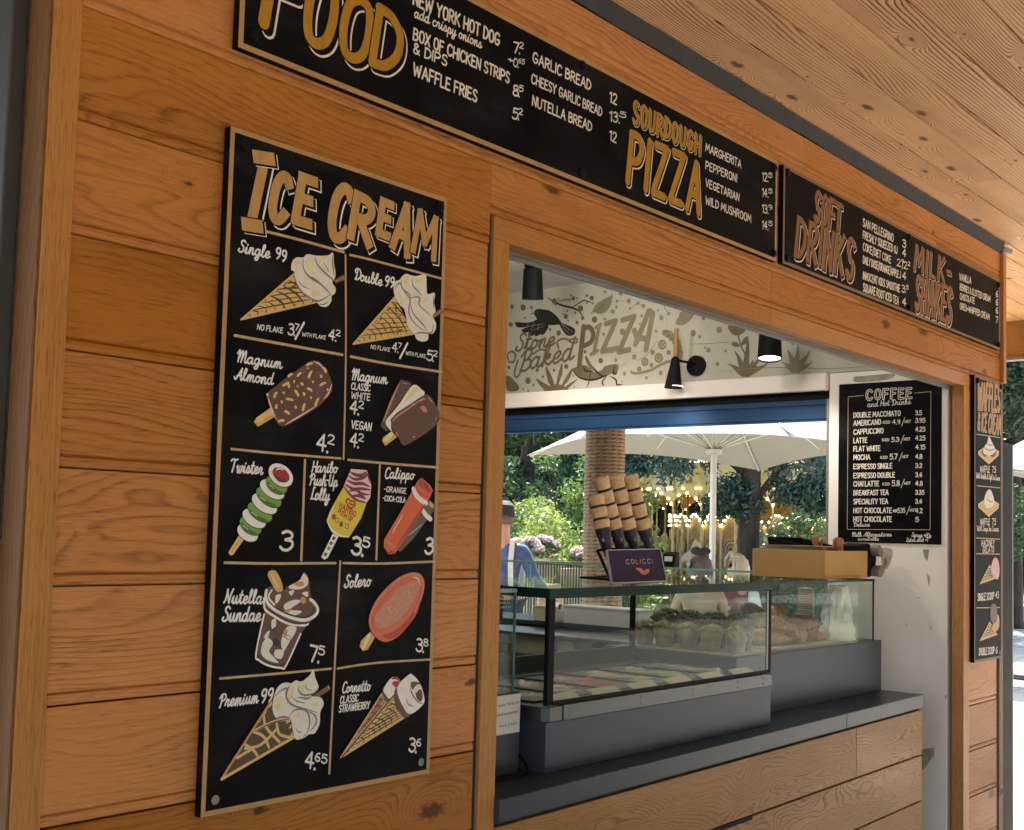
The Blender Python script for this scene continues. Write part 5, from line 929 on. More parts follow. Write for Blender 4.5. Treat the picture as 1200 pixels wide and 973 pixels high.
lamp_light(t, -.18, .7, (-.12, .063))

# ------------------------------------------------------------------ ice cream display case
t = empty('display_case', (1.05, .4, .945), 0, 'long glass gelato case with a steel band on the grey counter ledge', 'display case')
def ch(o): o.parent = t; o.location = -t.location; return o
x0, x1, y0, y1, zb, zt = .400, 1.700, .103, .70, .9455, 1.448
b = MB(); b.box(x0, x1, y0, y1, zb, 1.083); ch(b.build('base', M['grey'], bevel=.002))
b = MB(); b.hexa([(x0 - .006, y0 + .015, 1.0835), (x0 + .01, y0 - .004, 1.0835), (x0 + .01, y1, 1.0835), (x0 - .006, y1, 1.0835)], [(x0 - .006, y0 + .015, 1.124), (x0 + .01, y0 - .004, 1.124), (x0 + .01, y1, 1.124), (x0 - .006, y1, 1.124)])
b.box(x0 + .0105, x0 + .0695, y0 - .004, y1, 1.0835, 1.124); b.box(x0 + .070, x1 - .03, y0 - .007, y1, 1.0835, 1.1265); b.box(x1 - .0295, x1 + .001, y0 - .004, y1, 1.0835, 1.122); ch(b.build('steel_band', M['steel'], bevel=.0015))
b = MB()
for x in (.50, .86, 1.16, 1.45, 1.63):
    for z in (1.095, 1.113): b.lathe([(.003, 0), (.003, .001), (.0008, .0016)], (x, y0 - .0072, z), 10, 0, Matrix.Rotation(R_(90), 4, 'X'))
ch(b.build('rivets', M['greymet']))
b = MB(); b.box(x0 + .002, x0 + .020, y0, y0 + .014, 1.127, 1.432); b.box(x0 + .0205, x0 + .032, y0 + .001, y0 + .01, 1.136, 1.425); b.box(x1 - .018, x1 - .002, y0, y0 + .014, 1.127, 1.432); b.box(x0 + .0325, x1 - .0185, y0 + .0005, y0 + .012, 1.127, 1.138); b.box(x0 + .004, x0 + .016, y1 - .02, y1, 1.127, 1.432); b.box(x1 - .016, x1 - .004, y1 - .02, y1, 1.127, 1.432)
ch(b.build('frame', M['blackmat'], bevel=.0012))
b = MB(); b.box(x1 - .0215, x1 - .0186, y0 + .003, y0 + .008, 1.139, 1.416); ch(b.build('seal', M['white']))
b = MB(); b.box(x0 + .0325, x1 - .022, y0 + .004, y0 + .008, 1.138, 1.417); ch(b.build('front_pane', M['glass']))
b = MB(); b.box(x0 + .005, x0 + .010, y0 + .0155, y1 - .022, 1.127, 1.417); ch(b.build('side_pane', M['glass']))
b = MB(); b.box(x1 - .010, x1 - .005, y0 + .0155, y1 - .022, 1.127, 1.417); ch(b.build('side_pane', M['glass']))
b = MB(); b.box(x0 + .001, x1 - .001, y0 + .002, y1, 1.433, zt); o = ch(b.build('top_pane', M['glass']))
b = MB(); b.box(x0, x1, y0 - .002, y0 + .0015, 1.4205, zt + .0005); b.box(x0 - .0018, x0 + .0005, y0 + .002, y1, 1.4215, zt + .0005); ch(b.build('pane_edge', M['glassedge']))
b = MB()
for x, z in ((x0 + .055, 1.397), (x1 - .075, 1.397)): b = MB(); b.lathe([(.007, 0), (.007, .004), (.001, .005)], (x, y0 + .0035, z), 14, 0, Matrix.Rotation(R_(90), 4, 'X')); ch(b.build('pane_fixing', M['steel'], smooth='angle'))
b = MB(); b.box(x0 + .012, x1 - .012, y0 + .02, y1 - .02, 1.0835, 1.10); b.box(x0 + .012, x1 - .012, y1 - .03, y1 - .02, 1.101, 1.18); ch(b.build('well', M['steel']))
# tubs of gelato
GEL = [((.66, .56, .40), 'cream coloured'), ((.66, .40, .13), 'caramel'), ((.62, .08, .10), 'raspberry pink'), ((.66, .50, .24), 'pale vanilla'), ((.36, .40, .12), 'pistachio green'), ((.30, .16, .09), 'chocolate brown')]
M['card'] = plain('label_card', (.70, .66, .50), .6)
for i, (c, nm) in enumerate(GEL):
    xa = .437 + i * .207; tb = empty('gelato_tub', (xa + .1, .38, 1.10), 0, 'steel tub of %s gelato in the glass case' % nm, 'gelato tub', 'gelato tubs in the case')
    b = MB(); 
    for q in ((-.098, -.094, -.2, .2), (.094, .098, -.2, .2), (-.0938, .0938, -.2, -.196), (-.0938, .0938, .196, .2)): b.box(q[0], q[1], q[2], q[3], .001, .030)
    b.build('tub', M['steel'], tb)
    b = MB(); n, mm = 14, 26; vs, fs = [], []; J = random.Random(i)
    ph = J.uniform(0, 6)
    for u in range(n):
        for v in range(mm):
            x, y = -.0935 + .187 * u / (n - 1), -.1955 + .391 * v / (mm - 1); e = min(1, 4 * min(u, n - 1 - u) / n) * min(1, 5 * min(v, mm - 1 - v) / mm)
            vs.append((x, y, .012 + e * (.014 + .008 * math.sin(40 * y + ph + 3 * math.sin(22 * x)) + .004 * J.uniform(-1, 1))))
    for u in range(n - 1):
        for v in range(mm - 1): fs.append((u * mm + v, (u + 1) * mm + v, (u + 1) * mm + v + 1, u * mm + v + 1))
    b.raw(vs, fs); b.build('gelato', plain('gelato_%d' % i, c, .35, var=.15, scale=30, bump=.2), tb, smooth=True)
    k = MB(); w = .07; k.hexa([(-w, -.255, .026), (w, -.255, .026), (w, -.253, .0255), (-w, -.253, .0255)], [(-w, -.212, .046), (w, -.212, .046), (w, -.210, .0455), (-w, -.210, .0455)]); k.build('flavour_card', M['card'], tb)
    if i: pass
# ------------------------------------------------------------------ pastry case on the right
t = empty('display_case', (2.35, .5, .945), 0, 'glass pastry case on a tall grey base at the right of the ledge', 'display case')
b = MB(); b.box(1.703, 3.008, .243, .82, .9455, 1.167); ch(b.build('base', M['grey'], bevel=.002))
b = MB(); b.box(1.703, 2.926, .246, .251, 1.168, 1.4275); ch(b.build('front_pane', M['glass']))
b = MB(); b.box(2.921, 2.926, .2515, .75, 1.168, 1.4275); ch(b.build('side_pane', M['glass']))
b = MB(); b.box(1.703, 2.93, .245, .76, 1.428, 1.437); ch(b.build('top_pane', M['glass']))
b = MB(); b.box(1.703, 2.931, .2425, .2448, 1.4278, 1.4374); b.box(2.9302, 2.932, .245, .76, 1.4278, 1.4374); b.box(2.9262, 2.928, .2445, .252, 1.168, 1.4275); ch(b.build('pane_edge', M['glassedge']))
# third case, mostly behind the left jamb
t = empty('display_case', (.1, .4, .945), 0, 'glass case with a paper notice, half hidden by the left jamb', 'display case')
b = MB(); b.box(-.60, .366, .168, .80, .9455, 1.165); ch(b.build('base', M['grey'], bevel=.002))
b = MB(); b.box(-.60, .336, .170, .176, 1.1655, 1.436); ch(b.build('front_pane', M['glass']))
b = MB(); b.box(.330, .336, .1765, .78, 1.1655, 1.436); ch(b.build('side_pane', M['glass']))
b = MB(); b.box(-.60, .338, .168, .80, 1.4365, 1.446); ch(b.build('top_pane', M['glass']))
b = MB(); b.box(.3362, .3385, .168, .177, 1.1655, 1.436); b.box(.3382, .340, .168, .80, 1.4363, 1.4463); b.box(-.60, .338, .1655, .1678, 1.4363, 1.4463); ch(b.build('pane_edge', M['glassrail']))
t = empty('paper_notice', (.3, .16, 1.06), 0, 'white printed paper notice taped to the left display case beside the jamb', 'notice')
b = MB(); b.box(.10, .362, .1645, .1672, 1.056, 1.160); ch(b.build('sheet', M['paper']))
s = Sign(1, .1645)
for a in (("PLEASE DO NOT TOUCH THE GLASS", 560, 834, 608, 824, 2.4), ("ASK OUR TEAM FOR ALLERGENS", 560, 845, 607, 835, 2.4), ("WE DO NOT TAKE CASH", 560, 858.5, 605, 848.5, 2.4)): s.text(*a, 0, w=.15)
ch(s.done('notice_print', M['ink'], None))
t = empty('small_sign', (.25, .20, 1.36), 0, 'small black price sign with white writing behind the glass at the left jamb', 'sign')
b = MB(); b.box(.17, .315, .196, .199, 1.365, 1.425); ch(b.build('plate', M['board']))
b = MB(); b.tube([(.24, .2, 1.366), (.245, .21, 1.168)], .003, 6); ch(b.build('stem', M['black']))
s = Sign(1, .1955)
for a in (("GELATO CUPS", 586, 703, 598, 702.6, 2.6), ("SMALL 4.5", 586, 708, 597, 707.6, 2.4), ("LARGE 6.5", 586, 713, 598, 712.4, 2.4)): s.text(*a, 0, w=.15)
ch(s.done('sign_lettering', M['paper'], None))
# cable lying by the base
b = MB(); b.tube([(.385, .30, 1.05), (.388, .2, 1.0), (.39, .16, .965), (.36, .13, .9475), (.25, .125, .9475), (.1, .15, .9475)], .003, 6); tag(b.build('cable', M['black'], smooth=True), 'thin black cable on the grey ledge beside the gelato case', 'cable')

# ------------------------------------------------------------------ cones, sign, box
M['wafer'] = plain('wafer', (0.88, 0.58, 0.30), .7, var=.15, scale=40, bump=.3, bscale=120)
M['sleeve'] = plain('dark_sleeve', (0.030, 0.020, 0.045), .5, var=.1)
M['pinkmark'] = plain('sleeve_mark', (.55, .28, .24), .6)
M['plum'] = plain('plum_board', (0.036, 0.026, 0.090), .5, var=.05, spec=.1)
M['acrylic'] = plain('clear_edge', (.55, .58, .6), .1, var=.02)
M['coral'] = plain('coral_print', (.80, .22, .11), .5)
cols = [((698, 583), (707.5, 626), .345, 3), ((704, 561), (722.5, 626), .39, 4), ((721, 559), (739, 626), .41, 4), ((738.5, 559), (756.5, 626), .43, 4)]
LBL = ['front stack, shortest and leftmost', 'second stack from the left', 'third stack from the left', 'rightmost stack']
ordn = ['lowest', 'second lowest', 'second highest', 'topmost']
for ci, (pa, pb, yy, n) in enumerate(cols):
    A0, B0 = Vector(hit(*pa, 1, yy + .03)), Vector(hit(*pb, 1, yy)); d = (A0 - B0); Ld = d.length; q = d.normalized().to_track_quat('Z', 'Y').to_matrix().to_4x4(); sp = Ld / n
    for k in range(n):
        p = B0 + d * (k / n)
        word = ordn[k] if n == 4 else ['lowest', 'middle', 'topmost'][k]
        c = empty('waffle_cone', tuple(p), 0, '%s waffle cone of the %s on the gelato case' % (word, LBL[ci]), 'waffle cone', 'stacked waffle cones'); c.matrix_world = Matrix.Translation(p) @ q @ Matrix.Rotation(k * 1.3 + ci, 4, 'Z')
        R0 = .0285
        b = MB(); b.lathe([(R0 * .80, .008), (R0 * .88, .013), (R0, sp + .004), (R0 * .93, sp + .004), (R0 * .8, sp - .02), (.002, sp - .03)], (0, 0, 0), 28); 
        o = b.build('wafer', M['wafer'], c, smooth='angle')
        for j in range(5):                                      # rolled seam and diamond ribs
            rb = []
            for i in range(10):
                f = i / 9; a = j * 1.2566 + f * 1.1; r = R0 * (.86 + .14 * f) + .0004; rb.append((r * math.cos(a), r * math.sin(a), .02 + (sp - .018) * f))
            b.tube(rb, .0011, 5)
        bpy.data.objects.remove(o); o = b.build('wafer', M['wafer'], c, smooth='angle')
        b = MB(); b.lathe([(R0 * .60, -.05 if k == 0 else -.004), (R0 * .90, .010), (R0 * .90, .0125), (R0 * .7, .0125)] if k else [(.006, -.105), (R0 * .90, .012), (R0 * .90, .0195), (R0 * .7, .0195)], (0, 0, 0), 28); b.build('sleeve', M['sleeve'], c, smooth='angle')
        if k == 0:
            b = MB()
            for (a, z, s1) in ((0, -.012, .007), (.5, -.03, .006), (-.45, -.035, .007), (.1, -.05, .005), (2.2, -.02, .007), (4.2, -.02, .007)):
                r = R0 * .9 * (1 - (.012 - z) / .117 * .78) + .0006; a += math.atan2(-.8, -.55) - 1.3 * k - ci
                b.ball((r * math.cos(a), r * math.sin(a), z), (s1 * .6, s1 * .6, s1), 8)
            b.build('sleeve_print', M['pinkmark'], c, smooth=True)
st = empty('cone_stand', (1.1, .4, 1.4485), 0, 'black wire stand holding the stacked waffle cones on the gelato case', 'stand')
b = MB()
fp = [Vector(hit(700, 645, 1, .35)), Vector(hit(716, 683, 1, .36))]; fp2 = [Vector(hit(765, 640, 1, .45)), Vector(hit(775, 665, 1, .43))]
fp[1].z = 1.4495; fp2[1].z = 1.4495
for a, c in (fp, fp2): b.tube([a - Vector(st.location), c - Vector(st.location)], .005, 8)
b.tube([fp[1] - Vector(st.location) + Vector((0, 0, .003)), fp2[1] - Vector(st.location) + Vector((0, 0, .003))], .005, 8); b.tube([fp[0] - Vector(st.location), fp2[0] - Vector(st.location)], .004, 8)
b.tube([fp[1] - Vector(st.location) + Vector((.0, 0, .003)), fp[1] - Vector(st.location) + Vector((.05, .16, .003)), fp2[1] - Vector(st.location) + Vector((0, .16, .003)), fp2[1] - Vector(st.location) + Vector((0, 0, .003))], .004, 8)
b.build('frame', M['black'], st, smooth=True)
# leaning sign
P0, P1 = Vector(hit(717.5, 689, 1, .205)), Vector(hit(781, 683.5, 1, .235)); P3, P2 = Vector(hit(711.5, 645.5, 1, .265)), Vector(hit(773.5, 644, 1, .30)); zz = 1.4495
P0.z = zz; P1.z = zz
t = empty('table_sign', tuple((P0 + P1) / 2), 0, 'purple COLICCI sign with a coral bird standing before the waffle cones', 'sign'); inv = Vector(t.location)
nrm = (P1 - P0).cross(P3 - P0).normalized(); nrm = nrm if nrm.y < 0 else -nrm
def lp(u, v, h=0.0): return P0 * (1 - u) * (1 - v) + P1 * u * (1 - v) + P2 * u * v + P3 * (1 - u) * v + nrm * h - inv
b = MB(); b.hexa([lp(0, 0, -.004), lp(1, 0, -.004), lp(1, 0), lp(0, 0)], [lp(0, 1, -.004), lp(1, 1, -.004), lp(1, 1), lp(0, 1)]); b.build('board', M['plum'], t, bevel=.001)
b = MB()
for (u0, u1, v0, v1) in ((-.008, .0, 0, 1.012), (1.0, 1.008, 0, 1.012), (0, 1, 1.0, 1.02), (-.008, 1.008, -.0, .035)):
    b.hexa([lp(u0, v0, -.006), lp(u1, v0, -.006), lp(u1, v0, .002), lp(u0, v0, .002)], [lp(u0, v1, -.006), lp(u1, v1, -.006), lp(u1, v1, .002), lp(u0, v1, .002)])
b.build('acrylic_edge', M['acrylic'], t)
class Lean(Sign):
    def uv(s, x, y): return np.array([x, y])
    def pt(s, q, h): return lp(q[0] / s.W, q[1] / s.H, h)
s = Lean(1, 0); s.W, s.H = (P1 - P0).length, (P3 - P0).length
s.text("COLICCI", .30 * s.W, .58 * s.H, .80 * s.W, .58 * s.H, -.13 * s.H, 1, w=.18, slant=0, sp=.3)
q = [(.455, .425), (.50, .45), (.56, .43), (.60, .36), (.66, .40), (.71, .39), (.705, .33), (.66, .27), (.60, .24), (.545, .27), (.52, .33), (.49, .385)]
s.fill([(a * s.W, c * s.H) for a, c in q], 0); s.done('sign_lettering', [M['coral'], plain('pale_print', L(214, 176, 150), .5)], t)
# bamboo box
t = empty('bamboo_box', (2.785, .48, 1.4385), 0, 'square bamboo box filled with wrapped sachets on top of the pastry case', 'box')
b = MB(); w, dd, hh = .217, .172, .120; b.rnd = .3
b.box(-w, w, -dd, -dd + .012, 0, hh); b.rnd = .5; b.box(-w, w, dd - .012, dd, 0, hh); b.rnd = .7; b.box(-w, -w + .012, -dd + .0122, dd - .0122, 0, hh); b.rnd = .9; b.box(w - .012, w, -dd + .0122, dd - .0122, 0, hh); b.rnd = .1; b.box(-w + .0122, w - .0122, -dd + .0122, dd - .0122, .002, .012)
M['bamboo'] = wood('bamboo_board', (0.58, 0.35, 0.145), (0.30, 0.145, 0.045), axis='x', freq=60, warp=2, knots=0, line=.12, pore=.25, tone=.1, blotch=.15, bump=.05)
b.build('box', M['bamboo'], t, bevel=.0015)
b = MB(); 
for (a, c, d_, e, zh) in ((-.06, .20, -.155, -.147, .117), (-.06, .20, .147, .155, .172)): b.hexa([(a, d_, .02), (c, d_, .02), (c, e, .02), (a, e, .02)], [(a - .03, d_ - .004, zh), (c + .0, d_ - .004, zh), (c + .0, e + .012, zh), (a - .03, e + .012, zh)])
b.hexa([(-.065, -.146, .02), (-.06, -.146, .02), (-.06, .146, .02), (-.065, .146, .02)], [(-.09, -.155, .117), (-.082, -.155, .117), (-.082, .158, .172), (-.09, .158, .172)]); b.hexa([(.20, -.146, .02), (.205, -.146, .02), (.205, .146, .02), (.20, .146, .02)], [(.2005, -.15, .117), (.2045, -.15, .117), (.2045, .15, .172), (.2005, .15, .172)])
tag(b.build('black_tray', M['blackmat']), 'black plastic tray standing in the bamboo box', 'tray').location = t.location
M['sachet'] = plain('orange_sachet', (.50, .17, .07), .45, var=.2); M['kraft'] = plain('kraft_paper', (.30, .21, .15), .75, var=.1)
for i, (x, y, rz, ry) in enumerate(((.02, -.10, .3, .5), (.06, -.09, 1.0, -.25), (.10, -.08, -.4, .35), (.13, -.10, .6, .7), (.03, -.03, 1.4, .3), (.09, -.02, .2, -.5))):
    b = MB(); Mx = Matrix.Rotation(rz, 4, 'Z') @ Matrix.Rotation(ry, 4, 'Y')
    pr = [(-.014, 0), (-.010, .022), (-.014, .08), (-.011, .092), (.011, .092), (.014, .08), (.010, .022), (.014, 0)]
    b.hexa([Mx @ Vector((u, -.004, v)) for u, v in pr], [Mx @ Vector((u * .97, .004, v)) for u, v in pr])
    o = tag(b.build('sachet', M['sachet'], bevel=.001), 'orange brown sachet poking out of the bamboo box', 'sachet', 'sachets in the bamboo box'); o.location = Vector(t.location) + Vector((x - .01, y, .088))
for k in range(1):
    b = MB()
    for j in range(9): b.hexa([(-.20, -.15, .108 + j * .0035), (-.07, -.15, .108 + j * .0035), (-.07, .12, .108 + j * .0035), (-.20, .12, .108 + j * .0035)], [(-.20 + j * .001, -.15, .111 + j * .0035), (-.07, -.15 + j * .002, .111 + j * .0035), (-.07, .12, .111 + j * .0035), (-.20, .12, .111 + j * .0035)])
    tag(b.build('paper_napkins', M['kraft']), 'pile of brown paper napkins in the left half of the bamboo box', 'napkins').location = t.location
# dark holder with cups beside the box
hx = Vector((3.10, .40, 1.4385)); t = empty('cup_holder', tuple(hx), 0, 'rounded black holder with grey cups and a wooden paddle right of the bamboo box', 'cup holder')
M['cupgrey'] = plain('grey_card_cup', (.26, .225, .19), .7, var=.1); M['paddle'] = plain('paddle_wood', (.42, .32, .23), .6, var=.12, scale=10, stretch=(1, 1, 8))
b = MB(); 
pr = [(-.085, 0), (.02, 0), (.075, .035), (.085, .085), (.06, .135), (.0, .155), (-.085, .15)]
b.hexa([(x, -.06, z) for x, z in pr], [(x, .06, z) for x, z in pr]); b.build('holder', M['black'], t, bevel=.012, segs=3)
for (x, z, a, r) in ((.03, .122, 35, .036), (.045, .030, -25, .038)):
    b = MB(); b.lathe([(.001, -.001), (r * .86, 0), (r * .9, .006), (r, .05), (.001, .05)], (0, 0, 0), 24, 0, Matrix.Translation((x, -.060, z)) @ Matrix.Rotation(R_(a), 4, 'Y') @ Matrix.Rotation(R_(90), 4, 'X') @ Matrix.Scale(.62, 4, (0, 1, 0)) @ Matrix.Translation((0, 0, -.012))); b.build('cup', M['cupgrey'], t, smooth='angle')
b = MB(); b.hexa([(.005, -.135, .085), (.020, -.13, .065), (.125, -.075, .035), (.115, -.08, .062)], [(.008, -.13, .100), (.022, -.124, .082), (.13, -.07, .05), (.12, -.072, .076)]); b.build('paddle', M['paddle'], t, bevel=.003)
# ------------------------------------------------------------------ pastries
M['crust'] = None
def crust_mat(nm, a, c):
    m, nt, p = nmat(nm); lk = nt.links.new; tc = N(nt, 'ShaderNodeTexCoord'); n = N(nt, 'ShaderNodeTexNoise', i_Scale=22.0, i_Detail=6.0, i_Roughness=.65); lk(tc.outputs['Object'], n.inputs['Vector'])
    r = N(nt, 'ShaderNodeValToRGB'); r.color_ramp.elements[0].position = .35; r.color_ramp.elements[0].color = (*a, 1); r.color_ramp.elements[1].position = .68; r.color_ramp.elements[1].color = (*c, 1); lk(n.outputs[0], r.inputs[0]); lk(r.outputs[0], p.inputs['Base Color'])
    p.inputs['Roughness'].default_value = .38; b = N(nt, 'ShaderNodeBump', i_Strength=.35, i_Distance=.004); lk(n.outputs[0], b.inputs['Height']); lk(b.outputs[0], p.inputs['Normal']); return m
M['crust'] = crust_mat('croissant_crust', (.13, .045, .010), (.48, .235, .075)); M['crust2'] = crust_mat('bun_crust', (.12, .04, .012), (.30, .11, .03)); M['crumb'] = crust_mat('crumble', (.26, .17, .08), (.48, .34, .17)); M['muffin'] = crust_mat('muffin_case', (.22, .13, .07), (.36, .24, .13)); M['darkmuf'] = crust_mat('dark_muffin', (.05, .03, .02), (.12, .07, .045))
def croissant_mb(seed, Lc=.20, W=.050):
    b = MB(); J = random.Random(seed); n, m = 44, 18; vs, fs = [], []
    for i in range(n):
        u = -1 + 2 * i / (n - 1); env = max(0.10, (1 - abs(u) ** 2.0)) ** .75; seg = (abs(u) * 3.6) % 1.0; st_ = 1 + .13 * (1 - seg) if abs(u) > .08 else 1.12
        cx = u * Lc / 2; cy = -.045 * u * u
        for k in range(m):
            a = 2 * math.pi * k / m; r = W * env * st_ * (1 + .03 * J.uniform(-1, 1)); zz = r * .82 * math.sin(a)
            vs.append((cx, cy + r * math.cos(a), max(zz, -W * .45 * env) + W * .45))
    for i in range(n - 1):
        for k in range(m): fs.append((i * m + k, i * m + (k + 1) % m, (i + 1) * m + (k + 1) % m, (i + 1) * m + k))
    fs.append(tuple(range(m - 1, -1, -1))); fs.append(tuple((n - 1) * m + k for k in range(m))); b.raw(vs, fs); return b
M['traywood'] = plain('pale_tray', (.46, .38, .27), .5, var=.1); 
t0 = MB(); t0.box(2.02, 2.67, .285, .70, 1.1675, 1.178); tag(t0.build('serving_board', M['traywood'], bevel=.004), 'pale board under the croissants in the pastry case', 'tray')
t0 = MB(); t0.box(1.72, 2.0, .27, .73, 1.1675, 1.176); tag(t0.build('serving_board', M['traywood'], bevel=.004), 'pale board under the crumble muffins in the pastry case', 'tray')
CR = [((2.40, .375, 1.178), .35, 1.05, 'crust', 'large golden croissant at the front of the pastry case'), ((2.18, .40, 1.178), -.5, .95, 'crust', 'golden croissant behind the glass joint of the pastry case'), ((2.59, .37, 1.178), .1, .6, 'crust', 'small pale pastry at the right end of the croissant pile'),
      ((2.24, .42, 1.232), 1.9, 1.0, 'crust', 'croissant standing on end in the pile behind the glass'), ((2.58, .44, 1.215), -.1, .95, 'crust2', 'dark brown glazed bun on the right of the pile'), ((2.50, .52, 1.265), .25, .9, 'crust', 'croissant on top of the pile with a split crust'), ((2.34, .58, 1.275), .0, .9, 'crust2', 'darkest croissant at the back top of the pile'), ((2.36, .55, 1.178), .2, 1.0, 'crust2', 'croissant at the bottom rear of the pile'), ((2.60, .58, 1.178), -.2, 1.0, 'crust', 'rear right croissant under the pile')]
for i, (p, rz, sc_, mt, lb) in enumerate(CR):
    b = croissant_mb(i, .24 * sc_, .052 * sc_); o = b.build('croissant', M[mt], None, smooth=True); o.location = p; o.rotation_euler = (.0 if p[2] < 1.2 else .15, .0 if p[2] < 1.2 else -.1, rz); tag(o, lb, 'pastry', 'croissants in the pastry case')
def muffin(p, top, body, lb, sc_=1.0):
    t = empty('muffin', p, random.uniform(0, 6), lb, 'muffin', 'muffins in the pastry case'); J = random.Random(int(p[1] * 1000) + int(p[2] * 500))
    b = MB(); pts = [(.030, 0), (.040, .05), (.041, .055), (.001, .055)]; vs = []
    b.lathe([(r * sc_, z * sc_) for r, z in pts], (0, 0, 0), 26, 0, None, .03); b.build('case', M[body], t)
    b = MB(); 
    for k in range(60):
        a, f = J.uniform(0, 6.28), J.random() ** .6; r = .045 * f; z = .055 + .035 * math.sqrt(max(0, 1 - f * f * .9)); q = J.uniform(.006, .013); b.ball((r * sc_ * math.cos(a), r * sc_ * math.sin(a), z * sc_), (q, q, q * .8), 6)
    b.ball((0, 0, .055 * sc_), (.044 * sc_, .044 * sc_, .032 * sc_), 14); b.build('top', M[top], t, smooth=True)
pos = ['front', 'second', 'third', 'fourth', 'rearmost']
for k, y in enumerate((.30, .405, .51, .615, .705)): muffin((1.80, y, 1.177), 'crumb', 'muffin', '%s crumble topped muffin of the row behind the case joint' % pos[k])
for k, y in enumerate((.36, .47, .58, .68)): muffin((1.93, y, 1.177), 'darkmuf', 'darkmuf', '%s dark muffin of the back row in the pastry case' % ['front', 'second', 'third', 'rearmost'][k], 1.45)
# crumpled white bag
b = MB(); vs, fs = [], []; n, m = 26, 30
from mathutils import noise as mn
for i in range(n):
    f = i / (n - 1)
    for k in range(m):
        a = 2 * math.pi * k / m; sx = .092 * (1 - .5 * f ** 1.6); sy = .062 * (1 - .45 * f); q = Vector((math.cos(a) * 2.2, math.sin(a) * 2.2, f * 3.0)); r = 1 + .30 * abs(mn.noise(q)) * 1.5 + .12 * mn.noise(q * 2.7)
        vs.append((sx * r * math.cos(a) + .02 * f, sy * r * math.sin(a), .235 * f * (1 + .06 * mn.noise(q * 1.3 + Vector((9, 2, 4)))) + .002))
for i in range(n - 1):
    for k in range(m): fs.append((i * m + k, i * m + (k + 1) % m, (i + 1) * m + (k + 1) % m, (i + 1) * m + k))
fs.append(tuple((n - 1) * m + k for k in range(m))); b.raw(vs, fs)
M['bag'] = plain('white_bag', (.84, .83, .78), .6, var=.05); o = b.build('paper_bag', M['bag'], None, smooth='angle', angle=.35); o.location = (2.802, .362, 1.168); tag(o, 'crumpled white bag standing at the right end inside the pastry case', 'bag')
# ------------------------------------------------------------------ end hatch counter and what stands on it
t = empty('glass_guard', (3.45, 1.9, 1.105), 0, 'low glass guard along the end hatch counter', 'glass guard')
for y0_, y1_ in ((.70, 1.85), (1.853, 2.60), (2.603, 3.13)):
    b = MB(); b.box(3.445, 3.451, y0_, y1_, 1.1055, 1.425); ch(b.build('pane', M['glass']))
b = MB(); b.box(3.34, 3.453, .70, 3.13, 1.4255, 1.435); ch(b.build('top_pane', M['glass']))
b = MB(); b.box(3.3365, 3.3395, .70, 3.13, 1.4253, 1.4353); b.box(3.4455, 3.4505, 1.8502, 1.8528, 1.1055, 1.425); b.box(3.4455, 3.4505, 2.6002, 2.6028, 1.1055, 1.425); ch(b.build('pane_edge', M['glassrail']))
M['cream'] = plain('cream_card', (.58, .50, .34), .6, var=.06); M['boxwhite'] = plain('white_card', (.60, .59, .55), .55, var=.05)
def carton(p, s, mat, lb, lid=True, lip=.012):
    t = empty('carton', p, 0, lb, 'carton'); b = MB(); b.box(-s[0] / 2, s[0] / 2, -s[1] / 2, s[1] / 2, 0, s[2] - lip - .001); b.build('body', mat, t, bevel=.002)
    b = MB(); b.box(-s[0] / 2 - .003, s[0] / 2 + .003, -s[1] / 2 - .003, s[1] / 2 + .003, s[2] - lip, s[2]); b.build('lid', mat, t, bevel=.002)
carton((3.28, 1.92, 1.1055), (.14, .50, .10), M['boxwhite'], 'long low white carton on the end hatch counter behind the gelato case')
carton((3.28, 2.30, 1.1055), (.14, .16, .085), M['cream'], 'cream carton beside the long white one on the end hatch counter')
# open shelving under the end hatch
t = empty('shelf_unit', (3.1, 1.9, 0), 0, 'steel shelf unit with trays under the end hatch', 'shelf unit')
b = MB(); 
for z in (.15, .52, .80, .94, 1.055): b = MB(); b.box(-.28, .18, -1.05, 1.2, z, z + .016); b.build('shelf', M['steel'], t, bevel=.002)
for y in (-1.03, .05, 1.18):
    for x in (-.26, .16):
        b = MB(); b.box(x - .012, x + .012, y - .012, y + .012, 0, 1.054); b.build('upright', M['steel'], t)
carton((2.95, 2.05, .9565), (.16, .42, .09), M['cream'], 'cream carton on the upper shelf under the end hatch'); carton((2.95, 1.55, .8165), (.2, .5, .10), M['boxwhite'], 'white carton on the middle shelf under the end hatch'); carton((2.95, 2.6, .8165), (.2, .4, .08), M['cream'], 'cream carton at the far end of the middle shelf')
t = empty('cup_stack', (3.40, .80, 1.1055), 0, 'stack of ribbed brown paper cups seen through the pastry case', 'cups')
b = MB(); pf = []
for k in range(22): pf += [(.036, .005 + k * .0115), (.0395, .009 + k * .0115), (.0395, .012 + k * .0115)]
b.lathe([(.001, 0), (.03, 0)] + pf + [(.001, .262)], (0, 0, 0), 26); b.build('cups', plain('brown_cup', (.34, .24, .16), .7, var=.1), t, smooth='angle')
h = Vector(hit(786, 664, 0, 3.39)); t = empty('card_reader', (h.x, h.y, 1.4355), 0, 'small black card reader on the end hatch glass guard', 'card reader'); b = MB()
b.hexa([(-.03, -.038, 0), (.03, -.038, 0), (.03, .038, 0), (-.03, .038, 0)], [(-.02, -.042, .07), (.02, -.042, .085), (.02, .042, .085), (-.02, .042, .07)]); b.build('body', M['black'], t, bevel=.006); b = MB(); b.box(-.0255, -.0245, -.025, .025, .03, .058); b.build('screen', M['acrylic'], t)
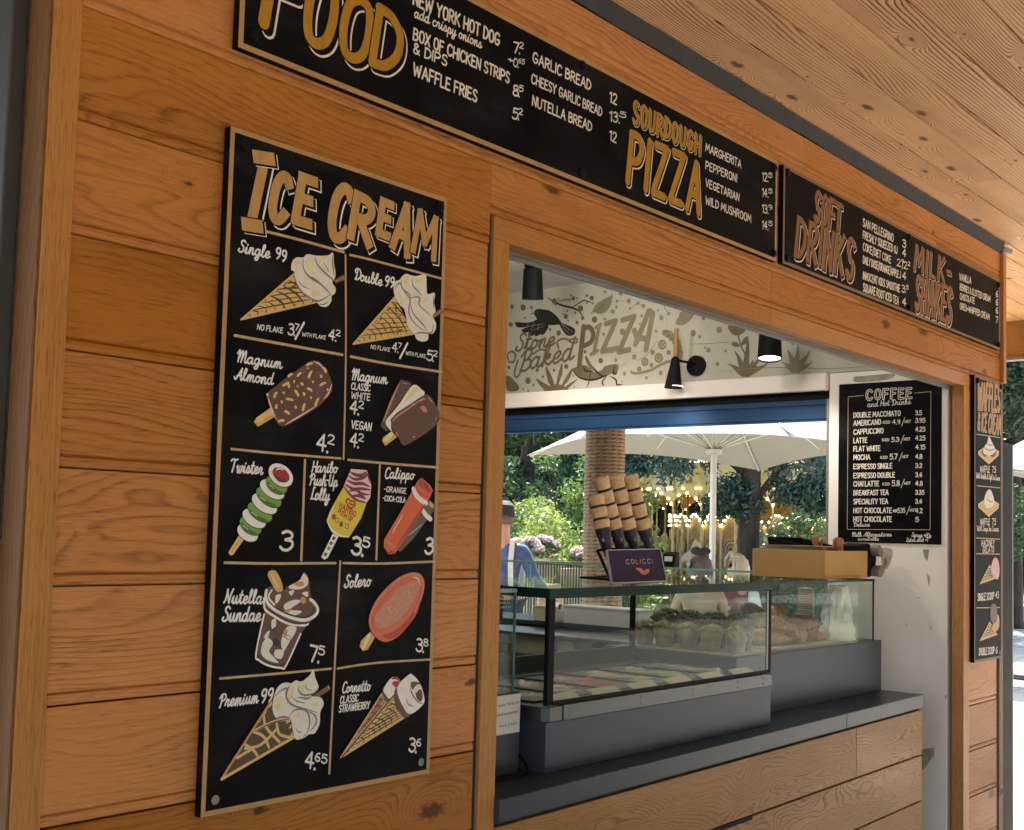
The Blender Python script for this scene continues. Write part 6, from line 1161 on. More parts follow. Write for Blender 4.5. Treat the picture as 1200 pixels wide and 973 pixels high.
# ------------------------------------------------------------------ park beyond the hatch
nprng = np.random.default_rng(11)
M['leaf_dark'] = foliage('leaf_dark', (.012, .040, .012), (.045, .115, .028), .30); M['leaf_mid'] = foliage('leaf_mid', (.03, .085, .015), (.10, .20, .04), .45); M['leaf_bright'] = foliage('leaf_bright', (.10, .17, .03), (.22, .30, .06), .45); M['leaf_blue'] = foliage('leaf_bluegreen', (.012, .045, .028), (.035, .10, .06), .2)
M['bark'] = plain('bark', (.055, .042, .030), .9, var=.35, scale=6, bump=.8, bscale=14, stretch=(4, 4, .7))
def leaf_mesh(name, clumps, per, size, mat, spread=.45, droop=0.0, flat=.35, lf=2.6):
    """many leaf sized faces in clumps; clumps = [(centre, radius)]"""
    V, R = [], []
    if size > .05: size *= .6
    else: lf = 1.0
    for (c, r) in clumps:
        n = int(per * lf * (r / .6) ** 1.5); d = nprng.normal(size=(n, 3)); d /= np.linalg.norm(d, axis=1)[:, None]; rad = r * nprng.random(n) ** spread
        p = np.array(c) + d * rad[:, None] * np.array([1, 1, .75]); p[:, 2] -= droop * nprng.random(n)
        a = nprng.normal(size=(n, 3)); a[:, 2] -= droop; a /= np.linalg.norm(a, axis=1)[:, None]; b = np.cross(a, nprng.normal(size=(n, 3))); b /= np.linalg.norm(b, axis=1)[:, None]
        s = size * nprng.uniform(.6, 1.4, n)[:, None]
        q = np.stack([p - a * s, p + b * s * flat, p + a * s, p - b * s * flat], 1); V.append(q.reshape(-1, 3)); R.append(np.clip(nprng.random(n) * .7 + .3 * nprng.random(), 0, 1))
    V = np.concatenate(V); R = np.concatenate(R); nf = len(R); me = bpy.data.meshes.new(name)
    me.vertices.add(len(V)); me.vertices.foreach_set('co', V.astype(np.float32).ravel()); me.loops.add(nf * 4); me.loops.foreach_set('vertex_index', np.arange(nf * 4, dtype=np.int32)); me.polygons.add(nf)
    me.polygons.foreach_set('loop_start', np.arange(0, nf * 4, 4, dtype=np.int32)); me.update(calc_edges=True)
    at = me.attributes.new('rnd', 'FLOAT', 'FACE'); at.data.foreach_set('value', R.astype(np.float32)); me.materials.append(mat)
    return me
def add_mesh(name, me, parent=None):
    o = bpy.data.objects.new(name, me); COL.objects.link(o)
    if parent is not None: o.parent = parent
    return o
def trunk_mb(h, r, limbs, lean=0.0):
    b = MB(); b.tube([(0, 0, -.05), (0, 0, .15), (lean * .3, .02, h * .35), (lean * .7, -.03, h * .7), (lean, 0, h)], [r * 1.5, r * 1.1, r, r * .8, r * .35], 14)
    for (z, a, l, up) in limbs:
        f = z / h; x = lean * f; p = [(x, 0, z), (x + math.cos(a) * l * .5, math.sin(a) * l * .5, z + up * .4), (x + math.cos(a) * l, math.sin(a) * l, z + up)]
        b.tube(p, [r * .42, r * .28, r * .1], 8)
    return b
def tree(pos, h, cr, base, mat, label, seed, n=26, per=420, size=.085, r=.16, group='park trees', droop=.0, cat='tree', name='park_tree'):
    J = random.Random(seed); t = empty(name, pos, J.uniform(0, 6.28), label, cat, group)
    limbs = [(J.uniform(.3, .8) * h, J.uniform(0, 6.28), cr * J.uniform(.5, .9), h * J.uniform(.05, .2)) for _ in range(7)]
    trunk_mb(h * .9, r, limbs).build('trunk', M['bark'], t, smooth=True)
    cl = []
    for k in range(n):
        u = J.uniform(-1, 1); a = J.uniform(0, 6.28); f = J.random() ** .35; z = base + (h - base) * (.5 + .5 * u * f); w = math.sqrt(max(.08, 1 - (u * f) ** 2)) * cr * f
        cl.append(((w * math.cos(a), w * math.sin(a), z), cr * J.uniform(.18, .42)))
    add_mesh('crown', leaf_mesh('crown', cl, per, size, mat, droop=droop), t)
    return t
def W(x, d, z=0.0): p = far(x, 600, d); return (p[0], p[1], z)
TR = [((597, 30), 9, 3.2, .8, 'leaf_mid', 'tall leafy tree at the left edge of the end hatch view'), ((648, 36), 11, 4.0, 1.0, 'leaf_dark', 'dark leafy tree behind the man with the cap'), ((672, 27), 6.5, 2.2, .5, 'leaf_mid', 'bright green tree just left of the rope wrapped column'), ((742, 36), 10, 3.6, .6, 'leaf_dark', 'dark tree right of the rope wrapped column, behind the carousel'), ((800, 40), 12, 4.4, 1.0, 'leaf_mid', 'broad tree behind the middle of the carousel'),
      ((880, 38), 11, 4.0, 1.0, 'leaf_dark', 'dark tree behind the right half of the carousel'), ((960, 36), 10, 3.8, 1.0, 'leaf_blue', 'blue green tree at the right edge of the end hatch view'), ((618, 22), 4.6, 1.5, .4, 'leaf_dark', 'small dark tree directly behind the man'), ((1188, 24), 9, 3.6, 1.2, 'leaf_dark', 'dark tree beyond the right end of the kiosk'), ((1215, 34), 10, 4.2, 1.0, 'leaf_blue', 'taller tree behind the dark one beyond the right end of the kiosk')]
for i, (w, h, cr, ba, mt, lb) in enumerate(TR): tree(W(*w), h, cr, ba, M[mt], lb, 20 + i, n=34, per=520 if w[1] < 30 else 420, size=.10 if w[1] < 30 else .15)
# the tree before the carousel: dark trunk under a hanging crown
p = far(879, 600, 17.5); t = empty('hanging_tree', (p[0], p[1], 0), 0, 'dark trunked tree with a hanging bluish crown in front of the carousel', 'tree')
trunk_mb(4.6, .155, [(2.4, .4, 1.2, .7), (2.6, 2.5, 1.1, .8), (3.0, 4.2, 1.2, .6), (2.9, 5.4, 1.3, .5)]).build('trunk', M['bark'], t, smooth=True)
J = random.Random(4); cl = []
for k in range(60):
    a = J.uniform(0, 6.28); f = J.random() ** .5; r = f * 1.5; z = 4.6 - 2.2 * f * J.uniform(.3, 1.0) + J.uniform(-.2, .4); cl.append(((r * math.cos(a), r * math.sin(a), z), J.uniform(.22, .42)))
right = ROT[0]
for k in range(8): u = J.uniform(-.55, .05); cl.append(((right[0] * u, right[1] * u, J.uniform(2.05, 2.6)), J.uniform(.2, .3)))
LB = MB()                                                       # long low limbs over the carousel roof, left and right of the trunk
for (u0, u1, z0_, n_) in ((-.4, -1.95, 3.15, 34), (.3, 1.25, 2.75, 20), (-.3, -1.3, 3.7, 18)):
    LB.tube([(0, 0, z0_ - .7), (right[0] * u1 * .5, right[1] * u1 * .5, z0_ + .15), (right[0] * u1, right[1] * u1, z0_)], [.06, .04, .012], 8)
    for k in range(n_): f = J.random(); u = u0 + (u1 - u0) * f; cl.append(((right[0] * u + J.uniform(-.2, .2), right[1] * u + J.uniform(-.2, .2), z0_ + J.uniform(-.45, .35) - .1 * f), J.uniform(.14, .26)))
LB.build('limbs', M['bark'], t, smooth=True)
add_mesh('crown', leaf_mesh('crown', cl, 420, .075, M['leaf_blue'], droop=.25), t)
# unseen row behind the camera, tree copies added for the glass to reflect
src = [o for o in COL.objects if o.name.startswith('park_tree') and o.parent is None][:4]
for i, (x, y) in enumerate(((-9, -11), (-4.5, -13), (-.5, -11.5), (3.5, -13.5), (7.5, -11), (11.5, -13), (16, -10.5), (21, -12), (26, -9))):
    o = copy_tree(src[i % 4]); o.location = (x, y, 0); o.rotation_euler.z = i * 1.7; tag(o, 'leafy tree of the unseen row added behind the camera for reflections', 'tree', 'trees added for reflections')
# sunlit bushes
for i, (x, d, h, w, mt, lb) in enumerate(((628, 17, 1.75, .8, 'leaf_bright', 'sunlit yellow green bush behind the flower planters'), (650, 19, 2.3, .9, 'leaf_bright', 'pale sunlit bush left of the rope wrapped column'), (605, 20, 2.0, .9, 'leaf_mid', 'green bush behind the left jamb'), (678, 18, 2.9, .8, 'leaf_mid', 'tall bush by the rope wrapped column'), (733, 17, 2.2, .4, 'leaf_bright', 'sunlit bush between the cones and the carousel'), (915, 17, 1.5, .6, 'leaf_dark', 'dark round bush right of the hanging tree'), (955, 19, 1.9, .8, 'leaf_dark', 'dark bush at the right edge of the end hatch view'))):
    q = far(x, 600, d); J = random.Random(90 + i); t = empty('bush', (q[0], q[1], 0), 0, lb, 'bush', 'bushes in the park')
    cl = [((J.uniform(-w, w) * .8, J.uniform(-w, w) * .8, J.uniform(.2, h)), J.uniform(.22, .4)) for _ in range(18)]
    b = MB(); [b.tube([(0, 0, -.03), (c[0] * .5, c[1] * .5, c[2] * .6), c], [.02, .015, .006], 5) for c, _ in cl[::2]]; b.build('stems', M['bark'], t); add_mesh('foliage', leaf_mesh('foliage', cl, 330, .07, M[mt]), t)
# distant wood
cl = []
for k in range(150):
    x = nprng.uniform(540, 1260); d = nprng.uniform(48, 62); q = far(x, 600, d); cl.append(((q[0], q[1], nprng.uniform(.5, 10.5)), nprng.uniform(1.6, 3.2)))
o = add_mesh('distant_wood', leaf_mesh('distant_wood', cl, 60, .42, M['leaf_dark'])); tag(o, 'far off dark green wood closing the view across the park', 'wood', kind='stuff')
# lawn
nl = MB(); nl.face([(6, 12.55, .004), (60, 12.55, .004), (60, 70, .004), (6, 70, .004)]); M['lawn'] = plain('lawn', (.055, .10, .02), .9, var=.3, scale=2, bump=.5, bscale=40); tag(nl.build('lawn', M['lawn']), kind='structure')

# ------------------------------------------------------------------ rope wrapped column under the canopy
p = far(707.5, 600, 8.0); t = empty('rope_column', (p[0], p[1], 0), 0, 'round canopy column wrapped in thick rope outside the end hatch', 'column')
M['rope'] = plain('rope', (.34, .25, .18), .85, var=.18, scale=30, bump=.6, bscale=90); R0 = .118
b = MB(); b.lathe([(R0 - .012, 0), (R0 - .012, 3.104)], (0, 0, 0), 24); b.build('core', M['black'], t, smooth='angle')
b = MB(); pitch = .0245; turns = int(2.2 / pitch); vs, fs = [], []; ns, m = 56, 12; z0_ = .9
for i in range(turns * ns + 1):
    a = 2 * math.pi * i / ns; z = z0_ + pitch * i / ns; tw = a * 6.5
    for k in range(m):
        q = 2 * math.pi * k / m; rr = .0128 * (1 + .26 * math.cos(3 * (q - a * 5.0))); rad = R0 + rr * math.cos(q)
        vs.append((rad * math.cos(a), rad * math.sin(a), z + rr * math.sin(q)))
for i in range(turns * ns):
    for k in range(m): fs.append((i * m + k, i * m + (k + 1) % m, (i + 1) * m + (k + 1) % m, (i + 1) * m + k))
b.raw(vs, fs); b.build('rope', M['rope'], t, smooth=True)
b = MB(); b.lathe([(R0 + .01, 0), (R0 + .01, .9), (R0 - .01, .9)], (0, 0, 0), 24); b.build('foot_cover', M['downpipe'], t, smooth='angle')

# ------------------------------------------------------------------ parasols
def canvas_mat():
    m, nt, p = nmat('white_canvas'); nt.nodes.remove(p); lk = nt.links.new; o = nt.nodes['Material Output']; tc = N(nt, 'ShaderNodeTexCoord'); n = N(nt, 'ShaderNodeTexNoise', i_Scale=1.5, i_Detail=4.0); lk(tc.outputs['Object'], n.inputs['Vector'])
    r = N(nt, 'ShaderNodeMapRange'); r.inputs[3].default_value = .28; r.inputs[4].default_value = .34; lk(n.outputs[0], r.inputs[0]); cb = N(nt, 'ShaderNodeCombineColor'); [lk(r.outputs[0], cb.inputs[k]) for k in range(2)]; cb.inputs[2].default_value = .262
    d = N(nt, 'ShaderNodeBsdfDiffuse'); t = N(nt, 'ShaderNodeBsdfTranslucent'); lk(cb.outputs[0], d.inputs[0]); lk(cb.outputs[0], t.inputs[0]); mx = N(nt, 'ShaderNodeMixShader'); mx.inputs[0].default_value = .02; lk(d.outputs[0], mx.inputs[1]); lk(t.outputs[0], mx.inputs[2]); lk(mx.outputs[0], o.inputs[0]); return m
M['canvas'] = canvas_mat(); M['pole'] = plain('pale_aluminium', (.62, .60, .56), .35, .3, var=.08, scale=4)
def parasol(c, corners, ze, za, label, pole_r=.034):
    t = empty('parasol', (c[0], c[1], 0), 0, label, 'parasol', 'white parasols'); C3 = Vector((c[0], c[1], 0)); cs = [Vector((q[0], q[1], ze)) - C3 for q in corners]; ap = Vector((0, 0, za)); n, m = 10, 14; b = MB()
    for i in range(4):
        A0, B0 = cs[i], cs[(i + 1) % 4]; vs, fs = [], []
        for u in range(n + 1):
            f = u / n
            for v in range(m + 1):
                g = v / m; e = A0.lerp(B0, g); sag = math.sin(math.pi * g); q = ap.lerp(e + (Vector((0, 0, .10)) - Vector((e.x, e.y, 0)).normalized() * .10) * sag * f, f); q.z -= .10 * math.sin(math.pi * f) * (1 - .5 * sag) ; vs.append(q)
        for u in range(n):
            for v in range(m): fs.append((u * (m + 1) + v, u * (m + 1) + v + 1, (u + 1) * (m + 1) + v + 1, (u + 1) * (m + 1) + v))
        b.raw(vs, fs)
    b.build('canopy', M['canvas'], t, smooth=True)
    b = MB(); b.tube([(0, 0, .06), (0, 0, za - .02)], pole_r, 16); b.lathe([(.09, 0), (.09, .05), (.05, .06), (.05, .0)], (0, 0, ze + .02), 16); b.lathe([(.07, 0), (.07, .06), (.02, .09)], (0, 0, za - .05), 16); b.build('pole', M['pole'], t, smooth='angle')
    for q in cs + [(cs[i] + cs[(i + 1) % 4]) / 2 + Vector((0, 0, .10)) for i in range(4)]:
        b = MB(); d = (q * .5 + Vector((0, 0, ze)) * 0); mid = ap.lerp(q, .55); mid.z -= .10 * math.sin(math.pi * .55) + .035; b.tube([(0, 0, ze + .06), mid], .011, 8); e2 = [ap + (q - ap) * f + Vector((0, 0, -.10 * math.sin(math.pi * f) - .025)) for f in np.linspace(.03, .98, 8)]; b.tube(e2, .012, 8); b.build('rib', M['pole'], t, smooth=True)
    b = MB(); b.lathe([(.42, 0), (.42, .06), (.06, .07), (.05, .30), (.001, .30)], (0, 0, 0), 28); b.build('base', M['downpipe'], t, smooth='angle')
    return t
ze = 2.5
def at_z(x, y, z): r = ray(x, y); return CAM + r * ((z - CAM[2]) / r[2])
Aq, Bq, Nq = at_z(890, 551.5, ze), at_z(617, 534, ze), at_z(757, 509, ze)
cc = (Aq + Nq) / 2; Cq = cc * 2 - Bq
parasol(cc, [Nq, Bq, Aq, Cq], ze, 3.75, 'large white square parasol outside the end hatch, right of the rope wrapped column')
q = far(1216, 600, 15); parasol(q, [(q[0] + 1.5, q[1] + .3), (q[0] - .3, q[1] + 1.5), (q[0] - 1.5, q[1] - .3), (q[0] + .3, q[1] - 1.5)], 2.45, 3.0, 'white parasol beyond the right end of the kiosk')
# steel post of the glass screen by the wall end
a0, a1 = hit(1175, 600, 1, .10), hit(1188.5, 600, 1, .10)
t = empty('screen_post', ((a0[0] + a1[0]) / 2, .13, 0), 0, 'black steel post standing just right of the kiosk wall end', 'post'); w = (a1[0] - a0[0]) / 2
b = MB(); b.box(-w, w * .72, -.03, .03, 0, 2.135); b.build('post', M['black'], t, bevel=.004); b = MB(); b.box(w * .73, w, -.026, .026, 0, 2.13); b.build('glazing_bead', M['greymet'], t, bevel=.002); b = MB(); b.box(-w - .02, w + .02, -.05, .05, 0, .012); b.build('foot_plate', M['black'], t)

# ------------------------------------------------------------------ carousel
cq = far(905, 600, 25.0); t = empty('carousel', (cq[0], cq[1], 0), 0, 'gilded fairground carousel with strings of warm bulbs behind the trees', 'carousel')
M['gold'] = plain('gilt', (.62, .42, .12), .35, .1, var=.25, scale=9, bump=.5, bscale=18); M['brass'] = plain('brass', (.52, .39, .15), .3, .2, var=.1, scale=10); M['redpaint'] = plain('carousel_red', (.34, .15, .08), .45, var=.35, scale=3); M['creamp'] = plain('carousel_cream', (.62, .50, .30), .5, var=.2, scale=4); M['dim'] = plain('carousel_umber', (.36, .24, .085), .5, var=.4, scale=4)
M['warmbulb'] = emis('warm_bulb', (1.0, .80, .42), 2.6)
RO, RI, NS = 2.85, 2.05, 26
b = MB(); b.lathe([(.001, .30), (RO, .30), (RO, .05), (RO - .1, 0)], (0, 0, 0), 56); b.build('deck', M['dim'], t, smooth='angle')
b = MB(); b.lathe([(RO + .05, 3.0), (RO * .5, 3.75), (.3, 4.3), (.001, 4.5)], (0, 0, 0), NS * 2); b.build('roof', M['redpaint'], t, smooth='angle')
def bulbs(mb, pts, r=.024):
    for p_ in pts: mb.ball(p_, r, 6)
bb = MB(); cor = MB(); 
for i in range(NS):
    a0, a1 = 2 * math.pi * i / NS, 2 * math.pi * (i + 1) / NS; n = 7; up, lo = [], []
    for k in range(n + 1):
        g = k / n; a = a0 + (a1 - a0) * g; dip = .38 * math.sin(math.pi * g) ** .8; zl = 2.20 + dip * .55; up.append((RO * math.cos(a), RO * math.sin(a), 3.0)); lo.append((RO * math.cos(a), RO * math.sin(a), zl))
    for k in range(n): cor.rnd = i / NS; cor.face([lo[k], lo[k + 1], up[k + 1], up[k]], i % 2)
    bulbs(bb, [(p_[0] * 1.006, p_[1] * 1.006, p_[2] + .02) for p_ in lo[::2]]); bulbs(bb, [(p_[0] * 1.006, p_[1] * 1.006, 2.52) for p_ in lo[::3]], .022)
    am = (a0 + a1) / 2
    cor.ball((RO * 1.005 * math.cos(am), RO * 1.005 * math.sin(am), 2.76), (.08, .08, .13), 12, 2)
cor.build('rounding_boards', [M['gold'], M['brass'], M['creamp']], t)
# inner drum of arched panels
dr = MB()
for i in range(30):
    a0, a1 = 2 * math.pi * i / 30, 2 * math.pi * (i + 1) / 30; n = 7; top = []
    for k in range(n + 1):
        g = k / n; a = a0 + (a1 - a0) * g; top.append((a, 1.80 + .22 * math.sin(math.pi * g)))
    for k in range(n): (aa, za_), (ab, zb_) = top[k], top[k + 1]; dr.face([(RI * math.cos(aa), RI * math.sin(aa), .3), (RI * math.cos(ab), RI * math.sin(ab), .3), (RI * math.cos(ab), RI * math.sin(ab), zb_), (RI * math.cos(aa), RI * math.sin(aa), za_)], 0)
    bulbs(bb, [((RI + .04) * math.cos(a) * 1.0, (RI + .04) * math.sin(a), z + .03) + () for a, z in top])
    am = (a0 + a1) / 2; T = Matrix.Translation((0, 0, 0)); c_, s_ = math.cos(am), math.sin(am); Mx = Matrix(((c_, -s_, 0, 0), (s_, c_, 0, 0), (0, 0, 1, 0), (0, 0, 0, 1)))
    for (rr, rt, m_) in ((.17, .035, 0), (.12, .025, 2), (.06, .03, 1)):
        ring = [Mx @ Vector((RI + .03, rr * math.cos(x) * .85, 1.38 + rr * math.sin(x) * 1.15)) for x in np.linspace(0, 2 * math.pi, 22)]; dr.tube(ring, rt * .6, 6, m_, cap=False)
    for sx in (-.22, .22): dr.tube([Mx @ Vector((RI - .0, sx, .3)), Mx @ Vector((RI + .0, sx, 1.75))], .022, 8, 2)
    for k in range(5): dr.tube([Mx @ Vector((RI + .02, (.17) * math.sin(k * 1.3), .42 + k * .12)), Mx @ Vector((RI + .05, (.17) * math.sin(k * 1.3 + 1.6), .55 + k * .12)), Mx @ Vector((RI + .02, (.17) * math.sin(k * 1.3 + 3), .5 + k * .13))], .022, 6, 0)
dr.build('centre_drum', [M['dim'], M['gold'], M['creamp']], t)
b = MB(); b.lathe([(.7, 1.8), (.55, 3.4)], (0, 0, 0), 16); b.build('centre_pole', M['gold'], t, smooth='angle')
bb.build('light_bulbs', M['warmbulb'], t)
for i in range(NS):
    b = MB()
    a = 2 * math.pi * i / NS; b.tube([(RO * .985 * math.cos(a), RO * .985 * math.sin(a), .3), (RO * .985 * math.cos(a), RO * .985 * math.sin(a), 2.98)], .022, 8); b.build('edge_pole', M['gold'], t, smooth=True)
    for rr_ in ((2.52,) if i % 2 else ()):
        x, y = rr_ * math.cos(a + .22), rr_ * math.sin(a + .22); tw = MB(); tw.tube([(x +   .014 * math.cos(z * 30), y + .014 * math.sin(z * 26), z) for z in np.linspace(.3, 2.98, 60)], .015, 5); tw.build('twisted_pole', M['brass'], t, smooth=True)
# horses
def horse_mesh():
    me = bpy.data.meshes.new('horse'); bm = bmesh.new(); sk = bm.verts.layers.skin.verify(); V_ = []
    def v(p_, r, rx=None): x = bm.verts.new(p_); x[sk].radius = (r, rx or r); V_.append(x); return x
    pel = v((-.34, 0, 1.0), .15); pel[sk].use_root = True; mid = v((0, 0, .98), .155); che = v((.32, 0, 1.04), .16); n1 = v((.48, 0, 1.25), .095); n2 = v((.58, 0, 1.48), .07); hd = v((.70, 0, 1.46), .065); mz = v((.84, 0, 1.32), .042)
    E_ = [(pel, mid), (mid, che), (che, n1), (n1, n2), (n2, hd), (hd, mz)]
    for s_ in (-1, 1):
        k1 = v((.40, s_ * .09, .82), .07); k2 = v((.60, s_ * .09, .68), .045); k3 = v((.52, s_ * .09, .48), .032); k4 = v((.56, s_ * .09, .42), .035); E_ += [(che, k1), (k1, k2), (k2, k3), (k3, k4)]
        h1 = v((-.42, s_ * .09, .80), .085); h2 = v((-.36, s_ * .09, .62), .055); h3 = v((-.56, s_ * .09, .46), .035); h4 = v((-.54, s_ * .09, .26), .03); h5 = v((-.48, s_ * .09, .20), .035); E_ += [(pel, h1), (h1, h2), (h2, h3), (h3, h4), (h4, h5)]
        e1 = v((.60, s_ * .04, 1.60), .015); E_.append((n2, e1))
    t1 = v((-.52, 0, 1.06), .05); t2 = v((-.66, 0, .86), .05); t3 = v((-.68, 0, .62), .02); E_ += [(pel, t1), (t1, t2), (t2, t3)]
    for a, c in E_: bm.edges.new((a, c))
    bm.to_mesh(me); bm.free(); return me
hm = horse_mesh(); M['horsew'] = plain('horse_cream', (.55, .44, .28), .35, var=.15); hm.materials.append(M['horsew'])
sad = MB(); sad.lathe([(.001, .20), (.12, .19), (.19, .10), (.20, -.02), (.17, -.02), (.001, .1)], (-.02, 0, .98), 16, 0, Matrix.Diagonal((1.1, .95, 1, 1))); sadm = None
for i in range(10):
    a = 2 * math.pi * i / 10 + .3; rr_ = 2.35; hr = empty('carousel_horse', (cq[0] + rr_ * math.cos(a), cq[1] + rr_ * math.sin(a), .40 + .12 * (i % 3)), a + math.pi / 2, 'cream carousel horse with a red saddle on a twisted brass pole', 'carousel horse', 'horses on the carousel')
    o = add_mesh('body', hm, hr)
    sm = o.modifiers.new('skin', 'SKIN'); sm.use_smooth_shade = True; s2 = o.modifiers.new('sub', 'SUBSURF'); s2.levels = 1; s2.render_levels = 1
    hr.scale = (.66, .66, .66)
    if sadm is None: so = sad.build('saddle', M['redpaint'], hr, smooth=True); sadm = so.data
    else: add_mesh('saddle', sadm, hr)
    pb = MB(); pb.tube([(0, 0, (.31 - hr.location.z) / .66), (0, 0, (2.96 - hr.location.z) / .66)], .022, 8); pb.build('pole', M['brass'], hr, smooth=True)

# ------------------------------------------------------------------ railings, planters, flowers
M['iron'] = plain('painted_iron', (.02, .024, .022), .5, var=.1)
def railing(xa, xb, d, h, label, n, mat, name='railing', r=.010, rails=(.12, 1.0)):
    A_, B_ = Vector(W(xa, d)), Vector(W(xb, d)); t = empty(name, tuple(A_), 0, label, 'railing'); D = B_ - A_; b = MB()
    for k in range(n + 1): p_ = D * (k / n); b.tube([p_ + Vector((0, 0, 0.02)), p_ + Vector((0, 0, h))], r, 6)
    b.build('bars', mat, t); b = MB()
    for f in rails: p_ = Vector((0, 0, h * f - .02)); nn = Vector((-D.y, D.x, 0)).normalized() * .02; b.hexa([p_ - nn, D + p_ - nn, D + p_ + nn, p_ + nn], [p_ - nn + Vector((0, 0, .04)), D + p_ - nn + Vector((0, 0, .04)), D + p_ + nn + Vector((0, 0, .04)), p_ + nn + Vector((0, 0, .04))])
    b.build('rails', mat, t); return t
railing(560, 742, 14.5, 1.25, 'black iron railing with thin upright bars beyond the end hatch', 56, M['iron'])
M['pale_picket'] = plain('pale_fence_wood', (.50, .38, .24), .7, var=.15, scale=3)
railing(630, 690, 18.5, 1.42, 'pale wooden picket fence behind the iron railing', 22, M['pale_picket'], 'picket_fence', .035, (.25, .9))
M['flower'] = foliage('flower_petals', (.50, .36, .36), (.66, .58, .55), .3)
for i, (x, d, z, w, lb) in enumerate(((626, 15.6, 1.33, .10, 'planter of pink and white flowers right of the man'), (641.5, 16.4, 1.36, .09, 'planter of pale pink flowers left of the rope column'), (681, 16.0, 1.25, .08, 'small planter of white flowers beside the rope column'))):
    q = far(x, 600, d); t = empty('flower_planter', (q[0], q[1], 0), 0, lb, 'planter', 'flower planters'); b = MB(); b.hexa([(-.16, -.16, 0), (.16, -.16, 0), (.16, .16, 0), (-.16, .16, 0)], [(-.2, -.2, z - .1), (.2, -.2, z - .1), (.2, .2, z - .1), (-.2, .2, z - .1)]); b.build('tub', M['pale_picket'], t, bevel=.01)
    J = random.Random(i); cl = [((J.uniform(-w, w), J.uniform(-w, w), z + J.uniform(-.04, .14)), J.uniform(.06, .10)) for _ in range(9)]; add_mesh('foliage', leaf_mesh('foliage', cl, 2500, .035, M['leaf_mid']), t); cl = [((c[0][0], c[0][1], c[0][2] + .04), c[1]) for c in cl]; add_mesh('flowers', leaf_mesh('flowers', cl, 3500, .018, M['flower'], spread=.2, flat=.9), t)

# ------------------------------------------------------------------ people
def skin_obj(name, verts, edges, mat, parent, sub=2, smooth=True):
    me = bpy.data.meshes.new(name); bm = bmesh.new(); sk = bm.verts.layers.skin.verify(); vv = {}
    for i, (k, (p_, r)) in enumerate(verts.items()):
        x = bm.verts.new(p_); x[sk].radius = (r, r) if not isinstance(r, tuple) else r; x[sk].use_root = (i == 0); vv[k] = x
    for a, c in edges: bm.edges.new((vv[a], vv[c]))
    bm.to_mesh(me); bm.free(); me.materials.append(mat); o = add_mesh(name, me, parent)
    m = o.modifiers.new('skin', 'SKIN'); m.use_smooth_shade = True; m.branch_smoothing = .4; s2 = o.modifiers.new('sub', 'SUBSURF'); s2.levels = sub; s2.render_levels = sub; return o
M['skin'] = plain('skin', (.50, .27, .18), .5, var=.05); M['denim'] = plain('blue_sweatshirt', (.060, .105, .23), .9, var=.25, scale=9, bump=.8, bscale=16); M['navy'] = plain('navy_cloth', (.02, .028, .06), .85, var=.1); M['capcloth'] = plain('dark_cap', (.018, .017, .018), .8, var=.15); M['strap'] = plain('pale_strap', (.55, .52, .47), .7); M['hairgrey'] = plain('greybrown_hair', (.11, .075, .06), .6, var=.3, scale=25, stretch=(6, 6, .6)); M['blonde'] = plain('blonde_hair', (.56, .46, .31), .5, var=.3, scale=25, stretch=(6, 6, .6)); M['maroonc'] = plain('maroon_cloth', (.20, .02, .05), .8, var=.1); M['whitec'] = plain('white_cloth', (.68, .67, .66), .8, var=.05); M['tanc'] = plain('tan_cloth', (.40, .27, .18), .8, var=.1); M['packc'] = plain('pale_backpack', (.42, .40, .37), .8, var=.12)
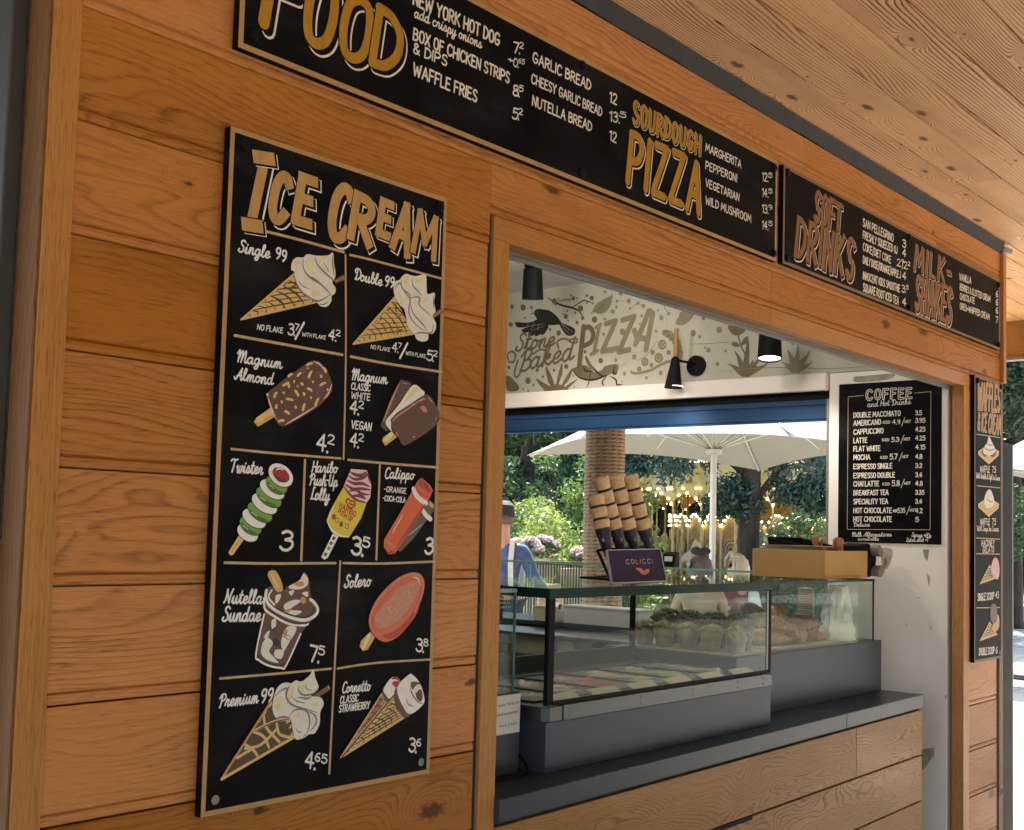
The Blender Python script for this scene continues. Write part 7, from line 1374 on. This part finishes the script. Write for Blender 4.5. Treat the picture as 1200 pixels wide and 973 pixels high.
def person(loc, rz, label, pose, skin, top, legs, hair, arm_r=None, arm_l=None, sleeve=True, s=1.0):
    t = empty('person', loc, rz, label, 'person'); t.scale = (s, s, s)
    sit = pose == 'sit'; pz = .50 if sit else .95; V_ = {}; E_ = []
    def v(k, p_, r): V_[k] = (p_, r)
    v('pel', (0, 0, pz), (.145, .10)); v('spi', (0, -.01, pz + .20), (.135, .09)); v('che', (0, 0, pz + .40), (.165, .105)); v('nb', (0, -.01, pz + .53), .062); v('nt', (0, .01, pz + .61), .055); v('jaw', (0, .03, pz + .67), (.068, .082)); v('hd', (0, .02, pz + .74), (.076, .092)); v('ht', (0, .015, pz + .80), (.05, .06))
    E_ += [('pel', 'spi'), ('spi', 'che'), ('che', 'nb'), ('nb', 'nt'), ('nt', 'jaw'), ('jaw', 'hd'), ('hd', 'ht')]
    v('nose', (0, .125, pz + .705), .012); E_.append(('hd', 'nose'))
    arms = {}
    for sd_, k in ((-1, 'l'), (1, 'r')):
        sh, el, wr = (sd_ * .185, -.005, pz + .46), (sd_ * .235, -.03, pz + .20), (sd_ * .22, .10, pz - .01)
        ov = arm_r if k == 'r' else arm_l
        if ov: el, wr = ov
        arms[k] = (sh, el, wr); v('sh' + k, sh, .058); v('el' + k, el, .042); v('wr' + k, wr, .028); d = (Vector(wr) - Vector(el)).normalized(); hp = Vector(wr) + d * .07; v('pa' + k, tuple(hp), (.036, .018)); E_ += [('che', 'sh' + k), ('sh' + k, 'el' + k), ('el' + k, 'wr' + k), ('wr' + k, 'pa' + k)]
        sidev = d.cross(Vector((0, 0, 1))); sidev = sidev.normalized() if sidev.length > .1 else Vector((0, 1, 0))
        for f in range(4):
            o_ = sidev * (f - 1.5) * .019; b1 = hp + d * .03 + o_; L_ = (.038, .045, .042, .032)[f]; b2 = b1 + d * L_ + Vector((0, 0, -.006)); b3 = b2 + d * L_ * .6 + Vector((0, 0, -.014)); v('f%d%s' % (f, k), tuple(b1), .009); v('g%d%s' % (f, k), tuple(b2), .008); v('h%d%s' % (f, k), tuple(b3), .007); E_ += [('pa' + k, 'f%d%s' % (f, k)), ('f%d%s' % (f, k), 'g%d%s' % (f, k)), ('g%d%s' % (f, k), 'h%d%s' % (f, k))]
        th = hp - d * .03 + sidev * .04 * (-sd_); v('t' + k, tuple(th), .010); v('u' + k, tuple(th + d * .04 + sidev * .012 * (-sd_)), .008); E_ += [('pa' + k, 't' + k), ('t' + k, 'u' + k)]
        hi = (sd_ * .092, 0, pz - .04)
        kn, an, to = ((sd_ * .11, .44, .50), (sd_ * .11, .42, .09), (sd_ * .11, .58, .04)) if sit else ((sd_ * .10, .02, .50), (sd_ * .105, -.03, .09), (sd_ * .12, .12, .035))
        v('hi' + k, hi, .088); v('kn' + k, kn, .058); v('an' + k, an, .040); v('to' + k, to, .036); E_ += [('pel', 'hi' + k), ('hi' + k, 'kn' + k), ('kn' + k, 'an' + k), ('an' + k, 'to' + k)]
    skin_obj('body', V_, E_, skin, t)
    gr = lambda r, f, a: tuple(x * f + a for x in r) if isinstance(r, tuple) else r * f + a
    ks = ['pel', 'spi', 'che', 'nb'] + [a + k for k in 'lr' for a in (('sh', 'el', 'wr') if sleeve else ('sh', 'el'))]; T = {k: (V_[k][0], gr(V_[k][1], 1.10, .010)) for k in ks}; T['nb'] = ((0, -.01, pz + .515), .075)
    if not sleeve:
        for k in 'lr': a0_, a1_ = Vector(V_['sh' + k][0]), Vector(V_['el' + k][0]); T['el' + k] = (tuple(a0_.lerp(a1_, .6)), .062)
    skin_obj('shirt', T, [e for e in E_ if e[0] in T and e[1] in T], top, t)
    ks = ['pel'] + [a + k for k in 'lr' for a in ('hi', 'kn', 'an')]; T = {k: (V_[k][0], gr(V_[k][1], 1.10, .012)) for k in ks}; skin_obj('trousers', T, [e for e in E_ if e[0] in T and e[1] in T], legs, t)
    for k in 'lr': to, an = V_['to' + k][0], V_['an' + k][0]; skin_obj('shoe', {'a': ((an[0], an[1] - .03, .05), .045), 'b': ((to[0], to[1], .042), .042), 'c': ((to[0], to[1] + .04, .035), .033)}, [('a', 'b'), ('b', 'c')], M['navy'], t, 1)
    b = MB()
    for sd_ in (-1, 1): b.ball((sd_ * .032, .100, pz + .735), .011, 8)
    b.build('eyes', M['ink'], t)
    return t, pz, V_
pm = far(590, 600, 10.5); f2 = lambda x, d: Vector(W(x, d))
fwd = (f2(640, 12.0) - Vector((pm[0], pm[1], 0))).normalized(); rz = math.atan2(fwd.y, fwd.x) - math.pi / 2
man, pz, V_ = person((pm[0], pm[1], 0), rz, 'man seen from behind in a dark cap and blue sweatshirt with pale backpack straps', 'stand', M['skin'], M['denim'], M['navy'], None, arm_r=((.27, .02, 1.17), (.33, .24, 1.06)), s=1.035)
b = MB(); Mx = Matrix.Identity(4); b.lathe([(.104, -.01), (.106, .03), (.094, .085), (.055, .118), (.001, .125)], (0, .02, pz + .735), 24, 0, Matrix.Diagonal((.86, 1.04, 1, 1))); b.hexa([(-.075, .10, pz + .735), (.075, .10, pz + .735), (.05, .21, pz + .722), (-.05, .21, pz + .722)], [(-.075, .10, pz + .745), (.075, .10, pz + .745), (.05, .21, pz + .731), (-.05, .21, pz + .731)]); b.build('cap', M['capcloth'], man, smooth='angle')
b = MB(); b.lathe([(.092, -.075), (.098, -.03), (.098, 0)], (0, .008, pz + .735), 20, 0, Matrix.Diagonal((.86, 1.0, 1, 1))); b.build('hair', M['hairgrey'], man, smooth=True)
b = MB()
for sx in (-.11, .11):
    P_ = [Vector((sx * 1.1, -.15, pz + .10)), Vector((sx, -.145, pz + .36)), Vector((sx, -.09, pz + .535)), Vector((sx, .07, pz + .54)), Vector((sx * 1.1, .15, pz + .36)), Vector((sx * 1.35, .13, pz + .12))]
    for a, c in zip(P_[:-1], P_[1:]): b.hexa([a + Vector((-.022, 0, 0)), a + Vector((.022, 0, 0)), a + Vector((.022, .012, .008)), a + Vector((-.022, .012, .008))], [c + Vector((-.022, 0, 0)), c + Vector((.022, 0, 0)), c + Vector((.022, .012, .008)), c + Vector((-.022, .012, .008))])
b.build('backpack_strap', M['strap'], man, bevel=.004)
mw = man.matrix_basis
bag_p = Vector((pm[0], pm[1], 0)) + Matrix.Rotation(rz, 3, 'Z') @ (Vector((.33, .36, .93)) * 1.035)
t = empty('paper_bag', tuple(bag_p), rz + .5, 'brown and white paper bag in the hand of the man with the cap', 'bag')
b = MB(); q0 = [(-.10, -.05, -.10), (.10, -.05, -.10), (.10, .05, -.10), (-.10, .05, -.10)]; q1 = [(-.115, -.055, .06), (.105, -.06, .05), (.11, .06, .06), (-.11, .05, .05)]; q2 = [(-.09, -.02, .19), (.08, -.03, .20), (.085, .02, .19), (-.085, .015, .20)]
b.hexa(q0, q1); b.hexa([(x, y, z + .0005) for x, y, z in q1], q2); b.build('bag', plain('bag_kraft', (.55, .40, .27), .75, var=.2, scale=14, bump=.5, bscale=18), t, bevel=.008)
b = MB(); b.hexa([(-.03, -.066, -.03), (.07, -.068, -.03), (.07, -.064, -.03), (-.03, -.062, -.03)], [(-.03, -.072, .04), (.07, -.074, .04), (.07, -.066, .04), (-.03, -.064, .04)]); b.build('label_patch', M['whitec'], t)
b = MB()
# seated women and their chairs
def chair(p_, rz, lb):
    t = empty('cafe_chair', p_, rz, lb, 'chair', 'cafe chairs under the parasol'); b = MB(); b.box(-.21, .21, -.2, .22, .432, .452); b.build('seat', M['pale_picket'], t, bevel=.006); b = MB(); b.hexa([(-.2, -.22, .60), (.2, -.22, .60), (.2, -.20, .60), (-.2, -.20, .60)], [(-.2, -.26, .82), (.2, -.26, .82), (.2, -.24, .82), (-.2, -.24, .82)]); b.build('backrest', M['pale_picket'], t, bevel=.006)
    for x, y in ((-.19, -.2), (.19, -.2), (-.19, .2), (.19, .2)): b = MB(); b.tube([(x, y, 0), (x, y, .432)] if y > 0 else [(x, y, 0), (x, y, .44), (x, y - .035, .82)], .013, 8); b.build('leg', M['iron'], t, smooth=True)
    return t
for (x, d, hairm, topm, lb, lift) in ((822, 12.6, 'hairgrey', 'tanc', 'seated woman, grey brown hair with a black bow, left of the parasol pole', 0), (866, 13.2, 'blonde', 'maroonc', 'seated woman with blonde hair in a maroon top, right of the parasol pole', 0)):
    q = far(x, 600, d); v_ = Vector((ROT[2][0], ROT[2][1], 0)); rz = math.atan2(v_.y, v_.x) - math.pi / 2 + (.35 if x > 840 else -.2); sc_ = 1.0
    chair((q[0], q[1], 0), rz, 'pale cafe chair under the woman with %s hair' % ('grey brown' if x < 840 else 'blonde'))
    w_, pz, V_ = person((q[0], q[1], 0), rz, lb, 'sit', M['skin'], M[topm], M['whitec'] if x > 840 else M['navy'], None, arm_r=((.25, .06, .72), (.20, .28, .70)), arm_l=((-.25, .06, .72), (-.18, .28, .70)), sleeve=x < 840, s=1.07)
    b = MB(); 
    for k in range(26):
        a = math.pi + (k / 25) * math.pi * 1.0; a2 = a; b.tube([(0.02 * math.cos(a), .015 + .02 * math.sin(a), pz + .838), (.085 * math.cos(a), .015 + .10 * math.sin(a), pz + .77), (.102 * math.cos(a), .01 + .112 * math.sin(a), pz + .68), (.105 * math.cos(a + .1 * math.sin(k * 2.1)), .0 + .105 * math.sin(a), pz + (.50 if x < 840 else .58) + .02 * math.sin(k * 1.7))], [.016, .020, .022, .006], 6)
    b.lathe([(.093, 0), (.096, .03), (.075, .075), (.001, .105)], (0, .012, pz + .745), 20, 0, Matrix.Diagonal((.86, 1.05, 1, 1))); b.build('hair', M[hairm], w_, smooth=True)
    if x < 840:
        b = MB(); b.ball((.04, -.06, pz + .865), (.06, .02, .038), 8); b.ball((-.04, -.06, pz + .865), (.06, .02, .038), 8); b.ball((0, -.06, pz + .855), .025, 8); b.build('bow', M['capcloth'], w_, smooth=True)
    else:
        b = MB(); b.hexa([(.05, -.13, pz + .25), (.24, -.11, pz + .25), (.24, -.06, pz + .25), (.05, -.09, pz + .25)], [(.06, -.12, pz + .47), (.19, -.09, pz + .47), (.19, -.05, pz + .47), (.06, -.08, pz + .47)]); b.build('shawl', M['whitec'], w_, bevel=.03)
